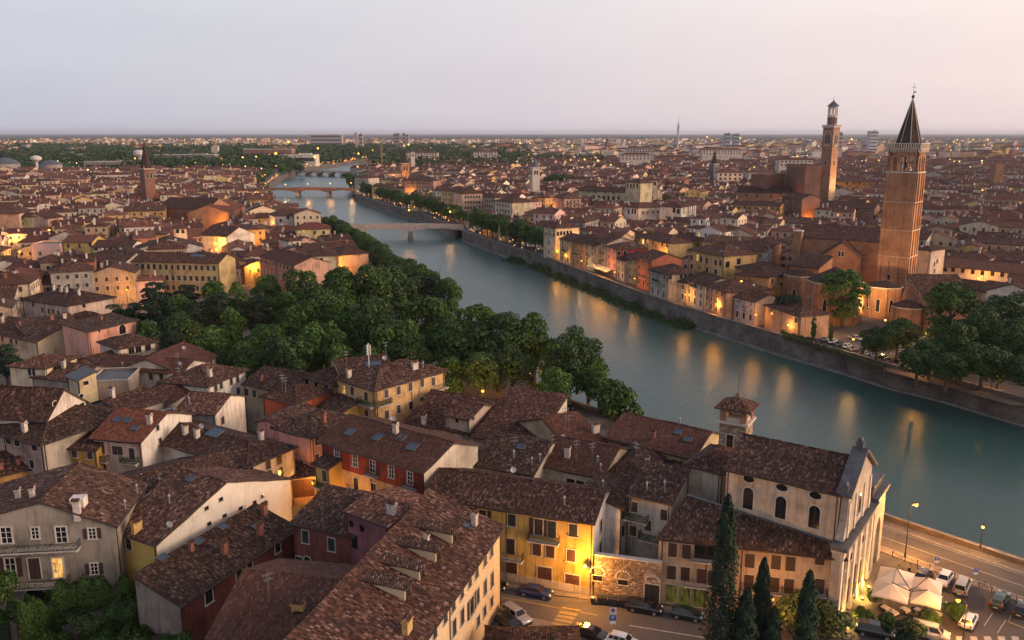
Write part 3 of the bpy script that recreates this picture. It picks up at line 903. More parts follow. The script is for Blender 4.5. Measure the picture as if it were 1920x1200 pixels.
def solve_depth(A,B,ze,R,roof,pitch):
 ex = (B - A); ex.z = 0; W_ = ex.length; ex.normalize(); ey = Vector((-ex.y,ex.x,0))
 if ey.dot(A + B) < 0: ey = -ey
 best = (1e9,10)
 D = 3.0
 while D < 45:
  if roof == 'shed': y,z = D,ze + pitch * D
  elif roof == 'flat': y,z = D,ze
  else: y,z = D / 2,ze + pitch * D / 2
  a = proj(A + ey * y + Vector((0,0,z - A.z))); c = proj(B + ey * y + Vector((0,0,z - A.z)))
  dx,dy = c[0] - a[0],c[1] - a[1]
  dist = abs((R[0] - a[0]) * dy - (R[1] - a[1]) * dx) / hypot(dx,dy)
  if dist < best[0]: best = (dist,D)
  D += 0.25
 return best[1]
def house(name,label,A,B,ze,D=None,R=None,roof='gable',pitch=0.36,wall=(0.5,0.4,0.32),tile=None,rt=(1,1,1),over=0.55,
   z0=0.0,wins=(),chim=(),sky=(),dish=(),ant=(),flue=(),cat='house',group=None,rf=0.5,band=None,wm=None,base=None,gut=True,trimc=None,world=False,sides=None,clear=True,th=0.20,pk=None):
 """A, B: the two ends of the front eave as the photograph shows them, at height ze.
    wins: (side, (px, py), width, height, style, shutters, glass)"""
 a3 = Vector((A[0],A[1],ze)) if world else at(A[0],A[1],ze)
 b3 = Vector((B[0],B[1],ze)) if world else at(B[0],B[1],ze)
 if D is None: D = solve_depth(a3.copy(),b3.copy(),ze,R,roof,pitch)
 ex = b3 - a3; ex.z = 0; W_ = ex.length; ex.normalize()
 ey = Vector((-ex.y,ex.x,0))
 O = Vector((a3.x,a3.y,0))
 jt = .86 + .42 * ((a3.x * 12.9898 + a3.y * 78.233) % 1.0); j2 = .93 + .12 * ((a3.x * 3.17 + a3.y * 7.71) % 1.0)
 rt = (rt[0] * jt,rt[1] * jt * j2,rt[2] * jt * j2)
 if pk:                                 # the gable peak as the photograph shows it
  q = hit_plane(pk[0],pk[1],a3,ey)
  rf = min(0.85,max(0.15,(q - a3).dot(ex) / W_)); pitch = (q.z - ze) / (W_ / 2)
 root = thing(name,label,cat,O + Vector((0,0,z0)),0,group)
 base3 = Vector((O.x,O.y,z0))
 L2W = lambda q: O + ex * q[0] + ey * q[1] + Vector((0,0,q[2]))
 pls,sd_,ridges = roof_local(W_,D,ze,roof,pitch,over,rf)
 wpl = [[L2W(q) for q in pl] for pl in pls]
 wm = wm or M_PL
 fr = dict(front=(O,ex,W_),right=(O + ex * W_,ey,D),back=(O + ex * W_ + ey * D,-ex,W_),left=(O + ey * D,-ey,D))
 sc = sides or {}
 mb = MB()
 for s_,(o_,xd,L) in fr.items():
  pr = sd_[s_]
  if s_ in ('back','left'): pr = [(L - q[0],q[1]) for q in reversed(pr)]
  drop = 0.06 if roof != 'flat' else 0.0
  pts = [o_ + Vector((0,0,z0)),o_ + xd * L + Vector((0,0,z0))] + [o_ + xd * q[0] + Vector((0,0,q[1] - drop)) for q in reversed(pr)]
  c = sc.get(s_,wall); mm = wm
  if isinstance(c,tuple) and len(c) == 2: mm,c = c
  if band and s_ in band[2]:
   zb = band[0]
   lo = [pts[0],pts[1],o_ + xd * L + Vector((0,0,zb)),o_ + Vector((0,0,zb))]
   mb.poly(lo,mm,band[1]); pts[0] = lo[3]; pts[1] = lo[2]
  mb.poly(pts,mm,c)
 wobj = mb.build('wall',root,base3)
 if base:
  mb = MB()
  for s_,(o_,xd,L) in fr.items():
   n = Vector((xd.y,-xd.x,0))
   c = o_ + xd * (L / 2) + n * 0.03
   mb.box((c.x,c.y,z0),(L + 0.12,0.10,base[0]),wm,base[1],atan2(xd.y,xd.x))
  mb.build('plinth',root,base3)
 # roof
 mb = MB()
 near_ = hypot(O.x,O.y) < 330
 tm = tile or M_TO
 if roof == 'flat':
  mb.poly(wpl[0],tm,rt)
  for s_,(o_,xd,L) in fr.items():
   n = Vector((xd.y,-xd.x,0)); c = o_ + xd * (L / 2) - n * 0.08
   mb.box((c.x,c.y,ze),(L + 0.1,0.36,0.08),M_TRIM,(1,1,1),atan2(xd.y,xd.x))
 else:
  mb.slab([[q + Vector((0,0,0.14)) for q in pl] for pl in wpl],th,tm,rt,M_EAVE,sagf if near_ else None)
 robj = mb.build('roof',root,base3)
 if ridges and roof != 'flat':
  mb = MB()
  for p0,p1 in ridges:
   p0,p1 = L2W(p0),L2W(p1)
   if near_ is None: continue
   n = max(2,int((p1 - p0).length / 0.45))
   for k in range(n):
    q0 = p0.lerp(p1,k / n); q1 = p0.lerp(p1,(k + 0.96) / n)
    if near_: q0 = q0 + Vector((0,0,sagf(q0.x,q0.y))); q1 = q1 + Vector((0,0,sagf(q1.x,q1.y)))
    hh = 0.16 + random.uniform(-0.015,0.02)
    d = (q1 - q0).normalized(); sx = d.cross(Vector((0,0,1))).normalized() * 0.17
    tp = Vector((0,0,hh + 0.10)); lo = Vector((0,0,hh - 0.06))
    g = random.uniform(0.7,1.5)
    t3 = (rt[0] * g,rt[1] * g,rt[2] * g)
    mb.poly([q0 - sx + lo,q0 + tp,q1 + tp,q1 - sx + lo],tm,t3)
    mb.poly([q0 + tp,q0 + sx + lo,q1 + sx + lo,q1 + tp],tm,t3)
    mb.poly([q0 - sx + lo,q0 + sx + lo,q0 + tp],tm,t3)
  o = mb.build('ridge_tiles',robj); o.data.transform(Matrix.Translation(-base3))
  o['kind'] = 'stuff'
 if gut and roof != 'flat':
  segs = {'gable': ('front','back'),'gablex': ('left','right'),'shed': ('front',),'shedx': ('left',),'shedr': ('right',)}.get(roof,('front','right','back','left'))
  for s_ in segs:
   o_,xd,L = fr[s_]; n = Vector((xd.y,-xd.x,0))
   zz = ze - pitch * over + 0.02
   a_ = o_ - xd * 0.3 + n * (over + 0.05) + Vector((0,0,zz)); c_ = o_ + xd * (L + 0.3) + n * (over + 0.05) + Vector((0,0,zz))
   mb = MB(); mb.bar(a_,c_,0.14,0.14,M_GUT); mb.build('gutter',robj,base3)
  for s_ in segs[:2]:
   o_,xd,L = fr[s_]; n = Vector((xd.y,-xd.x,0))
   if s_ == 'back' or n.dot(O) > 0: continue
   for u in ([0.25,L - 0.25] if L < 16 else [0.25,L * 0.5,L - 0.25]):
    q = o_ + xd * u + n * 0.08
    mb = MB()
    mb.bar(q + Vector((0,0,z0)),q + Vector((0,0,ze - 0.35)),0.10,0.10,M_GUT)
    mb.bar(q + Vector((0,0,ze - 0.38)),q + n * over + Vector((0,0,ze - pitch * over)),0.10,0.10,M_GUT)
    mb.build('downpipe',root,base3)
 # openings
 for wn_ in wins:
  s_,pxy,w,h = wn_[:4]
  style = wn_[4] if len(wn_) > 4 else 'frame'
  sh = wn_[5] if len(wn_) > 5 else None
  gl = wn_[6] if len(wn_) > 6 else None
  o_,xd,L = fr[s_]
  if style == 'balcony': add_balcony(root,base3,o_,xd,pxy,w,d=h,plants=bool(sh)); continue
  if isinstance(pxy[0],str):      # ('g', u fraction, z)
   add_window(root,base3,o_,xd,None,pxy[1] * L,pxy[2],w,h,style,trimc,gl,sh)
  else:
   add_window(root,base3,o_,xd,pxy,None,None,w,h,style,trimc,gl,sh,min(q_[1] for q_ in sd_[s_]) if len(sd_[s_]) == 2 else None,L)
 def on_roof(px):
  return tri_hit(px[0],px[1],wpl)
 for c in chim:
  hq = on_roof(c[:2])
  if not hq: continue
  q = hq[1] - base3
  link('chimney',chimney_mesh(c[2] if len(c) > 2 else 'pm'),robj,q,atan2(ex.y,ex.x) + random.uniform(-0.05,0.05))
 for c in flue:
  hq = on_roof(c)
  if hq: link('flue_pipe',flue_mesh(),robj,hq[1] - base3)
 for c in dish:
  hq = on_roof(c)
  if hq: link('satellite_dish',dish_mesh(),robj,hq[1] - base3,random.uniform(-0.2,0.5))
 for c in ant:
  hq = on_roof(c)
  if hq: link('antenna',antenna_mesh(),robj,hq[1] - base3,random.uniform(0,3))
 for c in sky:
  hq = on_roof(c[:2])
  if not hq: continue
  n = hq[2]; ua = Vector((0,0,1)).cross(n).normalized(); va = n.cross(ua)
  w,h = (c[2],c[3]) if len(c) > 2 else (0.8,1.1)
  def fn(mb,w=w,h=h):
   for x in (-1,1): mb.box((x * (w / 2 + 0.05),0,0.0),(0.10,h + 0.2,0.16),M_LEAD)
   for y in (-1,1): mb.box((0,y * (h / 2 + 0.05),0.0),(w,0.10,0.16),M_LEAD)
   mb.poly([(-w / 2,-h / 2,0.10),(w / 2,-h / 2,0.10),(w / 2,h / 2,0.10),(-w / 2,h / 2,0.10)],M_SKYL)
  o = link('skylight',tmpl(('skylight',w,h),fn),robj)
  o.matrix_local = Matrix.Translation(hq[1] - base3 + n * 0.12) @ Matrix((ua,va,n)).transposed().to_4x4()
 cen = O + ex * (W_ / 2) + ey * (D / 2)
 if clear: FOOT.append((O.x,O.y,ex.x,ex.y,W_,D))
 root['_'] = 0; del root['_']
 return dict(root=root,roof=robj,O=O,ex=ex,ey=ey,W=W_,D=D,ze=ze,fr=fr,base=base3,L2W=L2W,wpl=wpl,cen=cen)
def sagf(x,y):
 return .075 * sin(x * .55 + 1.3 * sin(y * .23)) * sin(y * .47 + .9) + .045 * sin(x * 1.31 + y * .77) - .03
M_EAVE = simple('eave_timber',(0.05,0.032,0.025),0.8)
def clear_of(x,y,r):
 """no hand-built house within r of this place"""
 for (ox,oy,cx,sx,w,d) in FOOT:
  dx,dy = x - ox,y - oy
  u = dx * cx + dy * sx; v = -dx * sx + dy * cx
  if -r < u < w + r and -r < v < d + r: return False
 return True
# ================================================================== FOLIAGE
def m_leaf(name,c0,c1,c2):
 m,nt,b = mat(name)
 oi = nd(nt,'ShaderNodeObjectInfo')
 t = tintn(nt)
 sp = nd(nt,'ShaderNodeSeparateXYZ'); nt.links.new(t,sp.inputs[0])
 c = ramp(nt,sp.outputs[0],[(0.0,c0),(0.5,c1),(1.0,c2)])
 v = mth(nt,'ADD',0.80,mth(nt,'MULTIPLY',oi.outputs['Random'],0.4))
 cc = nd(nt,'ShaderNodeVectorMath',operation='SCALE'); nt.links.new(c,cc.inputs[0]); nt.links.new(v,cc.inputs['Scale'])
 nt.links.new(cc.outputs[0],b.inputs['Base Color'])
 b.inputs['Roughness'].default_value = 0.7
 b.inputs['Specular IOR Level'].default_value = 0.25
 return m
M_LEAF = [m_leaf('broad_leaves',(0.018,0.044,0.007),(0.044,0.092,0.014),(0.092,0.165,0.028)),
   m_leaf('dark_leaves',(0.014,0.034,0.008),(0.034,0.070,0.015),(0.068,0.120,0.027)),
   m_leaf('conifer_needles',(0.007,0.018,0.010),(0.016,0.036,0.017),(0.032,0.060,0.028)),
   m_leaf('pale_leaves',(0.040,0.060,0.018),(0.075,0.105,0.030),(0.14,0.17,0.055))]
M_BARK = simple('bark',(0.075,0.055,0.042),0.95,var=0.35,vs=2.0)
def leaves_to_mesh(name,P,N,size,m,rng,aspect=0.7):
 """one small quad per leaf clump at points P facing about N"""
 n = len(P)
 R_ = rng.normal(size=(n,3)); N = N + 0.55 * R_; N /= np.linalg.norm(N,axis=1,keepdims=True) + 1e-9
 T = np.cross(N,rng.normal(size=(n,3))); T /= np.linalg.norm(T,axis=1,keepdims=True) + 1e-9
 Bv = np.cross(N,T)
 s = size * rng.uniform(0.6,1.4,size=(n,1))
 T = T * s; Bv = Bv * s * aspect
 V = np.stack([P - T,P - Bv * 0.9 + T * 0.1,P + T,P + Bv * 0.9 + T * 0.1],axis=1).reshape(-1,3)
 me = bpy.data.meshes.new(name)
 me.vertices.add(4 * n); me.vertices.foreach_set('co',V.astype(np.float32).ravel())
 me.loops.add(4 * n); me.loops.foreach_set('vertex_index',np.arange(4 * n,dtype=np.int32))
 me.polygons.add(n); me.polygons.foreach_set('loop_start',np.arange(0,4 * n,4,dtype=np.int32))
 me.polygons.foreach_set('loop_total',np.full(n,4,dtype=np.int32))
 me.materials.append(m)
 a = me.attributes.new('tint','FLOAT_COLOR','FACE')
 tt = np.ones((n,4),dtype=np.float32); tt[:,:3] = np.clip(rng.normal(0.45,0.24,size=(n,1)),0,1)
 a.data.foreach_set('color',tt.ravel())
 me.update(); me.validate()
 return me
def leaf_mesh(name,n,fn,size,m,seed):
 rng = np.random.default_rng(seed)
 P = np.array([fn(rng) for _ in range(n)]); N = rng.normal(size=(n,3)); N[:,2] = abs(N[:,2])
 return leaves_to_mesh(name,P,N,size,m,rng)
def crown_mesh(name,seed,n,rad,lumps,lump_r,size,m,flat=1.0,squash=None):
 """leaf clumps on the outside of many overlapping lobes filling an ellipsoid of radii rad, centred at the origin"""
 rng = np.random.default_rng(seed)
 rad = np.array(rad)
 C = rng.normal(size=(lumps,3)); C /= np.linalg.norm(C,axis=1,keepdims=True)
 C *= (rng.uniform(0.35,1.0,size=(lumps,1)) ** 0.5)
 if squash: C[:,2] = np.sign(C[:,2]) * np.abs(C[:,2]) ** squash
 LR_ = lump_r * rng.uniform(0.65,1.25,size=lumps)
 C = C * (rad - lump_r * 0.75)
 k = rng.choice(lumps,size=n,p=LR_ ** 2 / np.sum(LR_ ** 2))
 d = rng.normal(size=(n,3)); d /= np.linalg.norm(d,axis=1,keepdims=True)
 d[:,2] = np.where(d[:,2] < -0.35,-d[:,2],d[:,2])
 rr = LR_[k][:,None] * rng.uniform(0.55,1.12,size=(n,1)) ** 0.6
 dd = d.copy(); dd[:,2] *= flat
 P = C[k] + dd * rr
 # drop the ones deep inside another lobe
 keep = np.ones(n,bool)
 for j in range(lumps):
  ins = np.linalg.norm((P - C[j]) / np.array([1,1,flat]),axis=1) < LR_[j] * 0.60
  keep &= ~(ins & (k != j))
 return leaves_to_mesh(name,P[keep],d[keep],size,m,rng)
def trunk_mesh(name,h,r,seed,spread=2.5,limbs=5,lean=0.0):
 rng = random.Random(seed)
 mb = MB()
 pts = [(0,0,-0.3),(0.08,0.02,h * 0.3),(0.15 + lean * .4,-0.1,h * 0.65),(0.1 + lean,0.1,h)]
 mb.tube(pts,[r * 1.25,r,r * 0.8,r * 0.4],M_BARK,8)
 for k in range(limbs):
  a = 2 * pi * k / limbs + rng.uniform(-.4,.4); z = h * rng.uniform(0.45,0.8)
  e = (cos(a) * spread * rng.uniform(.7,1.1) + lean,sin(a) * spread * rng.uniform(.7,1.1),z + h * rng.uniform(0.25,0.5))
  mb.tube([(0.1 + lean * .5,0,z),(e[0] * .5,e[1] * .5,z * .5 + e[2] * .5 + .2),e],[r * .5,r * .35,r * .12],M_BARK,5)
 return mb.mesh(name)
TREE = {}
def kinds():
 TREE['round'] = [(crown_mesh('crown',10 + i,7200,(4.8,4.8,6.0),30,2.0,0.30,M_LEAF[i % 2 if i < 3 else 0]),trunk_mesh('trunk',7.0,0.34,i),7.3) for i in range(4)]
 TREE['big'] = [(crown_mesh('crown',30 + i,11500,(6.9,6.5,8.6),46,2.4,0.34,M_LEAF[(0,1,0)[i]]),trunk_mesh('trunk',10.0,0.5,20 + i,3.5,7),10.4) for i in range(3)]
 TREE['tall'] = [(crown_mesh('crown',40 + i,7600,(4.0,4.0,8.8),34,1.8,0.32,M_LEAF[0]),trunk_mesh('trunk',12.0,0.38,40 + i,2.2,7),10.4) for i in range(2)]
 TREE['cedar'] = [(crown_mesh('crown',50 + i,6500,(5.0,5.0,7.0),34,1.8,0.28,M_LEAF[2],0.42),trunk_mesh('trunk',14.0,0.4,50 + i,3.0,9),10.5) for i in range(2)]
 TREE['light'] = [(crown_mesh('crown',60 + i,7200,(5.0,5.0,7.6),42,1.6,0.27,M_LEAF[0]),trunk_mesh('trunk',10.5,0.3,60 + i,3.0,8),9.2) for i in range(2)]
 TREE['far'] = [(crown_mesh('crown',70 + i,900,(3.6,3.6,4.2),14,1.8,0.62,M_LEAF[1]),trunk_mesh('trunk',6.5,0.3,70 + i,2.0,3),6.6) for i in range(3)]
 TREE['bush'] = [(crown_mesh('crown',80 + i,1500,(1.7,1.7,1.3),14,0.75,0.16,M_LEAF[i % 2]),trunk_mesh('trunk',1.0,0.08,80 + i,0.7,4),1.1) for i in range(2)]
kinds()
def tree(name,label,kind,p,s=1.0,sz=None,group=None,variant=None,rz=None):
 cm,tm,zc = TREE[kind][variant if variant is not None else random.randrange(len(TREE[kind]))]
 rz = random.uniform(0,6.28) if rz is None else rz
 root = thing(name,label,'tree' if kind != 'bush' else 'shrub',(p[0],p[1],p[2] if len(p) > 2 else 0),rz,group)
 sz = sz or s
 o = link('crown',cm,root,(0,0,zc * sz)); o.scale = (s,s,sz)
 t = link('trunk',tm,root); t.scale = (s,s,sz)
 return root
# ================================================================== HOUSES OF THE NEAR QUARTER
WHITE = (0.66,0.59,0.51); CREAM = (0.60,0.48,0.33); YELL = (0.56,0.38,0.11); OCHRE = (0.50,0.30,0.10); SALM = (0.56,0.34,0.22)
PINK = (0.58,0.33,0.27); RED = (0.25,0.055,0.035); DRED = (0.20,0.070,0.055); GREYB = (0.30,0.245,0.195); STONE = (0.40,0.33,0.27); TAN = (0.44,0.30,0.18); MAUVE = (0.30,0.125,0.135)
SO = ('open',M_SHK); SG = ('open',M_SHG); SB = ('open',M_SHB); CB = ('closed',M_SHB); CK = ('closed',M_SHK); CG = ('closed',M_SHG)
def row(side,pxs,w=1.0,h=1.6,style='frame',sh=None,gl=None):
 return [(side,p,w,h,style,sh,gl) for p in pxs]
def grid(side,n,z,w=1.0,h=1.6,style='frame',sh=None,u0=0.1,u1=0.9,gl=None):
 return [(side,('g',u0 + (u1 - u0) * (k + 0.5) / n,z),w,h,style,sh,gl) for k in range(n)]
def dormer(hs,px,w=1.5,h=1.25,wallc=CREAM,pitch=0.36,glass=None):
 """roof dormer facing the front eave"""
 hq = tri_hit(px[0],px[1],hs['wpl'])
 if not hq: return
 q = hq[1]; ex,ey,b3 = hs['ex'],hs['ey'],hs['base']
 T = lambda x,y,z: q + ex * x + ey * y + Vector((0,0,z)) - b3
 L = (h + 0.1) / (pitch - 0.06)
 mb = MB()
 mb.poly([T(-w / 2,0,-0.3),T(w / 2,0,-0.3),T(w / 2,0,h),T(-w / 2,0,h)],M_PLC,wallc)
 for sx in (-1,1):
  mb.poly([T(sx * w / 2,0,-0.3),T(sx * w / 2,L,h + 0.05),T(sx * w / 2,0,h)],M_PLC,wallc)
 o = mb.build('dormer',hs['roof'])
 mb2 = MB()
 rp = [T(-w / 2 - 0.25,-0.3,h),T(w / 2 + 0.25,-0.3,h),T(w / 2 + 0.25,L + 0.3,h + 0.06 * L + 0.12),T(-w / 2 - 0.25,L + 0.3,h + 0.06 * L + 0.12)]
 mb2.slab([[p + Vector((0,0,0.14)) for p in rp]],0.14,M_TO,(0.8,0.75,0.75),M_EAVE)
 mb2.build('dormer_roof',o)
 c = T(0,0,h * 0.45)
 link('dormer_window',window_mesh(round(w * 0.55,2),round(h * 0.62,2),'frame',M_SHB,glass or M_GL),o,c,atan2(ex.y,ex.x))
# --- the tiled block with four dormers, right of the bottom centre
h1 = house('corner_block','cream block with four dormers on its big brown tiled roof beside the street',(702,1324),(938,985),11.5,R=(718,1014),roof='shed',wall=(0.60,0.45,0.27),
 rt=(1.05,1.0,1.0),chim=[(800,1020,'ps'),(890,985,'pm'),(764,1186,'yw')],sky=[(876,988,0.9,0.9)],trimc=M_TRIM,wm=M_PLC,
 wins=row('right',[],1,1) + row('front',[(921,1030),(909,1047),(893,1070),(880,1087),(865,1105),(849,1123),(834,1146),(814,1172)],1.05,1.7,'frame',CK) +
 row('front',[(922,1086),(909,1100),(895,1117),(866,1155),(851,1175)],1.05,1.9,'frame',CK) + row('front',[(884,1136)],1.3,2.3,'frame',SO) + row('front',[(921,1127),(908,1145),(896,1163)],1.0,1.3,'frame',CK))
for p in ((852,1016),(822,1050),(792,1085),(765,1121)): dormer(h1,p,1.6,1.35,(0.60,0.46,0.30))
# --- striped roof at the very bottom
h5 = house('low_house','house at the lower edge under a striped red and brown tile roof',(-31,78.5),(-13.5,75.4),9.6,D=16,world=True,wall=PINK,tile=M_TN,rt=(0.95,0.88,0.88),sky=[(626,1142,0.7,1.1),(498,1160,0.8,0.5)],
 chim=[(560,1155,'yw')],dish=[(500,1190)],ant=[(505,1130)],wins=grid('left',3,7.0,1,1.5,'frame',CB))
dormer(h5,(568,1180),2.2,1.0,YELL)
house('low_house','small wing with its own tiled ridge at the lower edge, left of the yellow chimney',(-27.5,75.6),(-20.5,74.4),10.6,D=7,world=True,wall=CREAM,tile=M_TN,rt=(0.95,0.85,0.85),pitch=0.3,clear=False)
# --- mauve house behind the dormer block
house('mauve_house','mauve house with two round windows wedged behind the dormer block',(648,957),(729,986),12.3,D=9,roof='gable',pitch=0.16,wall=MAUVE,rt=(1.7,1.5,1.4),chim=[(735,965,'pw'),(800,956,'pw')],
 wins=row('front',[(659,982),(679,991)],0.7,0.8,'oval') + row('front',[(655,1012)],1.6,1.6,'bare'),trimc=M_SHK,over=0.4)
# --- yellow street house
h7 = house('yellow_house','long yellow street house with two balconies and a dark speckled roof',(797,929),(1113,978),10.6,R=(990,902),wall=(0.58,0.40,0.12),sides={'right': (0.74,0.69,0.63)},base=(1.1,(0.55,0.47,0.36)),
 rt=(0.85,0.85,0.88),chim=[(846,868,'pw')],flue=[(900,882),(1130,917),(1058,948)],ant=[(1122,905),(965,885)],dish=[(962,893)],
 wins=[('front',(827,951),1.4,1.6,'frame',SB,None),('front',(880,961),1.2,1.7,'frame',SO,None),('front',(905,966),1.1,1.6,'frame',SO,None)] +
 row('front',[(960,975),(1075,994)],1.1,1.7,'frame',CG) + row('front',[(1010,988)],1.15,2.3,'frame',SB) + row('front',[(1035,992)],1.15,2.3,'frame',CG) +
 row('front',[(958,1024)],1.1,2.2,'frame',CK) + row('front',[(1007,1030),(1032,1034),(1071,1041)],1.15,1.7,'frame',CB) +
 [('front',(1021,1083),2.0,2.9,'door',None,M_DOOR),('front',(1073,1095),2.0,2.5,'door',None,M_DOOR),('front',(959,1074),1.6,2.8,'door',None,M_DOOR),
  ('front',(1021,1013),4.3,1.0,'balcony',None),('front',(956,1045),4.0,1.0,'balcony',None)] +
 row('right',[(1126,985),(1149,967),(1125,1027),(1150,1012),(1151,1028)],0.9,1.7,'frame',CK))
house('white_rear_house','narrow white rear house with green shutters behind the stone wall',(1163,952),(1200,918),10.0,D=6,roof='shed',wall=(0.70,0.64,0.58),pitch=0.25,
 wins=row('front',[(1168,947),(1167,995)],0.9,1.7,'frame',CG),rt=(.9,.9,.9))
house('rear_tenement','narrow cream tenement with stacked wooden balconies in the back court',(1180,925),(1258,942),11.5,D=7,roof='shed',pitch=0.3,wall=(0.50,0.44,0.37),
 wins=row('front',[(1190,950),(1188,995),(1215,985),(1245,965)],0.9,1.5,'frame',CB) + [('front',(1195,972),3.4,1.2,'balcony',1),('front',(1222,1010),3.2,1.2,'balcony',1)],flue=[(1213,920),(1246,918)])
# --- palazzo with the red upper floor
house('red_storey_palazzo','palazzo with a red upper floor, cream gable wall and skylit brown roof',(603,824),(795,881),13.2,R=(748,803),wall=RED,band=(9.3,(0.55,0.38,0.20),('front','right','back','left')),sides={'right': (0.66,0.57,0.44)},
 tile=M_TN,rt=(1.0,0.95,0.95),sky=[(657,811,1.3,1.5),(709,821,1.3,1.5),(753,822,1.1,1.3),(774,839,1.5,1.5)],chim=[(742,813,'pm'),(858,862,'ps')],dish=[(738,796)],
 wins=row('front',[(632,852),(666,863),(699,874),(734,884),(769,896)],1.0,1.9,'white') + row('front',[(635,896),(668,907),(701,917),(736,928),(772,940)],1.0,1.9,'frame',None) +
 [('front',(699,890),2.4,.9,'balcony',None),('front',(769,913),2.6,.9,'balcony',None),('front',(666,930),2.6,.9,'balcony',1),('front',(732,942),2.6,.8,'balcony',1)],over=0.8)
house('yellow_annex','narrow yellow annex with balconies joined to the red storey palazzo',(590,868),(617,876),10.5,D=9,roof='shed',pitch=0.2,wall=YELL,wins=row('front',[(609,892),(610,935)],0.9,1.8,'frame',CB) + [('front',(606,913),2.4,.9,'balcony',1)])
# --- cream corner house by the park
house('corner_palazzo','apricot corner house with hipped roof and wrap balcony below the park trees',(704,729),(833,693),13.5,R=(755,675),roof='hip',wall=(0.62,0.40,0.19),rt=(1.05,1,1),
 wins=row('front',[(724,738),(747,732),(769,725),(791,718),(812,715)],0.95,1.6,'frame',CB) + row('front',[(725,777),(747,767),(770,760),(791,752),(812,747)],0.95,1.6,'frame',CB) +
 row('left',[(661,733),(687,743)],0.95,1.6,'frame',CB) + [('left',(645,730),0.95,1.6,'frame',None,M_LIT)] + row('left',[(647,765),(662,769),(688,776)],0.95,1.6,'frame',CB) + [('front',(825,727),3.2,1.0,'balcony',None),('front',(718,757),3.0,1.1,'balcony',1),('left',(690,758),4.0,1.1,'balcony',1)],
 chim=[(778,693,'pw'),(655,708,'pm')],flue=[(793,690)],over=0.7)
# --- pink house left of the palazzo
house('pink_house','deep pink house with a dark hipped roof beside the palazzo',(515,800),(584,818),11.0,D=11,roof='hip',wall=PINK,chim=[(607,792,'bm')],dish=[(537,770)],wins=row('right',[(594,826),(594,860)],0.9,1.6,'frame',CB) + grid('front',2,5.5,0.9,1.5,'frame',CB),sides={'front': (0.60,0.35,0.33)})
house('pink_rear_house','lower pink house end wall behind the dark hipped roof',(482,790),(520,797),11.5,D=10,roof='gablex',wall=(0.50,0.25,0.25),pitch=0.3)
# --- white house under the largest dark roof
house('white_hip_house','white house with arched attic windows under a broad dark hipped roof',(463,874),(551,837),10.0,D=27,roof='hip',wall=(0.66,0.58,0.50),rt=(0.75,0.72,0.74),pitch=0.30,
 sky=[(404,812,2.6,2.2)],chim=[(370,880,'pw'),(490,826,'pm'),(515,825,'ps'),(348,815,'pm'),(370,822,'pm')],ant=[(340,868),(403,865)],dish=[(396,872),(380,810)],flue=[(350,872)],
 wins=row('front',[(502,866),(523,858)],1.0,1.6,'frame',CB) + row('front',[(505,890),(526,884)],1.1,1.6,'arch') + row('front',[(465,878)],0.9,1.3,'arch'))
# --- pink and white house with the bright tiles
house('pink_balcony_house','pale pink house with bright red tile roof, white side wall and flower balconies',(172,819),(264,827),12.0,R=(250,768),wall=(0.62,0.42,0.33),sides={'right': (0.72,0.66,0.58)},tile=M_TN,rt=(1.5,1.1,.95),base=None,
 sky=[(221,788,1.1,1.0),(239,789,1.1,1.0),(254,804,1.1,1.0)],chim=[(281,795,'pm')],wins=row('front',[(192,842),(216,844),(226,845)],0.9,1.5,'frame',CB) + row('front',[(248,851)],0.95,2.0,'frame',CB) + row('front',[(195,877)],1.0,2,'frame',CB) +
 [('front',(190,862),3.0,1.0,'balcony',1),('front',(246,866),3.0,1.0,'balcony',1)] + row('right',[(295,802),(300,826)],0.8,0.9,'frame'))
house('white_terrace_house','white stepped house with square chimneys right of the bright tile roof',(300,800),(352,790),10.8,D=9,roof='flat',wall=(0.72,0.65,0.58),tile=M_LEAD,wins=row('front',[(320,815)],0.8,.9,'frame'))
house('orange_house','small orange house with four shuttered windows left of the pink balconies',(122,837),(180,842),10.6,R=(158,811),wall=(0.56,0.33,0.09),rt=(.75,.72,.74),wins=row('front',[(140,851),(169,854),(143,879),(172,882)],0.9,1.2,'frame',CB))
# --- old stone house at the left edge
house('old_stone_house','weathered grey pink house with a sagging dark roof at the left edge',(-60,795),(79,828),13.0,D=16,roof='hip',wall=(0.40,0.28,0.23),sides={'right': (M_PL,(0.42,0.37,0.31))},rt=(0.75,0.72,0.74),chim=[(47,810,'pm')],
 wins=row('front',[(15,818),(31,823),(64,834)],1.3,1.5,'bare') + row('front',[(-20,850),(60,870)],1.0,1.4,'bare'),over=0.9)
house('old_white_house','stained white gable house with two oval attic windows behind the old stone house',(88,785),(160,752),15.0,D=20,roof='gablex',pk=(118,730),wall=(0.62,0.55,0.47),rt=(0.8,0.76,0.78),chim=[(122,722,'pm')],sky=[(15,722,2.5,2.0)],dish=[(40,705)],
 wins=row('front',[(103,757),(152,743)],1.2,0.9,'oval') + row('front',[(139,778),(154,766)],1.1,2.0,'frame') + row('front',[(158,806)],.9,1.3,'bare'))
house('ochre_shed_house','low orange ochre house with a plain wall at the left edge',(-70,905),(87,869),8.0,D=10,roof='gable',wall=(0.52,0.28,0.10),rt=(.8,.75,.78),chim=[(35,872,'bs'),(2,880,'bs')])
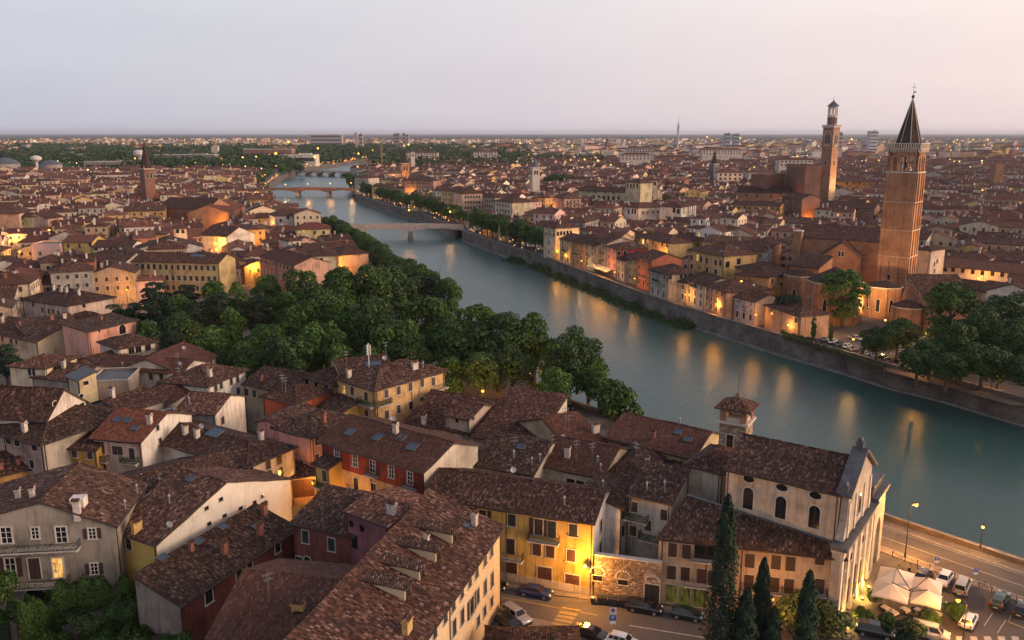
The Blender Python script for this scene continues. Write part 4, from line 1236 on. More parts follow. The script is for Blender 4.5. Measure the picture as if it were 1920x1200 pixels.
# --- grey villa lower left
hv = house('grey_villa','grey beige villa with two long balconies and an arched cellar door, lower left',(-150,1003),(215,985),11.5,D=13,roof='gablex',pk=(76,941),wall=(0.33,0.28,0.225),rt=(1.05,1.0,1.0),over=0.35,
 chim=[(34,934,'ps'),(61,932,'ps'),(145,962,'pm')],flue=[(235,955),(257,925)],
 wins=row('front',[(12,1003),(115,1002)],1.3,2.1,'white') + row('front',[(66,999)],0.9,1.5,'white') + row('front',[(173,1000)],0.9,1.4,'white',SB) + row('front',[(20,1064)],1.2,2.6,'white',SB) +
 [('front',(65,1066),1.4,2.9,'door',None,M_SHB),('front',(109,1064),1.3,2.7,'white',None,M_LIT),('front',(67,1124),2.8,3.2,'arch',None,M_GL),('front',(66,1027),11.0,1.4,'balcony',1),('front',(66,1093),8.6,1.6,'balcony',1)] + row('front',[(177,1066)],0.9,1.5,'white',SB),trimc=M_TRIM)
# terrace cut into its roof
hq = tri_hit(148,945,hv['wpl'])
if hq:
 mb = MB(); q = hq[1] - hv['base']; a_ = atan2(hv['ex'].y,hv['ex'].x)
 mb.box((q.x,q.y,q.z - 0.5),(1.7,1.5,1.5),M_PLC,(0.68,0.62,0.55),a_)
 o = mb.build('roof_terrace_hut',hv['roof'])
 link('window',window_mesh(0.7,.9,'frame',M_TRIM,M_GL),o,q + Vector((-sin(a_) * -.77,cos(a_) * -.77,0.3)),a_)
# --- long white gable wall house
house('white_gable_house','house with a long bare white gable wall stepping up to the right',(293,1021),(543,898),9.0,D=9.5,roof='gablex',pk=(425,903),wall=(0.72,0.66,0.56),sides={'left': YELL},rt=(1.0,.95,.95),wm=M_PLC,over=0.3,
 chim=[(257,998,'yw')],sky=[(359,899,0.9,1.1)],flue=[(318,945)],dish=[(322,996)],wins=row('front',[(387,953),(414,936),(392,982),(421,967),(451,953),(477,942),(492,930)],0.7,0.55,'bare') + row('left',[(242,1020)],1,1.6,'frame'))
dh = house('dark_valley_house','house with a brown roof and green grey valley flashing left of the white gable',(165,905),(258,985),8.5,D=17,roof='gablex',wall=TAN,rt=(.95,.9,.9),pitch=0.3,rf=0.5,flue=[(257,925),(300,912)])
# --- long dark roof in front of the white gable wall
house('long_dark_house','long low house with a mossy dark roof and dusky red wall below the white gable',(337,1133),(553,989),6.6,R=(395,996),roof='shed',pitch=0.32,wall=DRED,rt=(0.62,0.62,0.62),sides={'left': (0.24,0.20,0.17)},
 chim=[(496,965,'bm'),(488,1003,'bm'),(421,1038,'bm'),(359,1033,'bs'),(267,1095,'pm')],sky=[(418,989,1.2,0.8),(372,1017,1.3,0.8),(304,1047,1.2,0.8),(257,1064,1.2,0.8),(482,988,1.4,0.9)],
 wins=row('front',[(391,1117)],1.2,1.9,'frame') + row('front',[(447,1066),(467,1056),(520,1026)],1.0,1.5,'frame'))
house('dark_red_house','dusky red court house with arched door and cream window frames',(549,978),(668,1004),9.2,D=8,roof='shed',pitch=0.25,wall=DRED,rt=(.75,.72,.74),dish=[(518,947),(536,946)],chim=[(567,932,'pm')],
 wins=row('front',[(573,1006),(622,1021)],1.0,1.8,'frame',CG) + row('front',[(577,1056)],1.0,2.0,'arch') + row('front',[(542,1053),(557,1055)],1.0,2.0,'frame',CG) + row('front',[(523,1064)],0.9,1.6,'frame'))
house('garage_house','low house with a wide wooden garage door glowing under the street lamp',(545,895),(592,890),5.0,D=7,roof='shed',pitch=0.2,wall=SALM,wins=[('front',(568,915),3.4,3.2,'door',None,M_DOOR)])
# --- second row, left
house('white_workshop','grey white house with a weathered brown roof behind the bright red tiles',(330,770),(403,775),11.5,R=(365,735),wall=(0.34,0.34,0.36),sides={'right': (0.70,0.62,0.52)},wins=row('right',[(417,788)],1,1.4,'frame',CB),flue=[(355,758),(340,750)],ant=[(303,745)],rt=(1.05,1,1))
house('green_shutter_house','white house with green shutters and a brown hipped roof near the park lamp',(389,723),(461,692),11.5,D=11,roof='hip',wall=(0.72,0.66,0.60),wins=row('front',[(404,727),(414,722),(433,715),(445,710),(446,733)],0.9,1.5,'frame',CG),chim=[(394,706,'pm')])
house('low_brown_house','low brown roofed house left of the green shuttered white house',(300,735),(385,725),9.0,R=(330,712),wall=SALM,rt=(1.1,1.0,.95),chim=[(320,715,'pm')],ant=[(337,720)])
house('long_red_roof_house','long white house under a straight red brown roof with a row of small windows',(183,689),(339,700),9.0,R=(250,667),wall=(0.60,0.52,0.45),tile=M_TN,rt=(.95,.9,.9),wins=row('front',[(195,697),(236,701),(283,703),(303,706),(324,708)],1,1.6,'frame',CB),flue=[(230,690),(250,692)],dish=[(340,690)],ant=[(334,690)])
house('red_roof_wing','wing with a wide red brown roof reaching toward the bright park lamp',(339,700),(405,666),8.6,D=16,roof='gable',wall=(0.62,0.54,0.45),tile=M_TN,rt=(.95,.88,.88),wins=row('front',[(378,690),(395,680)],0.9,1.4,'frame',CB),dish=[(347,660),(357,690)])
house('terrace_house','dark roofed house with a planted roof terrace above the long red roof',(222,653),(292,640),11.5,D=10,roof='hip',wall=(0.60,0.54,0.45),rt=(.8,.75,.78),wins=row('front',[(246,655),(259,653),(277,648)],1.4,1.6,'frame') + [('front',(263,663),8,1.6,'balcony',1)])
house('brown_gable_house','house with a dull brown gable roof left of the planted terrace',(145,675),(180,680),9.5,D=18,roof='gablex',wall=SALM,rt=(1.0,.9,.88),wins=grid('front',1,7.0),pitch=0.3)
house('arched_window_house','cream house with three arched windows under a low tan roof',(84,690),(146,668),10.5,D=9,roof='hip',wall=(0.68,0.56,0.38),pitch=0.25,rt=(1.5,1.35,1.2),wins=row('front',[(101,683),(114,680),(128,677)],1.1,2.0,'arch') + row('front',[(132,704)],1.2,1.5,'frame',CB) + row('left',[(54,683),(62,685)],0.8,1.6,'frame'),chim=[(80,655,'pm'),(90,652,'pm')])
house('pink_arch_house','pink house with raised stepped parapet and one arched window by the trees',(165,622),(256,600),12.0,D=9,roof='shed',pitch=0.12,wall=(0.64,0.34,0.26),sides={'right': (0.66,0.37,0.28)},wins=row('front',[(229,616)],2.0,2.4,'arch') + row('front',[(185,610)],.6,.6,'bare'),chim=[(190,600,'bs'),(240,590,'bm')],dish=[(235,592)])
house('pink_wall_house','low pink walled house with brown roofs at the left behind the arched windows',(48,626),(150,612),10.0,D=10,roof='shed',pitch=0.2,wall=(0.62,0.38,0.30),rt=(.95,.9,.9),chim=[(38,610,'bs'),(98,600,'bm'),(73,590,'pm'),(122,598,'pm')])
house('left_brown_house','brown roofed house at the left edge above the dark conifer',(-30,620),(70,640),9.0,D=14,roof='gable',wall=CREAM,wins=row('front',[(5,635),(22,640),(31,641)],.9,1.4,'frame'),chim=[(5,605,'pm'),(30,592,'pm')])
house('blush_hip_house','blush white house with a large dark hipped roof and roof dormers at left',(42,560),(126,573),12.0,D=15,roof='hip',wall=(0.62,0.48,0.40),rt=(.8,.72,.75),wins=row('front',[(62,570),(80,581),(92,583),(100,584),(110,587)],1,1.5,'frame',CB) + row('right',[(156,563)],1,1.2,'frame'),chim=[(101,545,'pm'),(115,548,'pm'),(125,549,'pm'),(148,553,'pm')])
house('dark_roof_cottage','dark roofed cottage below the blush hipped house',(130,597),(185,590),8.5,D=10,roof='hip',wall=TAN,rt=(.8,.75,.78))
house('mid_brown_house','brown roofed house with a long ridge between white terrace and arched windows',(60,705),(145,715),8.5,D=11,roof='gable',wall=STONE,rt=(1.1,1,1),chim=[(120,690,'pm')])
house('blue_lead_house','house with a flat blue grey lead roof among chimneys',(165,715),(240,712),9.5,D=10,roof='flat',wall=STONE,tile=M_LEAD,cat='house')
house('cream_roof_hut','small cream rooftop house with a slanted blue grey lid',(148,712),(180,705),12.0,D=5,roof='shedx',pitch=0.3,wall=(0.62,0.50,0.30),tile=M_LEAD,wins=row('front',[(161,718)],1,.8,'bare'),clear=False)
house('purple_brown_house','house with a purplish brown hipped roof in the left middle',(218,760),(295,765),10.0,D=13,roof='hip',wall=STONE,rt=(.85,.72,.76))
house('stained_court_house','stained grey house with round vent beside the old white gable',(160,760),(228,775),12.0,D=9,roof='gablex',wall=(0.42,0.38,0.34),rt=(.85,.8,.82),chim=[(183,755,'pm'),(211,745,'pm')],wins=row('front',[(180,793),(200,780)],1,1.4,'bare'))
house('red_cube_house','small orange red house with a brown hipped roof in front of the park',(493,742),(555,755),11.0,D=9.5,roof='hip',wall=(0.46,0.12,0.06),rt=(.95,.85,.85),ant=[(530,735),(536,740)],dish=[(537,766)])
house('dark_roof_row','row house with a dark rough roof below the park shrubs',(457,718),(540,735),10.0,D=12,roof='gable',wall=(0.46,0.38,0.28),rt=(.75,.7,.72),wins=row('front',[(462,735),(477,738)],1,1.5,'bare'),chim=[(490,715,'bs')],dish=[(470,745)])
house('olive_house','olive yellow house with square dark windows left of the apricot corner house',(567,704),(627,722),12.0,D=11,roof='hip',wall=(0.44,0.33,0.13),rt=(.85,.8,.8),wins=row('front',[(576,716),(593,720),(612,725)],1.2,1.5,'frame') + row('front',[(597,745)],1,1.5) + [('front',(613,748),.8,1.5,'bare',None,M_LIT)],ant=[(618,690),(540,690)],chim=[(605,690,'pm')],dish=[(640,690)])
house('service_roof_house','roof with telecom mast and glass lantern behind the apricot corner house',(640,700),(735,690),14.2,D=11,roof='gable',pitch=0.25,wall=TAN,rt=(.8,.75,.75),sky=[(700,683,3,1.5)],dish=[(722,680)],ant=[(650,690),(724,672)],clear=False)
house('yellow_street_house','yellow lit house end beside the red cube house',(600,760),(640,775),9.0,D=8,roof='gable',wall=YELL,wins=grid('front',2,6))
# --- centre: courts between palazzo and river
house('long_river_house','long tan house with a neat red tile roof ending at the small bell tower',(1136,818),(1299,857),10.5,R=(1225,787),wall=(0.42,0.27,0.14),sides={'right': (0.60,0.47,0.30)},tile=M_TN,rt=(1.12,1.05,1.05),sky=[(1272,811,1.1,1.2),(1290,825,1.1,1.2)],chim=[(1120,778,'bm'),(1151,790,'bm'),(1225,823,'bs')],flue=[(1274,798)],
 wins=row('front',[(1200,855),(1234,863),(1265,870)],1.1,1.5,'frame'))
house('court_house','house with a weathered red roof left of the long neat tile roof',(1072,845),(1136,830),9.5,D=17,roof='gable',wall=(0.50,0.36,0.22),tile=M_TN,rt=(.95,.85,.85),wins=row('front',[(1108,835),(1128,838)],.9,1.5,'bare'),chim=[(1117,812,'pw'),(1010,805,'pt')],ant=[(1065,815),(1060,800)])
house('court_roof_front','dark old roofed court house behind the yellow street house',(885,868),(1000,888),10.2,D=14,roof='gable',wall=(0.60,0.52,0.42),rt=(.72,.7,.72),sky=[(978,839,1.2,1),(884,861,1.4,1)],flue=[(1012,866),(997,873),(963,860)],ant=[(965,858)],wins=row('front',[(971,875),(992,880)],.9,1.3,'frame',CK),dish=[(1055,830)])
house('court_roof_rear','court house with a mixed new and old tile roof near the glowing courtyard',(1005,868),(1128,893),10.0,D=13,roof='gable',wall=(0.58,0.48,0.34),tile=M_TN,rt=(.9,.85,.85),flue=[(1120,870),(1126,885)],chim=[(1064,858,'pm'),(1213,880,'pt')],wins=row('front',[(1070,905),(1088,909)],1.3,1.3,'frame'),ant=[(1035,855),(1110,870),(1080,865)])
house('court_roof_wing','dark roof wing with a rust red hip line beside the rear court',(1128,893),(1215,905),9.6,D=19,roof='hip',wall=(0.52,0.44,0.36),rt=(.8,.74,.74),chim=[(1213,885,'pt'),(1245,895,'ps')],ant=[(1192,870)])
house('court_right_house','dark roofed house between the rear court and the church annex',(1215,905),(1290,920),9.0,D=20,roof='shedx',pitch=0.12,wall=(0.50,0.42,0.34),rt=(.72,.7,.7),chim=[(1275,925,'pt')])
house('park_edge_house','wide low brown roofed house with a raised tower room at the park edge',(760,790),(900,815),7.5,D=19,roof='gable',wall=(0.55,0.44,0.33),rt=(.95,.85,.85),chim=[(795,795,'pm')],dish=[(795,795)])
house('raised_room','raised plaster room with its own brown roof on the park edge house',(834,776),(880,785),10.2,D=9,roof='gable',pitch=0.3,wall=(0.46,0.38,0.30),rt=(.95,.85,.85),wins=row('front',[(857,783)],.7,.9,'bare') + row('right',[(887,783)],.7,.9,'bare'),clear=False)
house('deep_red_court_house','house with a smooth deep red tile roof in the centre court',(888,818),(1000,835),8.0,D=17,roof='shed',pitch=0.24,wall=(0.50,0.44,0.36),rt=(.95,.8,.8),chim=[(900,825,'pw')])
house('pediment_house','low long plaster wall house with small square vents behind the deep red roof',(905,782),(1050,803),8.6,D=7,roof='gable',pitch=.2,wall=(0.46,0.42,0.36),wins=row('front',[(915,789),(932,792),(960,797),(980,800),(1000,803)],.5,.8,'bare'),rt=(.9,.8,.8))
house('white_flat_terrace','small white flat roofed terrace house below the park car park',(1000,800),(1085,812),9.0,D=6,roof='flat',wall=(0.62,0.55,0.47),tile=M_WHT,chim=[(1010,800,'pm')])
house('kiosk_house','low dark tiled roof rising into the bottom edge below the parked cars',(915,1236),(1085,1236),3.8,D=6,roof='hip',pitch=.34,wall=STONE,rt=(.9,.85,.85),gut=False)
# ================================================================== CHURCH BY THE RIVER ROAD
nv = house('river_church','plaster church with baroque stone front, arched windows and dark ridge roof',(1363,876),(1575,925),17.2,R=(1500,836),wall=(0.56,0.45,0.33),wm=M_PL,cat='church',rt=(.95,.92,.92),over=0.5,pitch=0.42,
 wins=row('front',[(1403,934),(1464,951),(1527,969)],1.35,3.0,'arch') + row('front',[(1404,898),(1466,914),(1529,929)],1.5,0.95,'oval'),trimc=M_TRIM,z0=0)
ex,ey,b3,Wn,Dn,O = nv['ex'],nv['ey'],nv['base'],nv['W'],nv['D'],nv['O']
T = lambda x,y,z: O + ex * x + ey * y + Vector((0,0,z)) - b3
rt_ = nv['root']
an = atan2(ex.y,ex.x)
def cbox(mb,x,y,z,sx,sy,sz,m,tint=(1,1,1)):
 c = T(x,y,z); mb.box((c.x,c.y,c.z),(sx,sy,sz),m,tint,an)
def prism(mb,prof,x0,x1,m,tint=(1,1,1)):
 """profile in (y, z), extruded along the nave axis"""
 n = len(prof)
 mb.poly([T(x1,y,z) for y,z in prof],m,tint)
 mb.poly([T(x0,y,z) for y,z in reversed(prof)],m,tint)
 for k in range(n):
  a,c = prof[k],prof[(k + 1) % n]
  mb.poly([T(x1,a[0],a[1]),T(x0,a[0],a[1]),T(x0,c[0],c[1]),T(x1,c[0],c[1])],m,tint)
FC = (1.12,1.08,1.02)
zr = 17.2 + 0.42 * Dn / 2
mb = MB()   # lower storey, wider than the nave
prism(mb,[(-1.6,0),(Dn + 1.8,0),(Dn + 1.8,10.6),(-1.6,10.6)],Wn + 0.06,Wn + 1.1,M_ASH)
mb.build('lower_front',rt_)
mb = MB()   # upper storey with scrolled shoulders
prism(mb,[(-0.6,11.3),(Dn + 0.6,11.3),(Dn + 0.3,12.6),(Dn - 0.3,13.6),(Dn - 0.5,17.0),(Dn * 0.5,zr + 1.0),(0.5,17.0),(0.3,13.6),(-0.3,12.6)],Wn + 0.12,Wn + 1.0,M_ASH)
mb.build('upper_front',rt_)
mb = MB()
cbox(mb,Wn + 0.85,Dn / 2 + 0.1,10.6,2.1,Dn + 4.2,0.45,M_LEAD)
cbox(mb,Wn + 0.75,Dn / 2 + 0.1,10.2,1.6,Dn + 3.8,0.4,M_TRIM)
mb.build('main_cornice',rt_)
mb = MB()   # raking lead covers of the gable
for s_ in (-1,1):
 a = T(Wn + 0.55,Dn / 2 + s_ * (Dn / 2 + 0.3),17.0); c = T(Wn + 0.55,Dn / 2,zr + 1.35)
 mb.bar(a,c,1.9,0.32,M_LEAD)
mb.build('gable_coping',rt_)
for y,z in ((0.3,17.3),(Dn - 0.3,17.3),(Dn / 2,zr + 1.4)):
 mb = MB()
 cbox(mb,Wn + 0.5,y,z,0.8,0.8,0.7,M_LEAD); cbox(mb,Wn + 0.5,y,z + 0.7,1.0,1.0,0.16,M_LEAD)
 c = T(Wn + 0.5,y,z + 0.86); mb.lathe(c,[(0.3,0),(0.42,0.25),(0.3,0.55),(0.0,0.7)],8,M_LEAD)
 mb.build('pedestal',rt_)
ytot = Dn + 3.4
for k in range(6):
 y = -1.2 + (ytot - 0.8) * k / 5
 mb = MB(); cbox(mb,Wn + 1.2,y,0.9,0.35,0.75,8.7,M_TRIM); cbox(mb,Wn + 1.25,y,0,0.5,1.0,0.9,M_TRIM); cbox(mb,Wn + 1.25,y,9.55,0.5,1.0,0.6,M_TRIM); mb.build('pilaster',rt_)
for y in (0.9,Dn - 0.9,Dn * 0.33,Dn * 0.67):
 mb = MB(); cbox(mb,Wn + 1.05,y,11.3,0.22,0.5,4.6,M_TRIM); mb.build('pilaster',rt_)
yd = ey * 1.0
def fwin(y,z,w,h,style,gl,nm='window',fm=None):
 o = link(nm,window_mesh(w,h,style,fm or M_TRIM,gl),rt_,T(Wn + 1.12,y,z),atan2(ey.y,ey.x)); return o
link('window',window_mesh(1.5,2.8,'arch',M_TRIM,M_GL),rt_,T(Wn + 1.02,Dn / 2,14.0),atan2(ey.y,ey.x))
fwin(0.4,3.3,1.3,3.4,'arch',M_GL)
fwin(Dn * 0.5 - 2.6,2.9,1.6,3.8,'door',M_DOOR,'door')
fwin(Dn * 0.5 + 0.3,3.2,1.7,4.6,'arch',M_GL)
fwin(Dn * 0.5 + 3.4,2.9,1.5,3.6,'arch',M_GL)
for y in (0.4,Dn * .5 - 2.6,Dn * .5 + 3.4): fwin(y,7.6,1.1,1.1,'frame',M_GL)
M_VIOL = simple('violet_cloth',(0.14,0.05,0.24),0.8)
mb = MB(); cbox(mb,Wn + 1.24,Dn * 0.5 - 4.2,2.2,0.06,0.9,4.2,M_VIOL); mb.build('banner',rt_)
# stone gateway at the river end of the front
mb = MB()
g0,g1 = Dn + 2.4,Dn + 8.4
gx = Wn - 1.2
prism(mb,[(g0,0),(g0 + 1.6,0),(g0 + 1.6,5.6),(g0 + 1.9,6.6),(g0 + 2.5,7.3),(g0 + 3.0,7.5),(g0 + 3.5,7.3),(g0 + 4.1,6.6),(g0 + 4.4,5.6),(g0 + 4.4,0),(g1,0),(g1,11.0),(g0,11.0)],gx,gx + 2.6,M_ASH)
gw = mb.build('gateway',rt_);
mb = MB(); cbox(mb,gx + 1.3,(g0 + g1) / 2,11.0,3.4,g1 - g0 + 0.8,0.5,M_LEAD); cbox(mb,gx + 1.0,(g0 + g1) / 2,11.5,2.0,g1 - g0 - .4,1.1,M_LEAD); cbox(mb,gx + 1.0,(g0 + g1) / 2,12.6,2.4,g1 - g0,.3,M_LEAD)
mb.build('gateway_cornice',gw)
# lean-to building in front of the nave, its back edge on the nave wall
nw = -ey
pA,pB = at(1236,1005,9.4),at(1586,1044,9.4)
tB = hit_plane(1573,1021,O,ey); tA = hit_plane(1290,929,O,ey)
root = thing('church_side_house','plaster house with tiled lean-to roof, shops and balconies along the church side','house',(pA.x,pA.y,0))
bb = Vector((pA.x,pA.y,0))
mb = MB()
G = lambda p,z=0.0: Vector((p.x,p.y,z))
mb.poly([G(pA),G(pB),pB,pA],M_PL,(0.50,0.37,0.25))
mb.poly([G(pB),G(tB),tB,pB],M_PL,(0.50,0.37,0.25))
mb.poly([G(tA),G(pA),pA,tA],M_PL,(0.46,0.36,0.27))
mb.build('wall',root,bb)
exl = (pB - pA).normalized(); nl = Vector((exl.y,-exl.x,0))
mb = MB()
e = nl * 0.7 + Vector((0,0,-0.2))
mb.slab([[pA + e - exl * .4 + Vector((0,0,.16)),pB + e + exl * .2 + Vector((0,0,.16)),tB - ey * 0.05 + Vector((0,0,.16)),tA - ey * 0.05 + Vector((0,0,.16))]],0.2,M_TO,(1.0,.96,.96),M_EAVE)
rf_ = mb.build('roof',root,bb)
mb = MB(); mb.bar(pA + e,pB + e,0.15,0.15,M_GUT); mb.build('gutter',rf_,bb)
mb = MB(); mb.bar(tA - ey * .2 + Vector((0,0,.2)),tB - ey * .2 + Vector((0,0,.2)),0.5,0.12,M_LEAD); mb.build('lead_flashing',rf_,bb)
for u in (0.02,0.27,0.46,0.97):
 q = pA.lerp(pB,u) + nl * 0.08; mb = MB(); mb.bar(G(q),q + Vector((0,0,-.3)),.11,.11,M_GUT); mb.build('downpipe',root,bb)
def cw(px,w,h,style='frame',sh=None,gl=None): add_window(root,bb,G(pA),exl,px,None,None,w,h,style,M_TRIM,gl,sh)
for q in ((1406,1051),(1455,1054),(1482,1057)): cw(q,1.15,1.9,'bare',CB)
cw((1537,1052),1.1,1.0,'bare',CB)
for q in ((1404,1091),(1452,1096),(1479,1099),(1536,1099)): cw(q,1.15,2.0,'bare',CB)
for q in ((1261,1031),(1287,1034),(1259,1073),(1285,1076)): cw(q,1.1,1.9,'bare',CB)
cw((1321,1036),2.6,1.9,'bare'); cw((1316,1080),1.2,2.0,'bare',CB); cw((1337,1084),1.2,2.0,'bare',CB)
cw((1258,1113),1.5,2.6,'bare',None,M_LITG); cw((1283,1118),1.4,2.6,'bare',None,M_LITG); cw((1311,1121),2.0,2.6,'bare',None,M_LITG)
cw((1404,1136),1.2,2.2,'door',None,M_DOOR); cw((1472,1145),1.4,2.4,'door',None,M_DOOR)
for q,w in (((1321,1048),3.2),((1320,1096),5.0),((1404,1105),1.9),((1452,1110),1.8),((1479,1114),1.8),((1536,1114),1.8)): add_balcony(root,bb,G(pA),exl,q,w,0.7 if w < 3 else 1.1,slabm=M_TRIM)
FOOT.append((pA.x,pA.y,exl.x,exl.y,(pB - pA).length,10))
# east annex of the church and the bell tower
house('church_annex','lower plaster annex with a purple brown hipped roof left of the church',(1289,869),(1352,884),14.0,D=9,roof='hip',wall=(0.47,0.39,0.30),rt=(.85,.75,.78),pitch=.42)
def bell_tower_small():
 a,c = at(1351,760,19.5),at(1401,768,19.5)
 ex = (c - a); ex.z = 0; w = ex.length; ex.normalize(); ey = Vector((-ex.y,ex.x,0)); an = atan2(ex.y,ex.x)
 cen = G(a) + ex * w / 2 + ey * w / 2
 root = thing('bell_tower','small rough stone bell tower with open loggia and tiled pyramid roof','tower',cen,an)
 mb = MB(); mb.box((0,0,0),(w,w,16.8),M_RUB); mb.build('shaft',root)
 mb = MB(); mb.box((0,0,16.8),(w + 0.7,w + 0.7,0.35),M_TRIM); mb.build('cornice',root)
 for sx in (-1,1):
  for sy in (-1,1):
   mb = MB(); mb.box((sx * (w / 2 - 0.45),sy * (w / 2 - 0.45),17.15),(0.9,0.9,2.2),M_BR); mb.build('corner_pier',root)
 for k in range(4):
  a_ = k * pi / 2
  mb = MB(); mb.box(((w / 2 - .35) * cos(a_),(w / 2 - .35) * sin(a_),17.15),(.3,w - 1.9,.5),M_TRIM,(1,1,1),a_); mb.build('loggia_parapet',root)
 mb = MB(); o = w / 2 + 0.75; z = 19.3; ap = (0,0,20.75)
 q = [(-o,-o,z),(o,-o,z),(o,o,z),(-o,o,z)]
 mb.slab([[q[i],q[(i + 1) % 4],ap] for i in range(4)],0.22,M_TO,(1.15,1.05,1.0),M_EAVE); rf = mb.build('roof',root)
 mb = MB(); mb.box((0,0,20.4),(0.6,0.6,0.9),M_RUB); mb.tube([(0,0,21.2),(0,0,24.2)],0.05,M_IRON,5); mb.build('finial',rf)
 link('window',window_mesh(1.0,2.2,'frame',M_TRIM,M_GL),root,(-0.3,-w / 2,14.0))
 link('window',window_mesh(0.9,2.0,'frame',M_TRIM,M_GL),root,(w / 2,0,14.0),pi / 2)
bell_tower_small()
# stone wall with blocked arches beside the yellow house
a,c = at(1113,1119,0),at(1238,1137,0)
ex = (c - a).normalized(); ey = Vector((-ex.y,ex.x,0)); L = (c - a).length
root = thing('rubble_wall','rough stone wall with blind arches glowing orange under the street lamp','wall',a,atan2(ex.y,ex.x))
mb = MB(); mb.box((L / 2,0.3,0),(L,0.55,6.0),M_RUB,(1,1,1)); mb.build('masonry',root)
mb = MB(); mb.box((L / 2,0.3,6.0),(L,0.8,0.18),M_TRIM); mb.build('coping',root)
for px in ((1120,1084),(1168,1092)):
 q = hit_plane(px[0],px[1],a,ey); u = (q - a).dot(ex)
 link('window',window_mesh(1.3,0.75,'bare',M_TRIM,M_GL),root,(u,0.02,q.z))
 mb = MB()
 for k in range(9):
  t = pi * k / 8; mb.box((u + cos(t) * 0.95,0.02,q.z + 0.65 + sin(t) * 0.85),(0.26,0.1,0.26),M_TRIM)
 mb.build('blind_arch',root)
q = hit_plane(1222,1118,a,ey); u = (q - a).dot(ex)
link('door',window_mesh(1.9,2.9,'door',M_TRIM,M_SHK),root,(u,0.02,1.5))
mb = MB()
for k in range(9):
 t = pi * k / 8; mb.box((u + cos(t) * 0.9,0.02,3.3 + sin(t) * 0.75),(0.26,0.1,0.26),M_TRIM)
mb.build('blind_arch',root)
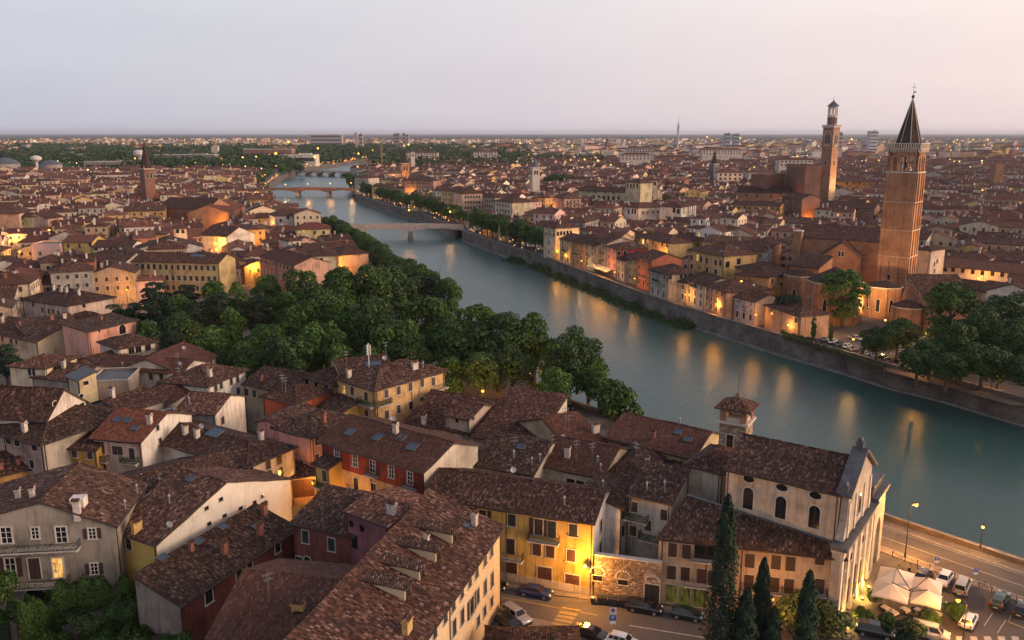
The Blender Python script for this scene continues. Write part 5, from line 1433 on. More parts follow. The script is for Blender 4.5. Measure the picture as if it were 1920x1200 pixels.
# court wall behind
# ================================================================== RIGHT BANK LANDMARKS
M_SHBL = simple('pale_blue_shutter_paint',(0.20,0.27,0.36),.7)
EXA = Vector((0.775,-0.632,0)); EYA = Vector((0.632,0.775,0)); ANA = atan2(EXA.y,EXA.x)
def frame_of(P,ex):
 ex = Vector((ex[0],ex[1],0)).normalized(); ey = Vector((-ex.y,ex.x,0))
 return lambda x,y,z: Vector((P[0],P[1],0)) + ex * x + ey * y + Vector((0,0,z))
def campanile():
 w = 9.6
 P = (126.8,292.0); T = frame_of(P,EXA); c = T(w / 2,w / 2,0)
 root = thing('brick_campanile','tall brick campanile with white balustrade and ribbed dark spire by the big church','tower',c,ANA)
 mb = MB(); mb.box((0,0,0),(w,w,47),M_BR); mb.build('shaft',root)
 zs = [18.5,27.5,37.0]
 for z in zs + [46.9]:
  mb = MB(); mb.box((0,0,z),(w + 0.7,w + 0.7,0.35),M_TRIM if z > 46 else M_BRW); mb.build('string_course',root)
 for s_ in range(4):
  a = s_ * pi / 2
  for u in (-w / 2 + 0.55,-w / 6,w / 6,w / 2 - 0.55):
   mb = MB(); x,y = u,-w / 2 - 0.08
   for z0,z1 in ((0,18.5),(18.85,27.5),(27.85,37),(37.35,46.9)):
    mb.box((x * cos(a) - y * sin(a),x * sin(a) + y * cos(a),z0),(0.9 if abs(u) > 3 else 0.5,0.55,z1 - z0),M_BR,(1,1,1),a)
   mb.build('pilaster_strip',root)
  # belfry: three tall round-headed openings between piers
  mb = MB()
  def PP(x,y): return (x * cos(a) - y * sin(a),x * sin(a) + y * cos(a))
  piers = [(-w / 2 + 0.75,1.5),(-1.55,0.5),(1.55,0.5),(w / 2 - 0.75,1.5)]
  for u,ww in piers:
   q = PP(u,-w / 2 + 0.35); mb.box((q[0],q[1],47.25),(ww,0.7,5.4),M_BR,(1,1,1),a)
  for u0,u1 in ((-3.3,-1.8),(-1.3,1.3),(1.8,3.3)):
   n = 8; cx = (u0 + u1) / 2; r = (u1 - u0) / 2
   for k in range(n):
    t0,t1 = pi * k / n,pi * (k + 1) / n
    for yy in (-w / 2,-w / 2 + 0.7):
     pts = [(cx + r * cos(t0),51.2 + r * sin(t0)),(cx + r * cos(t1),51.2 + r * sin(t1)),(cx + r * cos(t1),53.4),(cx + r * cos(t0),53.4)]
     mb.poly([(*PP(x,yy),z) for x,z in pts],M_BR)
    mb.poly([(*PP(cx + r * cos(t0),-w / 2),51.2 + r * sin(t0)),(*PP(cx + r * cos(t1),-w / 2),51.2 + r * sin(t1)),(*PP(cx + r * cos(t1),-w / 2 + .7),51.2 + r * sin(t1)),(*PP(cx + r * cos(t0),-w / 2 + .7),51.2 + r * sin(t0))],M_BR)
  mb.box((*PP(0,-w / 2 + .35),53.35),(w,.7,1.25),M_BR,(1,1,1),a)
  mb.build('belfry_side',root)
  for u in (-0.0,):
   mb = MB(); q = PP(0,-w / 2 + .3); mb.lathe((q[0],q[1],47.3),[(0.22,0),(0.16,.3),(.16,4.4),(.25,4.9)],8,M_TRIM); mb.build('belfry_column',root)
 mb = MB(); mb.box((0,0,47.0),(w - 1.6,w - 1.6,0.3),M_BRD); mb.lathe((0,0,48.5),[(0.95,0),(0.8,.3),(.6,1.2),(.2,1.6)],10,M_IRON); mb.tube([(-4,0,50.2),(4,0,50.2)],.15,M_IRON); mb.build('bell_frame',root)
 mb = MB(); mb.box((0,0,54.6),(w + 1.2,w + 1.2,0.5),M_BRW)
 for s_ in range(4):
  a = s_ * pi / 2
  for k in range(13):
   x,y = -w / 2 + w * k / 12,-w / 2 - .35; mb.box((x * cos(a) - y * sin(a),x * sin(a) + y * cos(a),53.7),(.35,.5,.9),M_TRIM,(1,1,1),a)
 mb.build('corbel_cornice',root)
 for s_ in range(4):
  a = s_ * pi / 2; mb = MB()
  y = -w / 2 - .45
  for k in range(15):
   x = -w / 2 - .3 + (w + .6) * k / 14; mb.box((x * cos(a) - y * sin(a),x * sin(a) + y * cos(a),55.1),(.24,.24,1.3),M_TRIM,(1.2,1.2,1.2),a)
  mb.box((-y * sin(a),y * cos(a),56.4),(w + 1.2,.4,.25),M_TRIM,(1,1,1),a)
  mb.build('balustrade',root)
 mb = MB(); rr = 4.1; mb.lathe((0,0,55.1),[(rr,0),(rr,1.4),(0.12,16.2)],8,M_SPIRE,(1,1,1),pi / 8); sp = mb.build('spire',root)
 for k in range(8):
  t = pi / 8 + k * pi / 4; mb = MB(); mb.bar(((rr + .05) * cos(t),(rr + .05) * sin(t),56.4),(0.14 * cos(t),.14 * sin(t),71.2),.16,.16,M_TRIM); mb.build('spire_rib',sp)
 mb = MB(); mb.lathe((0,0,71.1),[(.2,0),(.5,.5),(.5,.9),(.1,1.3)],8,M_IRON); mb.tube([(0,0,72),(0,0,76)],.07,M_IRON,5); mb.bar((-.8,0,74.8),(.8,0,74.8),.1,.1,M_IRON); mb.bar((0,0,73.2),(.8,0,73.2),.05,.4,M_IRON); mb.build('cross_finial',sp)
 for z,h_ in ((34,1.2),(16.5,1.2)):
  link('window',window_mesh(0.7,h_,'frame',M_BRW,M_GL),root,(-1.5,-w / 2,z))
 link('window',window_mesh(1.1,2.0,'arch',M_TRIM,M_GL),root,(-1.0,-w / 2,11.5))
M_BRW = simple('pale_brick_band',(0.40,0.27,0.19),.9,var=.25)
M_SPIRE = m_masonry('spire_brick',(0.065,0.040,0.033),(0.05,0.033,0.028),(0.08,0.06,0.055),0.4,0.16,.4)
campanile()
BRT = dict(wm=M_BR,wall=(1,1,1),cat='church')
ch = house('brick_church_nave','long brick church nave with plain wall and brown roof left of the campanile',(1500,444),(1662,455),20.0,R=(1580,424),wm=M_BR,wall=(1,1,1),cat='church',rt=(.8,.7,.72),over=.4,wins=())
mb = MB(); q = ch['O'] - ch['base']; mb.box((q.x - 0.9,q.y - .6,0),(3.2,2.6,22.2),M_BR,(1,1,1),atan2(ch['ex'].y,ch['ex'].x)); mb.box((q.x - .9,q.y - .6,22.2),(3.5,2.9,.4),M_TRIM,(1,1,1),atan2(ch['ex'].y,ch['ex'].x)); mb.build('end_buttress',ch['root'])
house('brick_transept','brick transept gable with white coping and twin arched window',(1540,479),(1613,483),15.0,D=16,roof='gablex',pk=(1579,455),wm=M_BR,wall=(1,1,1),cat='church',rt=(.75,.68,.7),over=.4,wins=row('front',[(1574,476),(1580,476)],.8,1.9,'arch'),trimc=M_TRIM,clear=False)
def apse(name,label,cx,cy,r,h,rise,n=8,m=None,win=0,rot=None):
 root = thing(name,label,'church',(cx,cy,0),rot if rot is not None else ANA)
 mb = MB(); mb.lathe((0,0,0),[(r,0),(r,h)],n,m or M_BR,(1,1,1),pi / n); mb.build('wall',root)
 mb = MB(); mb.lathe((0,0,h),[(r + .5,0),(0.05,rise)],n,M_TO,(.75,.68,.7),pi / n); rf = mb.build('roof',root)
 mb = MB(); mb.lathe((0,0,h - .5),[(r + .05,0),(r + .35,.1),(r + .35,.5)],n,M_TRIM,(1,1,1),pi / n,cap=False); mb.build('cornice',root)
 for k in range(n):
  t = pi / n + 2 * pi * k / n; mb = MB(); mb.box(((r + .05) * cos(t),(r + .05) * sin(t),0),(.9,.8,h - .5),m or M_BR,(1,1,1),t); mb.build('buttress',root)
  if win:
   t2 = 2 * pi * (k + 1) / n; rr_ = r * cos(pi / n)
   link('window',window_mesh(1.1,win,'arch',M_TRIM,M_GL),root,(rr_ * cos(t2),rr_ * sin(t2),h * .42),t2 + pi / 2)
 FOOT.append((cx - r,cy - r,1,0,2 * r,2 * r))
q = at(1578,540,12); apse('main_apse','big polygonal brick apse half hidden behind the bright green tree',q.x,q.y + 6,8.5,13.5,4.5,8,None,5.0)
q = at(1662,545,9.0); apse('side_apse','polygonal brick side apse with tall dark windows at the foot of the campanile',q.x,q.y + 2,5.6,10.5,1.6,8,None,4.2)
q = at(1508,520,11); apse('north_apse','narrow buttressed brick apse at the left end of the church',q.x,q.y + 4,5.2,11.5,2.2,8,None,4.0)
house('left_chapel','low dark roofed brick chapel left of the main apse',(1479,497),(1535,503),13.0,D=12,roof='shed',wm=M_BR,wall=(1,1,1),cat='church',rt=(.6,.55,.56),pitch=.25,clear=False)
house('south_chapel','brick chapel with corbelled gable edge and one round window right of the campanile',(1692,553),(1748,580),8.5,D=15,roof='gablex',pk=(1698,512),wm=M_BR,wall=(1,1,1),cat='church',rt=(.75,.7,.7),over=.35,wins=row('front',[(1709,530)],1.1,1.1,'frame') + row('front',[(1721,551)],1.7,1.7,'oval') + row('front',[(1699,529)],.7,.9,'frame'))
q = at(1707,600,4); apse('gilded_chapel','small round chapel glowing yellow under lamplight below the campanile',q.x,q.y + 2.5,4.4,8.0,2.0,8,None,0)
house('white_tower_house','tall pale stone house with hipped roof right of the campanile',(1718,467),(1745,470),17.0,D=11,roof='hip',wall=(0.52,0.43,0.35),rt=(.9,.8,.8),wins=row('right',[(1752,495),(1757,490),(1752,508)],.9,1.6,'bare'))
house('long_cloister','long white cloister wing with a row of square windows and red roof',(1762,498),(1935,515),9.5,R=(1840,488),wall=(0.66,0.56,0.50),tile=M_TN,rt=(1.1,1,1),wins=row('front',[(1787,506),(1805,508),(1824,510),(1842,512),(1861,513),(1879,515),(1899,517)],1.3,1.6,'bare') + row('front',[(1771,505)],2.2,1.7,'arch'),pitch=.33,over=.6,cat='house')
house('cloister_house','lower brown roofed house in front of the white cloister wing',(1838,545),(1895,552),8.5,D=14,roof='gable',wall=(0.62,0.48,0.36),rt=(.8,.72,.74))
house('cloister_shed','long brown roof between the cloister wing and the chapel',(1765,535),(1838,545),7.0,D=12,roof='gable',wall=(0.5,0.42,0.36),rt=(.8,.72,.74))
M_BRT = m_masonry('tower_brick',(0.36,0.185,0.115),(0.27,0.135,0.085),(0.33,0.25,0.19),0.34,0.11)
def lamberti():
 w = 8.6
 P = (236 - 0.63 * w,640 + 0.777 * w); T = frame_of(P,(0.63,-0.777)); c = T(w / 2,w / 2,0)
 root = thing('striped_tower','highest tower in town, dark brick shaft with pale octagonal lantern on top','tower',c,atan2(-0.777,0.63))
 mb = MB(); mb.box((0,0,0),(w,w,28),M_TUF); mb.build('lower_shaft',root)
 mb = MB(); mb.box((0,0,28),(w - .1,w - .1,36),M_BRT); mb.build('upper_shaft',root)
 for s_ in range(4):
  a = s_ * pi / 2
  for (z,ww,h) in ((38,1.4,3.2),):
   x,y = 0,-w / 2; link('window',window_mesh(ww,h,'arch',M_TRIM,M_GL),root,(x * cos(a) - y * sin(a),x * sin(a) + y * cos(a),z),a)
  for u in (-1.1,1.1):
   x,y = u,-w / 2; link('window',window_mesh(1.5,6.5,'arch',M_TRIM,M_GL),root,(x * cos(a) - y * sin(a),x * sin(a) + y * cos(a),55.5),a)
  mb = MB()
  for k in range(11):
   t = pi * k / 10; x,z = 2.9 * cos(t),57.5 + 3.6 * sin(t); y = -w / 2 - .05; mb.box((x * cos(a) - y * sin(a),x * sin(a) + y * cos(a),z),(.55,.25,.7),M_TRIM,(1,1,1),a)
  mb.build('belfry_arch',root)
  mb = MB(); y = -w / 2 - .15; mb.box((-y * sin(a),y * cos(a),50.6),(5,.5,.4),M_TRIM,(1,1,1),a)
  for k in range(7):
   x = -2.2 + 4.4 * k / 6; mb.box((x * cos(a) - y * sin(a),x * sin(a) + y * cos(a),51),(.18,.3,.8),M_TRIM,(1,1,1),a)
  mb.build('belfry_sill',root)
  mb = MB(); y = -w / 2 - .55
  for k in range(15):
   x = -w / 2 - .4 + (w + .8) * k / 14; mb.box((x * cos(a) - y * sin(a),x * sin(a) + y * cos(a),64.6),(.2,.2,1.0),M_TRIM,(1,1,1),a)
  mb.box((-y * sin(a),y * cos(a),65.6),(w + 1.5,.3,.2),M_TRIM,(1,1,1),a); mb.build('balustrade',root)
 mb = MB(); mb.box((0,0,63.9),(w + 1.6,w + 1.6,.7),M_TRIM); mb.build('gallery',root)
 mb = MB(); mb.lathe((0,0,64.6),[(3.5,0),(3.5,6.4)],8,M_BRD,(1,1,1),pi / 8); mb.build('octagon',root)
 mb = MB(); mb.lathe((0,0,71),[(3.8,0),(3.8,.5)],8,M_TRIM,(1,1,1),pi / 8); mb.build('octagon_cornice',root)
 for k in range(8):
  t = pi / 8 + k * pi / 4; mb = MB(); mb.box((3.1 * cos(t),3.1 * sin(t),71.5),(.65,.65,7.6),M_TRIM,(1.1,1.1,1.1),t); mb.build('lantern_pier',root)
  t2 = t + pi / 8; rr_ = 3.5 * cos(pi / 8)
  link('window',window_mesh(1.1,3.0,'arch',M_TRIM,M_GL),root,(rr_ * cos(t2),rr_ * sin(t2),67.5),t2 + pi / 2)
  mb = MB(); rr2 = 3.05 * cos(pi / 8)
  mb.box((rr2 * cos(t2),rr2 * sin(t2),71.5),(.4,1.8,1.1),M_TRIM,(1,1,1),t2); mb.box((rr2 * cos(t2),rr2 * sin(t2),77.6),(.4,1.9,1.5),M_TRIM,(1,1,1),t2); mb.build('lantern_panel',root)
 mb = MB(); mb.lathe((0,0,79.1),[(4.4,0),(4.4,.3),(2.2,2.2),(.9,3.4),(.4,3.8)],8,M_LEADD,(1,1,1),pi / 8); rf = mb.build('lantern_roof',root)
 mb = MB(); mb.lathe((0,0,82.8),[(.15,0),(.5,.5),(.5,.8),(.1,1.2)],8,M_IRON); mb.tube([(0,0,83.8),(0,0,86)],.07,M_IRON,5); mb.bar((0,0,85.6),(.9,0,85.6),.08,.3,M_IRON); mb.build('finial',rf)
 FOOT.append((c.x - 6,c.y - 6,1,0,12,12))
M_TUF = m_masonry('striped_tuff_brick',(0.40,0.30,0.22),(0.26,0.15,0.10),(0.3,0.24,0.2),6.0,0.9,.3,.03)
M_LEADD = simple('dark_lead',(0.07,0.08,0.095),.6)
lamberti()
def crenel(name,label,A,B,ze,D,m=None,step=1.9,wins=()):
 hs = house(name,label,A,B,ze,D=D,roof='flat',wm=m or M_BRD,wall=(1,1,1),tile=M_BRD,cat='tower',wins=wins)
 mb = MB()
 for s_,(o_,xd,L) in hs['fr'].items():
  n = max(2,int(L / step))
  for k in range(n):
   c = o_ + xd * (L * (k + .5) / n) - Vector((xd.y,-xd.x,0)) * .25 - hs['base']
   mb.box((c.x,c.y,ze + .08),(L / n * .55,.6,1.3),m or M_BRD,(1,1,1),atan2(xd.y,xd.x))
 o = mb.build('merlons',hs['root']); o['kind'] = 'stuff'
 return hs
crenel('crenellated_tower','squat dark brick tower with crenellated top left of the highest tower',(1475,310),(1511,313),36,12,wins=row('front',[(1500,345)],1.5,2,'arch') + row('right',[(1517,355)],1.2,2,'arch'))
house('brick_palace','brick palace wing with round windows beside the crenellated tower',(1440,327),(1473,325),30,D=14,roof='flat',wm=M_BRD,wall=(1.1,1,1),tile=M_BRD,cat='palace',wins=row('front',[(1449,334),(1461,334)],1.5,1.6,'oval'))
house('brick_gable_palace','dark brick palace with white framed windows under the starry street lamp',(1467,369),(1504,373),20,D=14,roof='gable',wm=M_BRD,wall=(1.1,1,1),cat='palace',rt=(.75,.7,.7),wins=row('front',[(1475,380),(1489,380),(1474,398),(1488,399)],1.6,3,'arch') + row('front',[(1475,360),(1488,361)],1.4,2.2,'arch'))
house('battlement_hall','long brown hall with small windows and stepped battlement wall behind the church',(1536,386),(1640,391),15,D=15,roof='gable',wall=(0.24,0.14,0.11),rt=(.75,.66,.68),wins=row('front',[(1559,391),(1575,392),(1592,393),(1607,394),(1625,395)],1.4,1.8,'arch'),cat='palace')
house('orange_red_palace','orange and red palace block with brown hipped roof behind the brick campanile',(1566,340),(1641,341),17,D=24,roof='hip',wall=(0.50,0.24,0.08),sides={'left': RED},rt=(.85,.75,.75),wins=row('front',[(1588,344),(1600,343),(1612,344),(1620,345),(1632,345)],1.6,2.2,'frame') + row('front',[(1588,353),(1600,353),(1620,353)],1.6,2.2,'frame'),cat='palace')
crenel('brick_roof_tower','slim orange brick tower rising above roofs at the far right',(1868,309),(1884,309),30,9,M_BR,1.6,wins=row('front',[(1875,321),(1880,321)],1.2,2.4,'arch'))
# riverside row
RV = 'houses along the right bank quay'
def rv(label,A,B,ze,D,wall,side=None,roof='gable',cols=2,rows=3,sh=CB,rt=(.9,.8,.8),extra=(),**k):
 ws = []; ze = ze * .885
 fl = (ze - 1.0) / rows
 for r_ in range(rows): ws += grid('front',cols,1.3 + fl * (r_ + .45),1.0,1.6 if r_ else 2.0,'frame',sh if r_ else None,0.03,.97)
 sd = {'right': side} if side else None
 return house('riverside_house',label,A,B,ze,D=D,roof=roof,wall=wall,sides=sd,rt=rt,wins=ws + list(extra),group=RV,**k)
rv('cream corner palace with arcaded top loggia where the riverside trees end',(1019,424),(1041,428),17.5,14,(0.60,0.50,0.36),None,'hip',1,3,None,extra=row('front',[(1023,438),(1028,439),(1033,440),(1038,441)],1.0,1.8,'arch') + row('right',[(1046,438),(1052,437),(1058,437),(1064,436),(1070,436)],1.3,2.0,'arch'),chim=[(1050,420,'pm')])
rv('narrow yellow cream quay house with plant balconies next to the loggia palace',(1050,447),(1071,452),13,12,(0.54,0.40,0.22),cols=2,rows=4,extra=[('front',(1060,472),4,1,'balcony',1)])
rv('narrow orange brown quay house second from the loggia palace',(1071,451),(1096,457),13,12,(0.50,0.27,0.14),cols=3,rows=4,extra=[('front',(1082,478),5,1,'balcony',1)])
rv('grey quay house with small balconies beside the white cafe awning',(1096,456),(1117,462),13,12,(0.36,0.31,0.25),cols=2,rows=4,extra=[('front',(1104,480),3,1,'balcony',None)])
rv('tall beige quay house with three balconies behind the white cafe awning',(1117,451),(1138,457),15,14,(0.44,0.37,0.29),cols=2,rows=4,extra=[('front',(1127,476),4,1,'balcony',None),('front',(1127,490),4,1,'balcony',None)])
rv('pink quay house with a bright red side wall and hipped roof',(1138,461),(1157,467),14.4,14,(0.52,0.27,0.25),(0.36,0.07,0.06),'hip',2,4,extra=row('right',[(1161,475),(1172,474)],1.3,1.8,'frame'),sky=[(1186,460,2,2)],chim=[(1170,452,'pm')])
rv('low beige quay house squeezed right of the red walled house',(1157,485),(1172,490),10,10,(0.48,0.41,0.32),cols=2,rows=3)
rv('olive grey quay house with four window columns left of the red orange house',(1172,481),(1195,488),11.5,11,(0.38,0.32,0.18),cols=3,rows=3)
rv('vivid red orange quay house with shuttered windows',(1195,480),(1222,488),14,13,(0.52,0.17,0.09),cols=3,rows=4,extra=[('front',(1207,521),4,.9,'balcony',None)],side=(0.48,0.16,0.09))
rv('white gabled quay house with a long planted balcony under the eaves',(1219,503),(1253,514),12,12,(0.50,0.42,0.33),(0.50,0.44,0.37),'hip',3,3,extra=[('front',(1234,512),8,1.2,'balcony',1),('front',(1232,528),5,1,'balcony',1)] + row('right',[(1257,520),(1278,505),(1286,500),(1294,497)],1.1,1.6,'frame'),sky=[(1258,488,3,2.2)])
rv('small cream quay house with green shutters left of the white one',(1263,525),(1288,531),9,11,(0.54,0.44,0.34),cols=2,rows=2,sh=CG)
rv('white quay house with dark green balconies near the yellow doorway light',(1288,523),(1322,535),10.5,13,(0.54,0.47,0.38),cols=3,rows=3,sh=CG,extra=[('front',(1303,538),4,1,'balcony',1)])
rv('brown quay house with rows of black shutters and a blank pink side wall',(1322,534),(1360,547),10.5,17,(0.40,0.25,0.17),(0.50,0.30,0.21),'hip',4,3,sh=CK,chim=[(1375,520,'pm'),(1388,522,'ps')],dish=[(1413,540)],sky=[(1330,508,2,1.5)])
rv('pink quay house with pale blue shutters and white balconies',(1377,556),(1417,566),8.8,11,(0.60,0.42,0.35),(0.58,0.45,0.36),'gable',3,3,sh=('closed',M_SHBL),extra=[('front',(1386,560),2.4,.9,'balcony',None),('front',(1399,578),2.4,.9,'balcony',None)])
house('pink_plain_house','plain pink house end behind the umbrella pine',(1435,572),(1500,592),7.4,D=11,roof='hip',wall=(0.50,0.29,0.18),rt=(.8,.72,.72),wins=row('front',[(1447,585),(1492,600)],.9,1.5,'bare'))
house('yellow_palazzo','large yellow palazzo with framed windows in the second row behind the quay',(1292,468),(1357,480),14,D=17,roof='hip',wall=(0.58,0.40,0.17),rt=(1.0,.9,.9),wins=row('front',[(1297,483),(1315,486),(1326,489),(1342,492),(1351,493)],1.3,2.2,'frame',CB) + [('front',(1308,483),1.3,2.4,'frame',None,M_LIT)] + row('front',[(1297,500),(1326,506),(1342,510)],1.3,2.0,'frame') + row('right',[(1364,496),(1385,490)],2.0,2.4,'frame'),sky=[(1353,472,2,1),(1382,465,2,1)],chim=[(1300,462,'pm')],cat='house')
house('orange_back_house','orange house with brown hipped roof at the right of the yellow palazzo',(1380,500),(1440,520),10,D=15,roof='hip',wall=(0.56,0.32,0.12),rt=(1,.85,.85),sky=[(1400,494,1.5,2)],wins=row('front',[(1393,512),(1404,516),(1420,524)],1.2,1.8,'frame'))
house('ochre_back_house','long ochre house with square windows and red roof behind the quay row',(1196,444),(1253,456),13,D=13,roof='hip',wall=(0.56,0.41,0.20),rt=(1,.85,.85),wins=row('front',[(1200,446),(1206,447),(1215,450),(1225,452),(1242,456),(1250,458)],1.2,1.6,'frame') + row('front',[(1206,457),(1215,459)],1.2,1.6,'frame'))
house('brick_side_house','orange brown house below the brick church with dark balconies',(1440,520),(1475,510),11,D=12,roof='hip',wall=(0.52,0.28,0.12),rt=(.75,.65,.66),wins=row('front',[(1448,527),(1460,526),(1470,524),(1450,540),(1462,540)],1.2,1.5,'bare') + [('front',(1461,535),3,1,'balcony',1)])
# larger houses deeper in the old town
house('pink_palace','tall salmon pink palace with small balconies left of the arcaded cream palace',(1057,372),(1091,371),17,D=18,roof='hip',wall=(0.62,0.36,0.26),sides={'left': (0.56,0.32,0.26)},rt=(.95,.85,.85),wins=row('front',[(1064,379),(1070,378),(1077,378),(1084,377),(1064,388),(1070,387),(1077,387),(1085,386),(1064,397),(1076,396),(1084,395)],1.2,2.0,'frame',CB) + [('front',(1068,383),3,1,'balcony',1),('front',(1082,384),3,1,'balcony',1)],cat='palace')
house('arcade_palace','long cream palace with a row of arched windows and brown roof',(1085,357),(1225,363),15,D=16,roof='gable',wall=(0.56,0.47,0.28),rt=(.8,.7,.72),wins=row('front',[(1113,369),(1123,370),(1132,370),(1141,371),(1150,371),(1160,372)],2.0,3.4,'arch') + row('front',[(1104,360),(1118,361),(1135,361),(1150,362)],1.4,1.4,'frame'),cat='palace')
house('loggia_tower','cream tower room with arched loggia standing above the arcaded palace',(1173,341),(1200,343),25,D=12,roof='hip',wall=(0.60,0.50,0.31),rt=(1,.85,.85),wins=row('front',[(1177,347),(1183,348),(1189,348),(1195,348)],1.6,2.8,'arch'),cat='tower',clear=False)
house('second_loggia','smaller cream loggia tower behind the first on the arcaded palace',(1209,338),(1234,338),25,D=10,roof='hip',wall=(0.60,0.52,0.38),rt=(1,.85,.85),wins=row('front',[(1215,343),(1222,344),(1228,344)],1.6,2.8,'arch'),cat='tower',clear=False)
house('white_arcade_house','white house with a row of tall arched openings and red roof',(1277,389),(1306,384),16,D=14,roof='hip',wall=(0.68,0.62,0.54),sides={'left': (0.66,0.58,0.48)},rt=(.95,.8,.8),wins=row('front',[(1281,395),(1284,394),(1288,394),(1291,393),(1294,392),(1298,391),(1302,391)],1.0,4.0,'arch') + row('left',[(1264,394),(1272,396)],1.8,3,'arch'))
house('white_gallery_house','white house with open gallery left of the white arcade',(1170,387),(1196,390),15,D=20,roof='hip',wall=(0.66,0.60,0.50),rt=(.95,.82,.82),wins=row('front',[(1179,396),(1186,396),(1191,396)],1.6,3,'arch') + grid('right',4,12,1.2,1.6),tile=M_TN)
house('brick_basilica','broad rust red church roof block at the right centre of the old town',(1383,360),(1480,362),17,D=22,roof='gable',wm=M_BR,wall=(1,1,1),rt=(.7,.62,.64),wins=row('front',[(1400,366),(1420,367),(1445,368)],1.5,2.5,'arch'),cat='church')
def spire_tower(name,label,px,ybase,zb,w,ztop,zsp,m,sm,group=None,rot=.4,lit=False,belfry=True):
 q = at(px,ybase,zb)
 root = thing(name,label,'tower',(q.x,q.y,0),rot)
 mb = MB(); mb.box((0,0,0),(w,w,ztop),m); mb.build('shaft',root)
 mb = MB(); mb.box((0,0,ztop),(w + .8,w + .8,.6),M_TRIM); mb.build('cornice',root)
 mb = MB(); mb.lathe((0,0,ztop + .6),[(w * .52,0),(w * .05,zsp - ztop - .6)],8,sm,(1,1,1),pi / 8); sp = mb.build('spire',root)
 mb = MB(); mb.tube([(0,0,zsp - .5),(0,0,zsp + 2.5)],.12,M_IRON,5); mb.bar((-.8,0,zsp + 1.6),(.8,0,zsp + 1.6),.15,.15,M_IRON); mb.build('cross_finial',sp)
 if belfry:
  for s_ in range(4):
   a = s_ * pi / 2
   for u in (-w * .17,w * .17):
    x,y = u,-w / 2; link('window',window_mesh(round(w * .22,2),round(w * .55,2),'arch',M_TRIM,M_GL),root,(x * cos(a) - y * sin(a),x * sin(a) + y * cos(a),ztop - w * .6),a)
 FOOT.append((q.x - w,q.y - w,1,0,2 * w,2 * w))
 return root
lt = spire_tower('brick_bell_tower','brick bell tower with a tall conical brick spire above the left quarter',279,365,12,8.0,32,53,M_BRD,M_SPIRE,rot=-.72)
for k in range(4):
 mb = MB(); t = pi / 4 + k * pi / 2; mb.lathe((5.4 * cos(t),5.4 * sin(t),32),[(.5,0),(.5,1.6),(0,3.4)],6,M_BR); mb.build('corner_pinnacle',lt)
spire_tower('gothic_bell_tower','slender gothic brick tower with pointed spire glowing orange behind the river trees',760,331,10,8.5,25,40,M_BR,M_SPIRE,rot=.3)
spire_tower('white_bell_tower','slim white bell tower with small dome left of the big round tree',1003,349,14,6.5,30,38,M_TRIM,M_LEADD,rot=.3)
spire_tower('dark_bell_tower','dark slate spired bell tower in front of the long gabled hall',1338,331,14,7.5,27,41,M_LEADD,M_SPIRE,rot=.5)
spire_tower('small_bell_tower','distant brown bell tower among the pale schools near the horizon',1138,281,8,9,33,44,M_BRD,M_SPIRE,rot=.5)
spire_tower('short_bell_tower','small church turret with brown cap near the second bridge',774,316,10,5.5,32,37,M_TRIM,M_LEADD,rot=.3)
# church of the left quarter
house('left_church','long brick church with dark roof and rose window in the left quarter',(297,389),(391,391),15,R=(350,371),wm=M_BRD,wall=(1.2,1.1,1),sides={'right': (M_BR,(1,1,1))},cat='church',rt=(.62,.52,.54),wins=row('right',[(407,395)],4.5,5.0,'oval'),trimc=M_TRIM,over=.4,pitch=.42)
house('church_aisle','reddish side hall with bright roof right of the rose window church',(428,398),(459,385),13,D=24,roof='gable',wm=M_BR,wall=(1,.95,.9),tile=M_TN,rt=(1.5,1.2,1.2),cat='church')
# large houses of the left quarter
house('salmon_tenement','tall salmon tenement with stacked balconies at the left edge',(34,400),(66,394),17,D=24,roof='hip',wall=(0.62,0.46,0.34),sides={'left': (0.58,0.33,0.21)},rt=(.95,.8,.8),wins=[w for z in (14.5,11.2,7.9,4.6) for w in grid('front',4,z,1.2,1.8,'frame',CK)] + [('front',(41,411),3,1,'balcony',1),('front',(43,421),3,1,'balcony',1),('front',(44,431),3,1,'balcony',1)])
house('yellow_tenement','pale yellow tenement right of the salmon one',(67,406),(87,403),15,D=16,roof='hip',wall=(0.60,0.50,0.28),rt=(.8,.72,.72),wins=[w for z in (12.8,9.6,6.4) for w in grid('front',3,z,1.2,1.8,'frame',CK)])
house('rose_tenement','dull rose tenement with plants right of the yellow tenement',(88,410),(119,406),14,D=15,roof='gable',wall=(0.50,0.32,0.25),rt=(.8,.72,.72),wins=[w for z in (11.8,8.6,5.4) for w in grid('front',4,z,1.1,1.7,'frame',CB)])
house('lilac_cube_house','pale lilac pink cube house with flat blue roof and two white windows',(58,457),(112,457),10.5,D=11,roof='flat',wall=(0.58,0.40,0.38),tile=M_LEAD,wins=row('front',[(75,475),(76,487)],1.6,1.8,'white'),wm=M_PLC)
house('sunny_yellow_house','bright yellow house with red brown roof beside the lilac cube',(117,454),(172,454),11,R=(145,441),wall=(0.62,0.45,0.14),tile=M_TN,rt=(1,.9,.9),wins=row('front',[(128,461),(149,461),(169,459)],1.2,1.7,'frame',CK) + [('front',(149,466),3,1,'balcony',None)])
house('long_white_house','long white house with square attic windows right of the bright yellow one',(173,463),(247,463),10.5,D=12,wall=(0.68,0.62,0.56),rt=(.9,.8,.8),wins=row('front',[(180,467),(194,467),(207,467),(220,467),(235,467)],1.6,1.2,'frame',CB))
house('grey_attic_house','grey plaster house with small green shuttered windows left of the ochre palace',(170,490),(234,492),13,D=14,wall=(0.40,0.36,0.34),rt=(.85,.78,.78),wins=row('front',[(184,498),(201,499)],1,1.6,'frame',CG),clear=True)
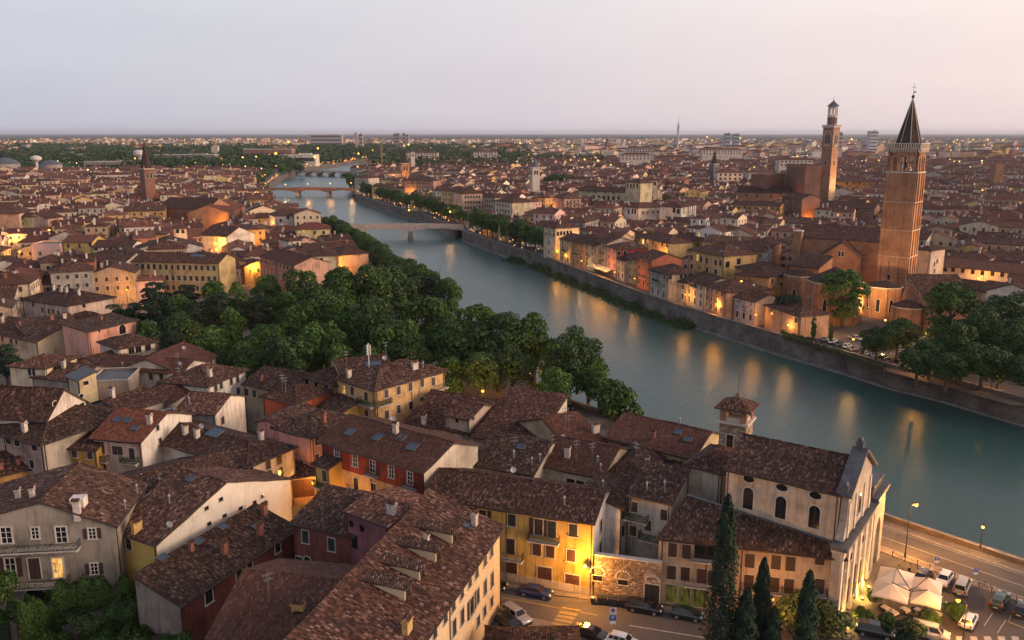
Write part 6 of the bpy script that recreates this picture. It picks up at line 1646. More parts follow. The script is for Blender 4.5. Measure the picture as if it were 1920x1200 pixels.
house('ochre_palace','long ochre palace with regular windows and wide brown roof above the park',(236,489),(410,493),13,R=(320,474),wall=(0.52,0.39,0.19),rt=(.95,.85,.85),wins=grid('front',15,11.0,1.2,1.9,'frame',CG,.02,.98) + grid('front',15,7.0,1.2,1.9,'frame',CG,.02,.98) + grid('front',15,3.2,1.2,1.9,'frame',CB,.02,.98),sky=[(370,480,5,1.6)])
house('white_long_gable','white house with long low gable left of the glowing street',(255,468),(380,462),12,D=14,roof='gablex',pk=(318,448),wall=(0.66,0.60,0.53),rt=(.85,.76,.76))
house('cream_lookout','small cream lookout room with two dark openings in the left quarter',(327,429),(350,428),15,D=8,roof='hip',wall=(0.62,0.54,0.42),wins=row('front',[(333,434),(343,434)],1.5,1.8,'bare'))
house('white_gable_town','white gabled house right of the glowing street',(425,444),(477,437),12,D=18,roof='gablex',pk=(448,426),wall=(0.62,0.55,0.47),rt=(.85,.76,.76))
house('white_belvedere','white house with hipped roof and round vents near the left bank trees',(516,405),(582,402),14,D=15,roof='hip',wall=(0.66,0.61,0.56),rt=(.9,.8,.8),wins=row('front',[(526,413),(540,406),(553,406)],1.3,1.8,'frame'))
house('yellow_belvedere','yellow house with red hipped roof below the white one by the left bank trees',(555,430),(620,428),12,D=14,roof='hip',wall=(0.58,0.48,0.24),tile=M_TN,rt=(1.3,.95,.95),wins=[('front',(570,433),1.4,1.6,'frame',None,M_LIT)] + row('front',[(590,436),(607,436)],1.2,1.6,'frame'))
house('brick_arcade_house','red brick and white framed long house with loggia windows above the park',(487,480),(552,498),12,D=14,roof='gable',wall=(0.44,0.20,0.14),sides={'right': (0.58,0.34,0.24)},rt=(1,.85,.85),tile=M_TN,wins=grid('front',9,10.4,1.5,1.8,'frame',None,.02,.98) + grid('front',9,6.4,1.2,2.0,'white',None,.02,.98))
house('cream_court_town','cream house with wide eaves right of the brick loggia house',(580,480),(631,478),12.5,D=13,roof='hip',wall=(0.62,0.54,0.38),rt=(.9,.8,.8),wins=row('front',[(590,488),(603,488)],1.2,1.8,'frame',CB))
house('salmon_river_town','salmon house with broad red brown roof at the left bank trees',(634,478),(691,474),11,D=15,roof='hip',wall=(0.54,0.34,0.22),rt=(.95,.8,.8),chim=[(655,462,'pm')])
house('yellow_small_town','small yellow house with white lower front beside the yellow belvedere',(540,452),(565,450),11,D=11,roof='hip',wall=(0.64,0.58,0.50),rt=(.95,.8,.8),wins=row('front',[(547,457),(558,457)],1.1,1.4,'frame'))
# tall fronts behind the right bank trees
house('yellow_front_block','tall yellow apartment front behind the right bank trees',(826,357),(864,360),20,D=16,roof='hip',wall=(0.52,0.40,0.22),rt=(.85,.75,.75),wins=[w for z in (17.6,14,10.4) for w in grid('front',6,z,1.3,1.9,'frame',CB)])
house('pink_front_block','tall pinkish apartment front right of the yellow one',(866,363),(905,362),20,D=18,roof='hip',wall=(0.56,0.38,0.31),rt=(.9,.78,.78),wins=[w for z in (17.6,14,10.4) for w in grid('front',6,z,1.3,1.9,'frame',CB)])
house('grey_front_block','grey apartment front with balconies behind the dark quay trees',(906,369),(927,371),18,D=15,roof='hip',wall=(0.40,0.35,0.27),rt=(.8,.72,.72),wins=[w for z in (15.6,12.2,8.8) for w in grid('front',4,z,1.3,1.9,'frame',CK)])
house('cream_front_block','cream apartment block above the dark quay trees',(927,376),(960,380),17,D=17,roof='hip',wall=(0.60,0.50,0.36),rt=(.95,.8,.8),wins=[w for z in (14.6,11.2) for w in grid('front',5,z,1.3,1.9,'frame',CK)])
house('brown_front_block','brown red apartment block between the gothic tower and the yellow front',(757,338),(812,339),19,D=18,roof='hip',wall=(0.40,0.24,0.18),rt=(.8,.72,.72),wins=[w for z in (16.6,13) for w in grid('front',8,z,1.3,1.9,'frame',CK)])
house('white_corner_block','white house at the right end of the red bridge',(665,333),(690,334),16,D=16,roof='hip',wall=(0.62,0.54,0.46),rt=(.9,.78,.78),wins=[w for z in (13.6,10) for w in grid('front',5,z,1.3,1.9,'frame',CK)])
# bridges -----------------------------------------------------------
def bridge(name,label,P0,P1,width,ztop,piers,m,rise=0.8,pier_m=None,arch=2.2,lamps=0):
 P0,P1 = Vector((*P0,0)),Vector((*P1,0)); d = P1 - P0; L = d.length; d.normalize(); an = atan2(d.y,d.x)
 root = thing(name,label,'bridge',P0,an)
 mb = MB(); N = 48
 ps = sorted(piers); ends = [0.0] + [p * L for p in ps] + [L]
 def under(x):
  for a,c in zip(ends[:-1],ends[1:]):
   if a <= x <= c:
    t = (x - a) / (c - a) * 2 - 1
    return ztop - 1.0 - arch * (t * t)
 def top(x): t = x / L * 2 - 1; return ztop + rise * (1 - t * t)
 xs = [L * k / N for k in range(N + 1)]
 for a,c in zip(xs[:-1],xs[1:]):
  za,zc,ua,uc = top(a),top(c),under(a) + rise * .6,under(c) + rise * .6
  for y in (-width / 2,width / 2):
   q = [(a,y,ua),(c,y,uc),(c,y,zc),(a,y,za)]
   mb.poly(q if y < 0 else q[::-1],m)
  mb.poly([(a,-width / 2,ua),(a,width / 2,ua),(c,width / 2,uc),(c,-width / 2,uc)],m)
 mb.build('deck_beam',root)
 mb = MB()
 for a,c in zip(xs[:-1],xs[1:]): mb.poly([(a,-width / 2,top(a) + .01),(c,-width / 2,top(c) + .01),(c,width / 2,top(c) + .01),(a,width / 2,top(a) + .01)],M_ASP)
 mb.build('roadway',root)
 for y in (-width / 2 + .15,width / 2 - .15):
  mb = MB()
  for a,c in zip(xs[:-1],xs[1:]): mb.bar((a,y,top(a) + .5),(c,y,top(c) + .5),.35,1.1,m)
  mb.build('parapet',root)
 for p in ps:
  mb = MB(); x = p * L
  mb.lathe((x,0,WATER - 1.5),[(1.0,0),(1.0,.1)],6,pier_m or M_TRIMD)
  mb.box((x,0,WATER - 1.5),(2.6,width + .6,under(x) - WATER + 1.5 + rise),pier_m or M_TRIMD); mb.box((x,0,WATER - 1.5),(3.6,width + 2.2,2.0),pier_m or M_TRIMD); mb.build('pier',root)
 return root
M_BRIDG = simple('bridge_stone',(0.46,0.37,0.31),.85,var=.2,vs=.5)
M_BRIDR = simple('red_bridge_paint',(0.26,0.12,0.09),.8,var=.2,vs=.5)
bridge('stone_bridge','pale stone road bridge on a single river pier between the tree rows',(-131,537),(-31,547),11,1.2,[0.33,0.66],M_BRIDG,.9,None,1.9)
bridge('red_bridge','brownish red low arched bridge with two piers upstream',(-262,915),(-165,909),10,1.2,[.36,.70],M_BRIDR,1.2,M_BRIDG,2.6)
bridge('far_bridge','far pale bridge with several low arches',(-340,1364),(-238,1312),12,1.0,[.2,.4,.6,.8],M_BRIDG,.8,None,3)
# ================================================================== THE REST OF THE TOWN
PARK = [(-150,300),(-150,246),(-128,222),(-98,212),(-70,205),(-45,200),(-22,188),(-4,172),(20,176),(8,192),(-48,320),(-60,345),(-82,318),(-118,312)]
def in_poly(x,y,pl):
 r = False
 for (x0,y0),(x1,y1) in zip(pl,pl[1:] + pl[:1]):
  if (y0 > y) != (y1 > y) and x < (x1 - x0) * (y - y0) / (y1 - y0) + x0: r = not r
 return r
PLAZA = [(60,205),(150,170),(230,190),(215,235),(130,262),(84,275),(74,262)]
KEEP = [PARK,PLAZA,[(70,285),(100,262),(150,262),(185,285),(165,330),(120,350),(85,330)],[(-141,412),(-155,412),(-208,575),(-190,575)],[tuple(at(*q)[:2]) for q in ((-10,545),(-10,468),(56,468),(62,500),(128,518),(122,548))]]       # park, church square, the car park street at the left edge
CLUMPS = [(51,890,26),(118,680,14),(-560,1250,40),(62,625,8)]
PAL = [('cream',(0.58,0.48,0.34),5),('white',(0.66,0.59,0.52),5),('salmon',(0.55,0.35,0.25),4),('yellow',(0.56,0.42,0.20),3),('pink',(0.56,0.36,0.31),3),('grey',(0.38,0.34,0.31),3),('tan',(0.45,0.33,0.23),4),('ochre',(0.50,0.32,0.13),2),('rust red',(0.40,0.17,0.11),1)]
PALW = [p for p in PAL for _ in range(p[2])]
rr = random.Random(21)
def place_ok(x,y,r):
 if in_river(x,y,15 if y < 900 else 20): return False
 if not clear_of(x,y,r): return False
 for pl in KEEP:
  if in_poly(x,y,pl): return False
 for cx,cy,cr in CLUMPS:
  if hypot(x - cx,y - cy) < cr: return False
 return True
SPEC = []
def lay(side,y0,y1,ang0,ang1,su,sv):
 """rows of houses in blocks: su along the row, sv between rows"""
 v = y0
 rowi = 0
 while v < y1:
  halfw = 0.66 * v + 60
  t = (v - y0) / (y1 - y0)
  ang = ang0 + (ang1 - ang0) * t
  k = 1.0 + max(0,v - 700) / 1600.0
  u = -halfw * 1.7 + rr.uniform(0,8)
  ci = 0
  while u < halfw * 1.7:
   w = su * k * (rr.uniform(0.6,1.35) if rr.random() < .86 else rr.uniform(1.6,2.6))
   if rr.random() < 0.06: u += 5 * k
   cu = u + w / 2
   x = cu * cos(ang) - (v - y0) * 0 * sin(ang); y = v + cu * sin(ang) * 0.35 + rr.uniform(-2,2)
   u += w + (rr.uniform(3,6) if rr.random() < 0.14 else 0.05)
   if abs(x) > 0.64 * y + 25 or y < 130: continue
   if side < 0 and x > bank_x(LB,y) - 14: continue
   if side > 0 and x < bank_x(RB,y) + 18: continue
   d = sv * k * rr.uniform(0.85,1.25)
   if not place_ok(x,y,6.0 + .25 * max(0,w - 10)): continue
   h = rr.choice([7,8,9,10,10.5,11.5,12.5,14.5]) * rr.uniform(0.92,1.08)
   a = ang + rr.uniform(-0.16,0.16) + (pi / 2 if rr.random() < 0.3 else 0)
   SPEC.append([x,y,w * 1.06,d,h,a,rr.random(),rr.choice(PALW),rr.random()])
  rowi += 1
  v += sv * k * (0.86 if rowi % 3 else 1.22)
lay(1,235,1750,-0.62,-0.30,11.5,12.5)
lay(-1,232,1230,0.42,0.22,11.5,12.5)
# the outskirts: larger, sparser blocks
for _ in range(5200):
 y = 1750 * (4.2 ** rr.random()); x = rr.uniform(-0.64,0.64) * y
 if in_river(x,y,25): continue
 ncl = sin(x * 0.0031 + 1.3) * cos(y * 0.0021 + x * 0.0012) + 0.4 * sin(x * 0.009 + y * 0.006)
 if ncl < -0.15 and rr.random() < 0.85: continue
 if x < -.06 * y and y < 3600 and rr.random() < .82: continue
 s_ = rr.choice([1,1,1,1.4,2.2])
 SPEC.append([x,y,rr.uniform(14,30) * s_,rr.uniform(11,18) * s_ ** .5,rr.choice([7,9,11,13,16,20]) * rr.uniform(.9,1.15),rr.uniform(-.5,.5) + (pi / 2 if rr.random() < .5 else 0),rr.random(),rr.choice(PALW),rr.random()])
def seen(s):
 px,py,d = proj((s[0],s[1],s[4]))
 return -30 < px < 1950 and 200 < py < 1250
def on_screen(s):
 _,_,d = proj((s[0],s[1],s[4]))
 return (s[2] + s[3]) / d * (1.0 if seen(s) else 0.01)
# keep the low roofs in front of the landmark houses low
HF = []
for (ox,oy,cx,sx,w,d) in FOOT:
 cs_ = [(ox + u * cx - v * sx,oy + u * sx + v * cx) for u in (0,w) for v in (0,d)]
 yy = min(c_[1] for c_ in cs_)
 if yy < 380: continue
 xs_ = [proj((c_[0],c_[1],10))[0] for c_ in cs_]
 HF.append((min(xs_) - 6,max(xs_) + 6,yy))
for s in SPEC:
 if s[1] > 1000: continue
 px_ = proj((s[0],s[1],8))[0]
 for a_,b_,yy in HF:
  if a_ < px_ < b_ and 0 < yy - s[1] < 85: s[4] = min(s[4],7.0 + 2 * s[8])
SPEC.sort(key=on_screen,reverse=True)
N_SINGLE = 195
LMK = [('the brick campanile',131,297),('the highest tower',240,645),('the stone road bridge',-80,540),('the salmon pink palace',45,600),('the arcaded cream palace',100,640),('the conical brick spire',-288,682),('the rose window church',-250,610),
  ('the yellow palazzo',80,330),('the red bridge',-215,912),('the white cloister wing',165,300),('the park trees',-70,270),('the loggia corner palace',20,440),('the crenellated tower',200,600),('the vivid orange quay house',52,345),('the slim orange tower',320,560),('the white bell tower',20,750),('the blush hipped house',-150,235),('the car park street',-200,290)]
ORD = ['nearest','second nearest','third nearest','fourth nearest','fifth nearest','sixth nearest','seventh nearest','eighth nearest','ninth nearest','tenth nearest','eleventh nearest','twelfth nearest','thirteenth nearest','fourteenth nearest','fifteenth nearest']
single = SPEC[:N_SINGLE]
buck = {}
for s in single:
 lm = min(LMK,key=lambda q: hypot(q[1] - s[0],q[2] - s[1]))
 s.append(lm[0]); s.append(hypot(lm[1] - s[0],lm[2] - s[1]))
 buck.setdefault((lm[0],s[7][0]),[]).append(s)
for k,v in buck.items():
 v.sort(key=lambda s: s[10])
 for i,s in enumerate(v): s.append(i)
RFN = {'gable': 'gabled','gablex': 'end gabled','hip': 'hipped'}
for s in single:
 x,y,w,d,h,a,q,colr,q2,lm,dist,idx = s
 roof = 'gable' if q < .55 else ('gablex' if q < .68 else 'hip')
 ex_ = Vector((cos(a),sin(a),0)); ey_ = Vector((-sin(a),cos(a),0))
 if ey_.dot(Vector((x,y,0))) < 0: ex_,ey_ = -ex_,-ey_
 A_ = Vector((x,y,0)) - ex_ * w / 2 - ey_ * d / 2; B_ = A_ + ex_ * w
 g = 0.85 + 0.3 * q2
 wc = tuple(c * g for c in colr[1])
 dd = hypot(x,y)
 wins = []
 sides_seen = []
 cen = Vector((x,y,0))
 for nm,n_,L in (('front',-ey_,w),('right',ex_,d),('left',-ex_,d)):
  if n_.dot(-cen.normalized()) > 0.12: sides_seen.append((nm,L))
 shm = rr.choice([CB,CG,CK,None,SB])
 if dd < 400:
  for nm,L in sides_seen:
   nc = max(1,int(L / 3.1))
   for zz in ((h - 1.9,h - 5.1) if h > 8.5 else (h - 1.9,)):
    wins += grid(nm,nc,zz,1.0,1.5,'frame',shm,.06,.94,M_LIT if rr.random() < .03 else None)
 rg = rr.uniform(.72,1.25)
 t = house('town_house',colr[0] + ' ' + RFN[roof] + ' house, ' + ORD[min(idx,14)] + ' ' + colr[0] + ' house to ' + lm,A_,B_,h,D=d,roof=roof,pitch=rr.uniform(.28,.42),wall=wc,tile=M_TN if q2 > .72 else M_TO,
    rt=(rg,rg * rr.uniform(.82,.97),rg * rr.uniform(.84,.97)),wins=wins,world=True,over=.45,gut=dd < 330,group='roofs of the old town',clear=False)
 rb = t['roof']; b3 = t['base']
 for k in range(rr.choice([1,1,2,2,3])):
  u,v = rr.uniform(.12,.88),rr.uniform(.15,.85)
  zz = h + .25 * min(v,1 - v) * d if roof == 'gable' else h + .1 * min(w,d)
  p_ = t['L2W']((u * w,v * d,zz)) - b3
  link('chimney',chimney_mesh(rr.choice(['pm','pm','ps','bm','bs','pw','pt'])),rb,p_,a)
 if dd < 420 and rr.random() < .45:
  p_ = t['L2W']((rr.uniform(.2,.8) * w,rr.uniform(.2,.5) * d,h + .15 * d)) - b3; link('satellite_dish',dish_mesh(),rb,p_,rr.uniform(-.2,.5))
 if dd < 380 and rr.random() < .5:
  p_ = t['L2W']((rr.uniform(.2,.8) * w,.5 * d,h + .15 * d)) - b3; link('antenna',antenna_mesh(),rb,p_,rr.uniform(0,3))
 if dd >= 400:
  mb = MB()
  for nm,L in sides_seen:
   o_,xd,_ = t['fr'][nm]; n_ = Vector((xd.y,-xd.x,0)) * .05; nc = max(1,int(L / 3.3))
   for zz in (h - 1.9,h - 5.2):
    for c_ in range(nc):
     p0 = o_ + xd * (L * (c_ + .5) / nc) + n_ + Vector((0,0,zz)) - b3
     mb.box((p0.x,p0.y,p0.z - .8),(1.0,.08,1.6),M_SHK,(1,1,1),atan2(xd.y,xd.x),False)
  if mb.f: mb.build('windows',t['root'])['kind'] = 'stuff'
# everything farther off reads as one mass of roofs
def m_far(name,rough_noise,lo,hi):
 m,nt,b = mat(name)
 p = pos(nt)
 c = mixc(nt,1.0,tintn(nt),ramp(nt,noise(nt,p,rough_noise,4,.7),[(.3,lo),(.7,hi)]),'MULTIPLY')
 nt.links.new(c,b.inputs['Base Color']); b.inputs['Roughness'].default_value = .95; b.inputs['Specular IOR Level'].default_value = .1
 return m
M_FR = m_far('distant_roof_tiles',.55,.55,1.45); M_FW = m_far('distant_plaster',.25,.82,1.12)
mb = MB()
Z2 = [(0,0)] * 4; Z3 = [(0,0)] * 3
def far_house(s):
 x,y,w,d,h,a,q,colr,q2 = s[:9]
 ca,sa = cos(a),sin(a)
 P = lambda u,v,z: (x + u * ca - v * sa,y + u * sa + v * ca,z)
 hw,hd = w / 2,d / 2
 g = 0.85 + .35 * q2
 wc = tuple(c * g for c in colr[1])
 rg = .7 + .75 * ((q * 7.3) % 1)
 rc = (.108 * rg,.050 * rg * (.9 + .25 * q2),.036 * rg * (.9 + .3 * q2))
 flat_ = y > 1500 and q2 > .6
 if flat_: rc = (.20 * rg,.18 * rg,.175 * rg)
 c = [(-hw,-hd),(hw,-hd),(hw,hd),(-hw,hd)]
 for i in range(4):
  (u0,v0),(u1,v1) = c[i],c[(i + 1) % 4]
  mb.poly([P(u0,v0,0),P(u1,v1,0),P(u1,v1,h),P(u0,v0,h)],M_FW,wc,Z2)
 o = .5
 if flat_:
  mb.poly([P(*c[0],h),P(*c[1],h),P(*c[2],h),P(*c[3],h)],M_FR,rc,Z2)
 elif q < .6:
  zr = h + .36 * hd; e = h - .15
  mb.poly([P(-hw - .3,-hd - o,e),P(hw + .3,-hd - o,e),P(hw + .3,0,zr),P(-hw - .3,0,zr)],M_FR,rc,Z2)
  mb.poly([P(hw + .3,hd + o,e),P(-hw - .3,hd + o,e),P(-hw - .3,0,zr),P(hw + .3,0,zr)],M_FR,rc,Z2)
  for sg in (-1,1): mb.poly([P(sg * hw,-hd,h),P(sg * hw,hd,h),P(sg * hw,0,zr - .1)],M_FW,wc,Z3)
 else:
  r_ = min(hw,hd); zr = h + .36 * r_; e = h - .15
  k = [P(-hw - o,-hd - o,e),P(hw + o,-hd - o,e),P(hw + o,hd + o,e),P(-hw - o,hd + o,e)]
  if w >= d: a0,a1 = P(-hw + r_,0,zr),P(hw - r_,0,zr); fs = [[k[0],k[1],a1,a0],[k[1],k[2],a1],[k[2],k[3],a0,a1],[k[3],k[0],a0]]
  else: a0,a1 = P(0,-hd + r_,zr),P(0,hd - r_,zr); fs = [[k[0],k[1],a0],[k[1],k[2],a1,a0],[k[2],k[3],a1],[k[3],k[0],a0,a1]]
  for f_ in fs: mb.poly(f_,M_FR,rc,Z2 if len(f_) == 4 else Z3)
 if y < 1500:
  # window openings on the walls that face the hill, chimneys
  for i in range(4):
   (u0,v0),(u1,v1) = c[i],c[(i + 1) % 4]
   nx,ny = (v1 - v0),-(u1 - u0); L = hypot(nx,ny); nx /= L; ny /= L
   wx,wy = nx * ca - ny * sa,nx * sa + ny * ca
   if wx * -x + wy * -y < 0: continue
   nc = max(1,int(L / (3.4 if y < 900 else 5)))
   for zz in ((h - 2.7,h - 6.0) if y < 1000 else (h - 2.7,)):
    for j in range(nc):
     t0 = (j + .5) / nc - .5 / L; t1 = (j + .5) / nc + .5 / L
     pu0,pv0 = u0 + (u1 - u0) * t0 + nx * .05,v0 + (v1 - v0) * t0 + ny * .05
     pu1,pv1 = u0 + (u1 - u0) * t1 + nx * .05,v0 + (v1 - v0) * t1 + ny * .05
     mb.poly([P(pu0,pv0,zz),P(pu1,pv1,zz),P(pu1,pv1,zz + 1.6),P(pu0,pv0,zz + 1.6)],M_LIT if rr.random() < .012 else M_SHK,(1,1,1),Z2)
  for j in range(2 if y < 900 else 1):
   cx_,cy_ = rr.uniform(-.7,.7) * hw,rr.uniform(-.7,.7) * hd
   q_ = P(cx_,cy_,0); mb.box((q_[0],q_[1],h),(.9,.7,1.2 + .3 * hd),M_FW,rr.choice([(.5,.44,.38),(.26,.12,.09),(.56,.50,.44)]),a,False)
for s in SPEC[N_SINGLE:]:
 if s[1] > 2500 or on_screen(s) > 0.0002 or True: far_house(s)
tag(mb.build('distant_houses'),'mass of small distant town houses with tiled roofs',None,None,'stuff')
# ------------------------------------------------ far landmarks on the plain
def far_block(name,label,px,ytop,Y,wpx,m,cat='building',D=14,floors=0,tint=(1,1,1)):
 """block at distance Y whose roof reaches the picture height ytop"""
 ang = PITCH - math.atan((600 - ytop) / FOC); h = CAMZ - Y * math.tan(ang)
 d = Y * _c - (h - CAMZ) * _s
 w = wpx * d / FOC; x = (px - 960) / FOC * d
 root = thing(name,label,cat,(x,Y,0))
 mb = MB(); mb.box((0,0,0),(w,D,h),m,tint); mb.build('wall',root)
 for k in range(floors):
  mb = MB(); mb.box((0,-D / 2 - .1,h * (k + .45) / floors),(w * .92,.3,h / floors * .30),M_SHK); mb.build('window_band',root)
 mb = MB(); mb.box((0,0,h),(w + .5,D + .5,.5),M_TRIM,(.8,.8,.8)); mb.box((w * .2,0,h + .5),(w * .3,D * .4,2.0),m,tint); mb.build('roof',root)
 return root,h
M_PALE = m_plaster('pale_concrete',.12)
far_block('high_rise','dark banded high rise block on the horizon between the two towers',1637,246,2100,15,M_PALE,'high rise',18,8,(.55,.52,.52))
far_block('high_rise','small dark office tower on the horizon right of the highest tower',1575,249,2700,8,M_PALE,'high rise',16,5,(.35,.34,.36))
far_block('high_rise','left one of the twin grey towers on the horizon',1364,250,2900,10,M_PALE,'high rise',20,5,(.32,.34,.40))
far_block('high_rise','right one of the twin grey towers on the horizon',1380,251,2950,11,M_PALE,'high rise',20,5,(.32,.34,.40))
far_block('hospital_block','wide pale hospital block on the horizon above the river',612,253,3200,60,M_PALE,'building',25,4,(.36,.32,.31))
far_block('chimney_stack','pale square stack standing on the horizon above the river bend',667,249,2500,4,M_PALE,'tower',6,0,(.36,.32,.31))
far_block('high_rise','pale apartment tower beside the square stack on the horizon',677,251,2700,6,M_PALE,'high rise',14,5,(.36,.32,.31))
for i,(px,yt) in enumerate(((740,251),(746,250),(757,250),(764,252))):
 far_block('high_rise',('first','second','third','fourth')[i] + ' from left of the pale horizon blocks above the second bridge',px,yt,3000,5,M_PALE,'high rise',14,5,(.36,.32,.31))
for i,(px,yt,wp,Y,nm) in enumerate(((790,283,62,1500,'white school with long window bands behind the gothic tower'),(910,281,44,1520,'yellow white institute right of the long white school'),(1201,274,52,1500,'long grey barracks block in the middle distance'),(1355,277,76,1450,'long pale palace under a red roof in the right distance'),(1192,286,56,1300,'white low school wing below the grey barracks'),(1493,295,62,1050,'pale peach hall left of the highest tower'),(1430,318,50,900,'cream institute behind the slate spired tower'),(1370,318,48,880,'peach office block next to the slate spired tower'))):
 ang = PITCH - math.atan((600 - yt) / FOC); h = CAMZ - Y * math.tan(ang); d = Y * _c - (h - CAMZ) * _s; w = wp * d / FOC; x = (px - 960) / FOC * d; h -= 3
 house('long_building',nm,(x - w / 2,Y),(x + w / 2,Y + .1),h,D=16,roof='hip',wall=(.62,.53,.46) if i != 2 else (.42,.37,.36),tile=M_TN,rt=(1,.85,.85),world=True,gut=False,cat='building',pitch=.3,
   wins=[g_ for z in (h - 2.2,h - 6.2) for g_ in grid('front',max(4,int(w / 5)),z,1.8,2.2,'bare',None,.02,.98)])
for i,(px,yt,wp,Y,nm,tn) in enumerate(((505,280,90,1650,'long rust brown factory hall in the lit works area',(.26,.14,.12)),(350,290,110,1500,'long grey lilac warehouse left of the works',(.26,.22,.22)),(215,303,100,1350,'pale warehouse with red stripes left of the water towers',(.34,.26,.23)),(560,290,70,1600,'white floodlit works hall near the river bend',(.62,.56,.46)),(330,318,60,1150,'low pale shed row right of the left spire',(.55,.45,.38)))):
 far_block('factory_hall',nm,px,yt,Y,wp,M_PALE,'factory',30,1,tn)
def tv_tower():
 Y = 2600; d = Y * _c + 20 * _s; x = (1271 - 960) / FOC * d
 root = thing('tv_tower','thin radio tower with antenna drum standing on the horizon','tower',(x,Y,0))
 mb = MB(); mb.lathe((0,0,0),[(4.5,0),(2.4,62)],10,M_PALE,(.45,.42,.43)); mb.build('shaft',root)
 for z in (62,68,74,80):
  mb = MB(); mb.lathe((0,0,z),[(2.0,0),(5.0,.8),(5.0,2.6),(2.0,3.4)],10,M_PALE,(.40,.38,.40)); mb.build('platform',root)
 mb = MB(); mb.lathe((0,0,62),[(1.8,0),(1.4,26),(.7,28),(.4,46)],8,M_PALE,(.42,.38,.40)); mb.build('mast',root)
tv_tower()
def water_tower(label,px,yb,Y,h,r):
 d = Y * _c + 40 * _s; x = (px - 960) / FOC * d
 root = thing('water_tower',label,'water tower',(x,Y,0))
 mb = MB(); mb.lathe((0,0,0),[(r * .32,0),(r * .26,h * .68),(r * .4,h * .7)],10,M_PALE,(.55,.50,.48)); mb.build('stem',root)
 mb = MB(); mb.lathe((0,0,h * .68),[(r * .35,0),(r,h * .12),(r,h * .24),(r * .5,h * .31),(0.1,h * .33)],12,M_PALE,(.60,.55,.53)); mb.build('tank',root)
water_tower('white mushroom water tower beside the left spire',262,300,1350,34,9)
water_tower('grey domed water tower among the left woods',68,303,1250,28,7.5)
for i,px in enumerate((400,406.5)):
 far_block('silo',('left','right')[i] + ' one of the paired pale silos by the works',px,275,1750,6,M_PALE,'silo',8,0,(.56,.48,.42))
def rotunda(label,px,Y,r,h):
 d = Y * _c + 50 * _s; x = (px - 960) / FOC * d
 root = thing('rotunda',label,'building',(x,Y,0))
 mb = MB(); mb.lathe((0,0,0),[(r,0),(r,h)],20,M_PALE,(.30,.26,.25)); mb.build('drum',root)
 mb = MB(); mb.lathe((0,0,h),[(r + .6,0),(r * .7,r * .25),(r * .25,r * .4),(0.1,r * .42)],20,M_LEADD); mb.build('dome',root)
rotunda('large round cemetery drum with grey dome at the left edge',10,1180,19,19)
rotunda('smaller round drum with grey dome right of the larger one',97,1180,14,18)
# building crane
d = 1250 * _c + 40 * _s; x = (716 - 960) / FOC * d
root = thing('tower_crane','thin yellow crane mast behind the second bridge','crane',(x,1250,0))
mb = MB()
for sx in (-.7,.7):
 for sy in (-.7,.7): mb.bar((sx,sy,0),(sx,sy,46),.3,.3,M_CHY)
for k in range(22): mb.bar((-.7,-.7,k * 2.1),(.7,-.7,k * 2.1 + 2.1),.2,.2,M_CHY); mb.bar((.7,-.7,k * 2.1),(.7,.7,k * 2.1 + 2.1),.2,.2,M_CHY)
mb.build('mast',root)
mb = MB(); mb.box((0,0,46),(2.2,2.2,2.4),M_CHY); mb.build('cab',root)
# ================================================================== TREES AND GREENERY
def TH(kind): return {'round': 13.0,'big': 18.6,'tall': 18.8,'cedar': 17.0,'light': 16.5,'far': 10.6,'bush': 2.3}[kind]
HW = {'round': 4.6,'big': 6.2,'tall': 4.0,'cedar': 5.0,'light': 4.8,'far': 3.6,'bush': 1.7}
park = [(1085,613,16,'big'),(1003,592,17.5,'big'),(1045,640,14,'round'),(935,583,19.5,'big'),(893,560,20.5,'light'),(862,600,17,'round'),(828,583,18,'light'),(797,560,19.5,'big'),(770,622,15,'round'),
  (757,590,18,'light'),(718,612,16,'round'),(806,508,18,'cedar'),(836,524,16,'big'),(748,500,20,'big'),(702,560,20,'big'),(690,500,22,'big'),(640,494,23,'big'),(652,560,19,'big'),(603,530,21,'big'),
  (602,592,17,'round'),(560,560,19,'big'),(545,622,15,'round'),(520,536,19,'light'),(478,548,18,'cedar'),(500,600,15,'round'),(447,524,19.5,'tall'),(430,572,17,'tall'),(408,540,18,'cedar'),(393,612,14,'round'),
  (368,560,15.5,'cedar'),(340,582,14,'round'),(300,545,18,'cedar'),(250,562,14.5,'cedar'),(216,566,14,'cedar'),(272,602,12,'round'),(458,640,12,'round'),(320,612,13,'cedar'),(900,652,13,'round'),(962,640,14,'round'),
  (842,662,12,'round'),(702,652,12,'round'),(642,640,13,'round'),(580,640,11,'round'),(1040,690,11,'round'),(500,660,9,'round'),(410,655,9,'round'),(290,522,17,'cedar'),(350,527,16,'cedar'),(398,514,18,'tall'),(500,508,18,'light'),(560,508,18,'big'),(245,590,12,'round'),(330,548,15,'round'),(1062,640,15,'big'),(1105,660,12,'round'),(1125,690,10,'round')]
ptop = sorted(park,key=lambda t: t[0])
KN = {'round': 'round crowned','big': 'broad dense','tall': 'tall narrow','cedar': 'dark layered conifer','light': 'lighter feathery'}
cnt = {}
for px,py,h,k in ptop:
 cnt[k] = cnt.get(k,0) + 1
tot = dict(cnt); cnt = {}
ORW = ['first','second','third','fourth','fifth','sixth','seventh','eighth','ninth','tenth','eleventh','twelfth','thirteenth','fourteenth','fifteenth','sixteenth','seventeenth','eighteenth','nineteenth','twentieth','twenty-first','twenty-second','twenty-third','twenty-fourth','twenty-fifth','twenty-sixth','twenty-seventh','twenty-eighth']
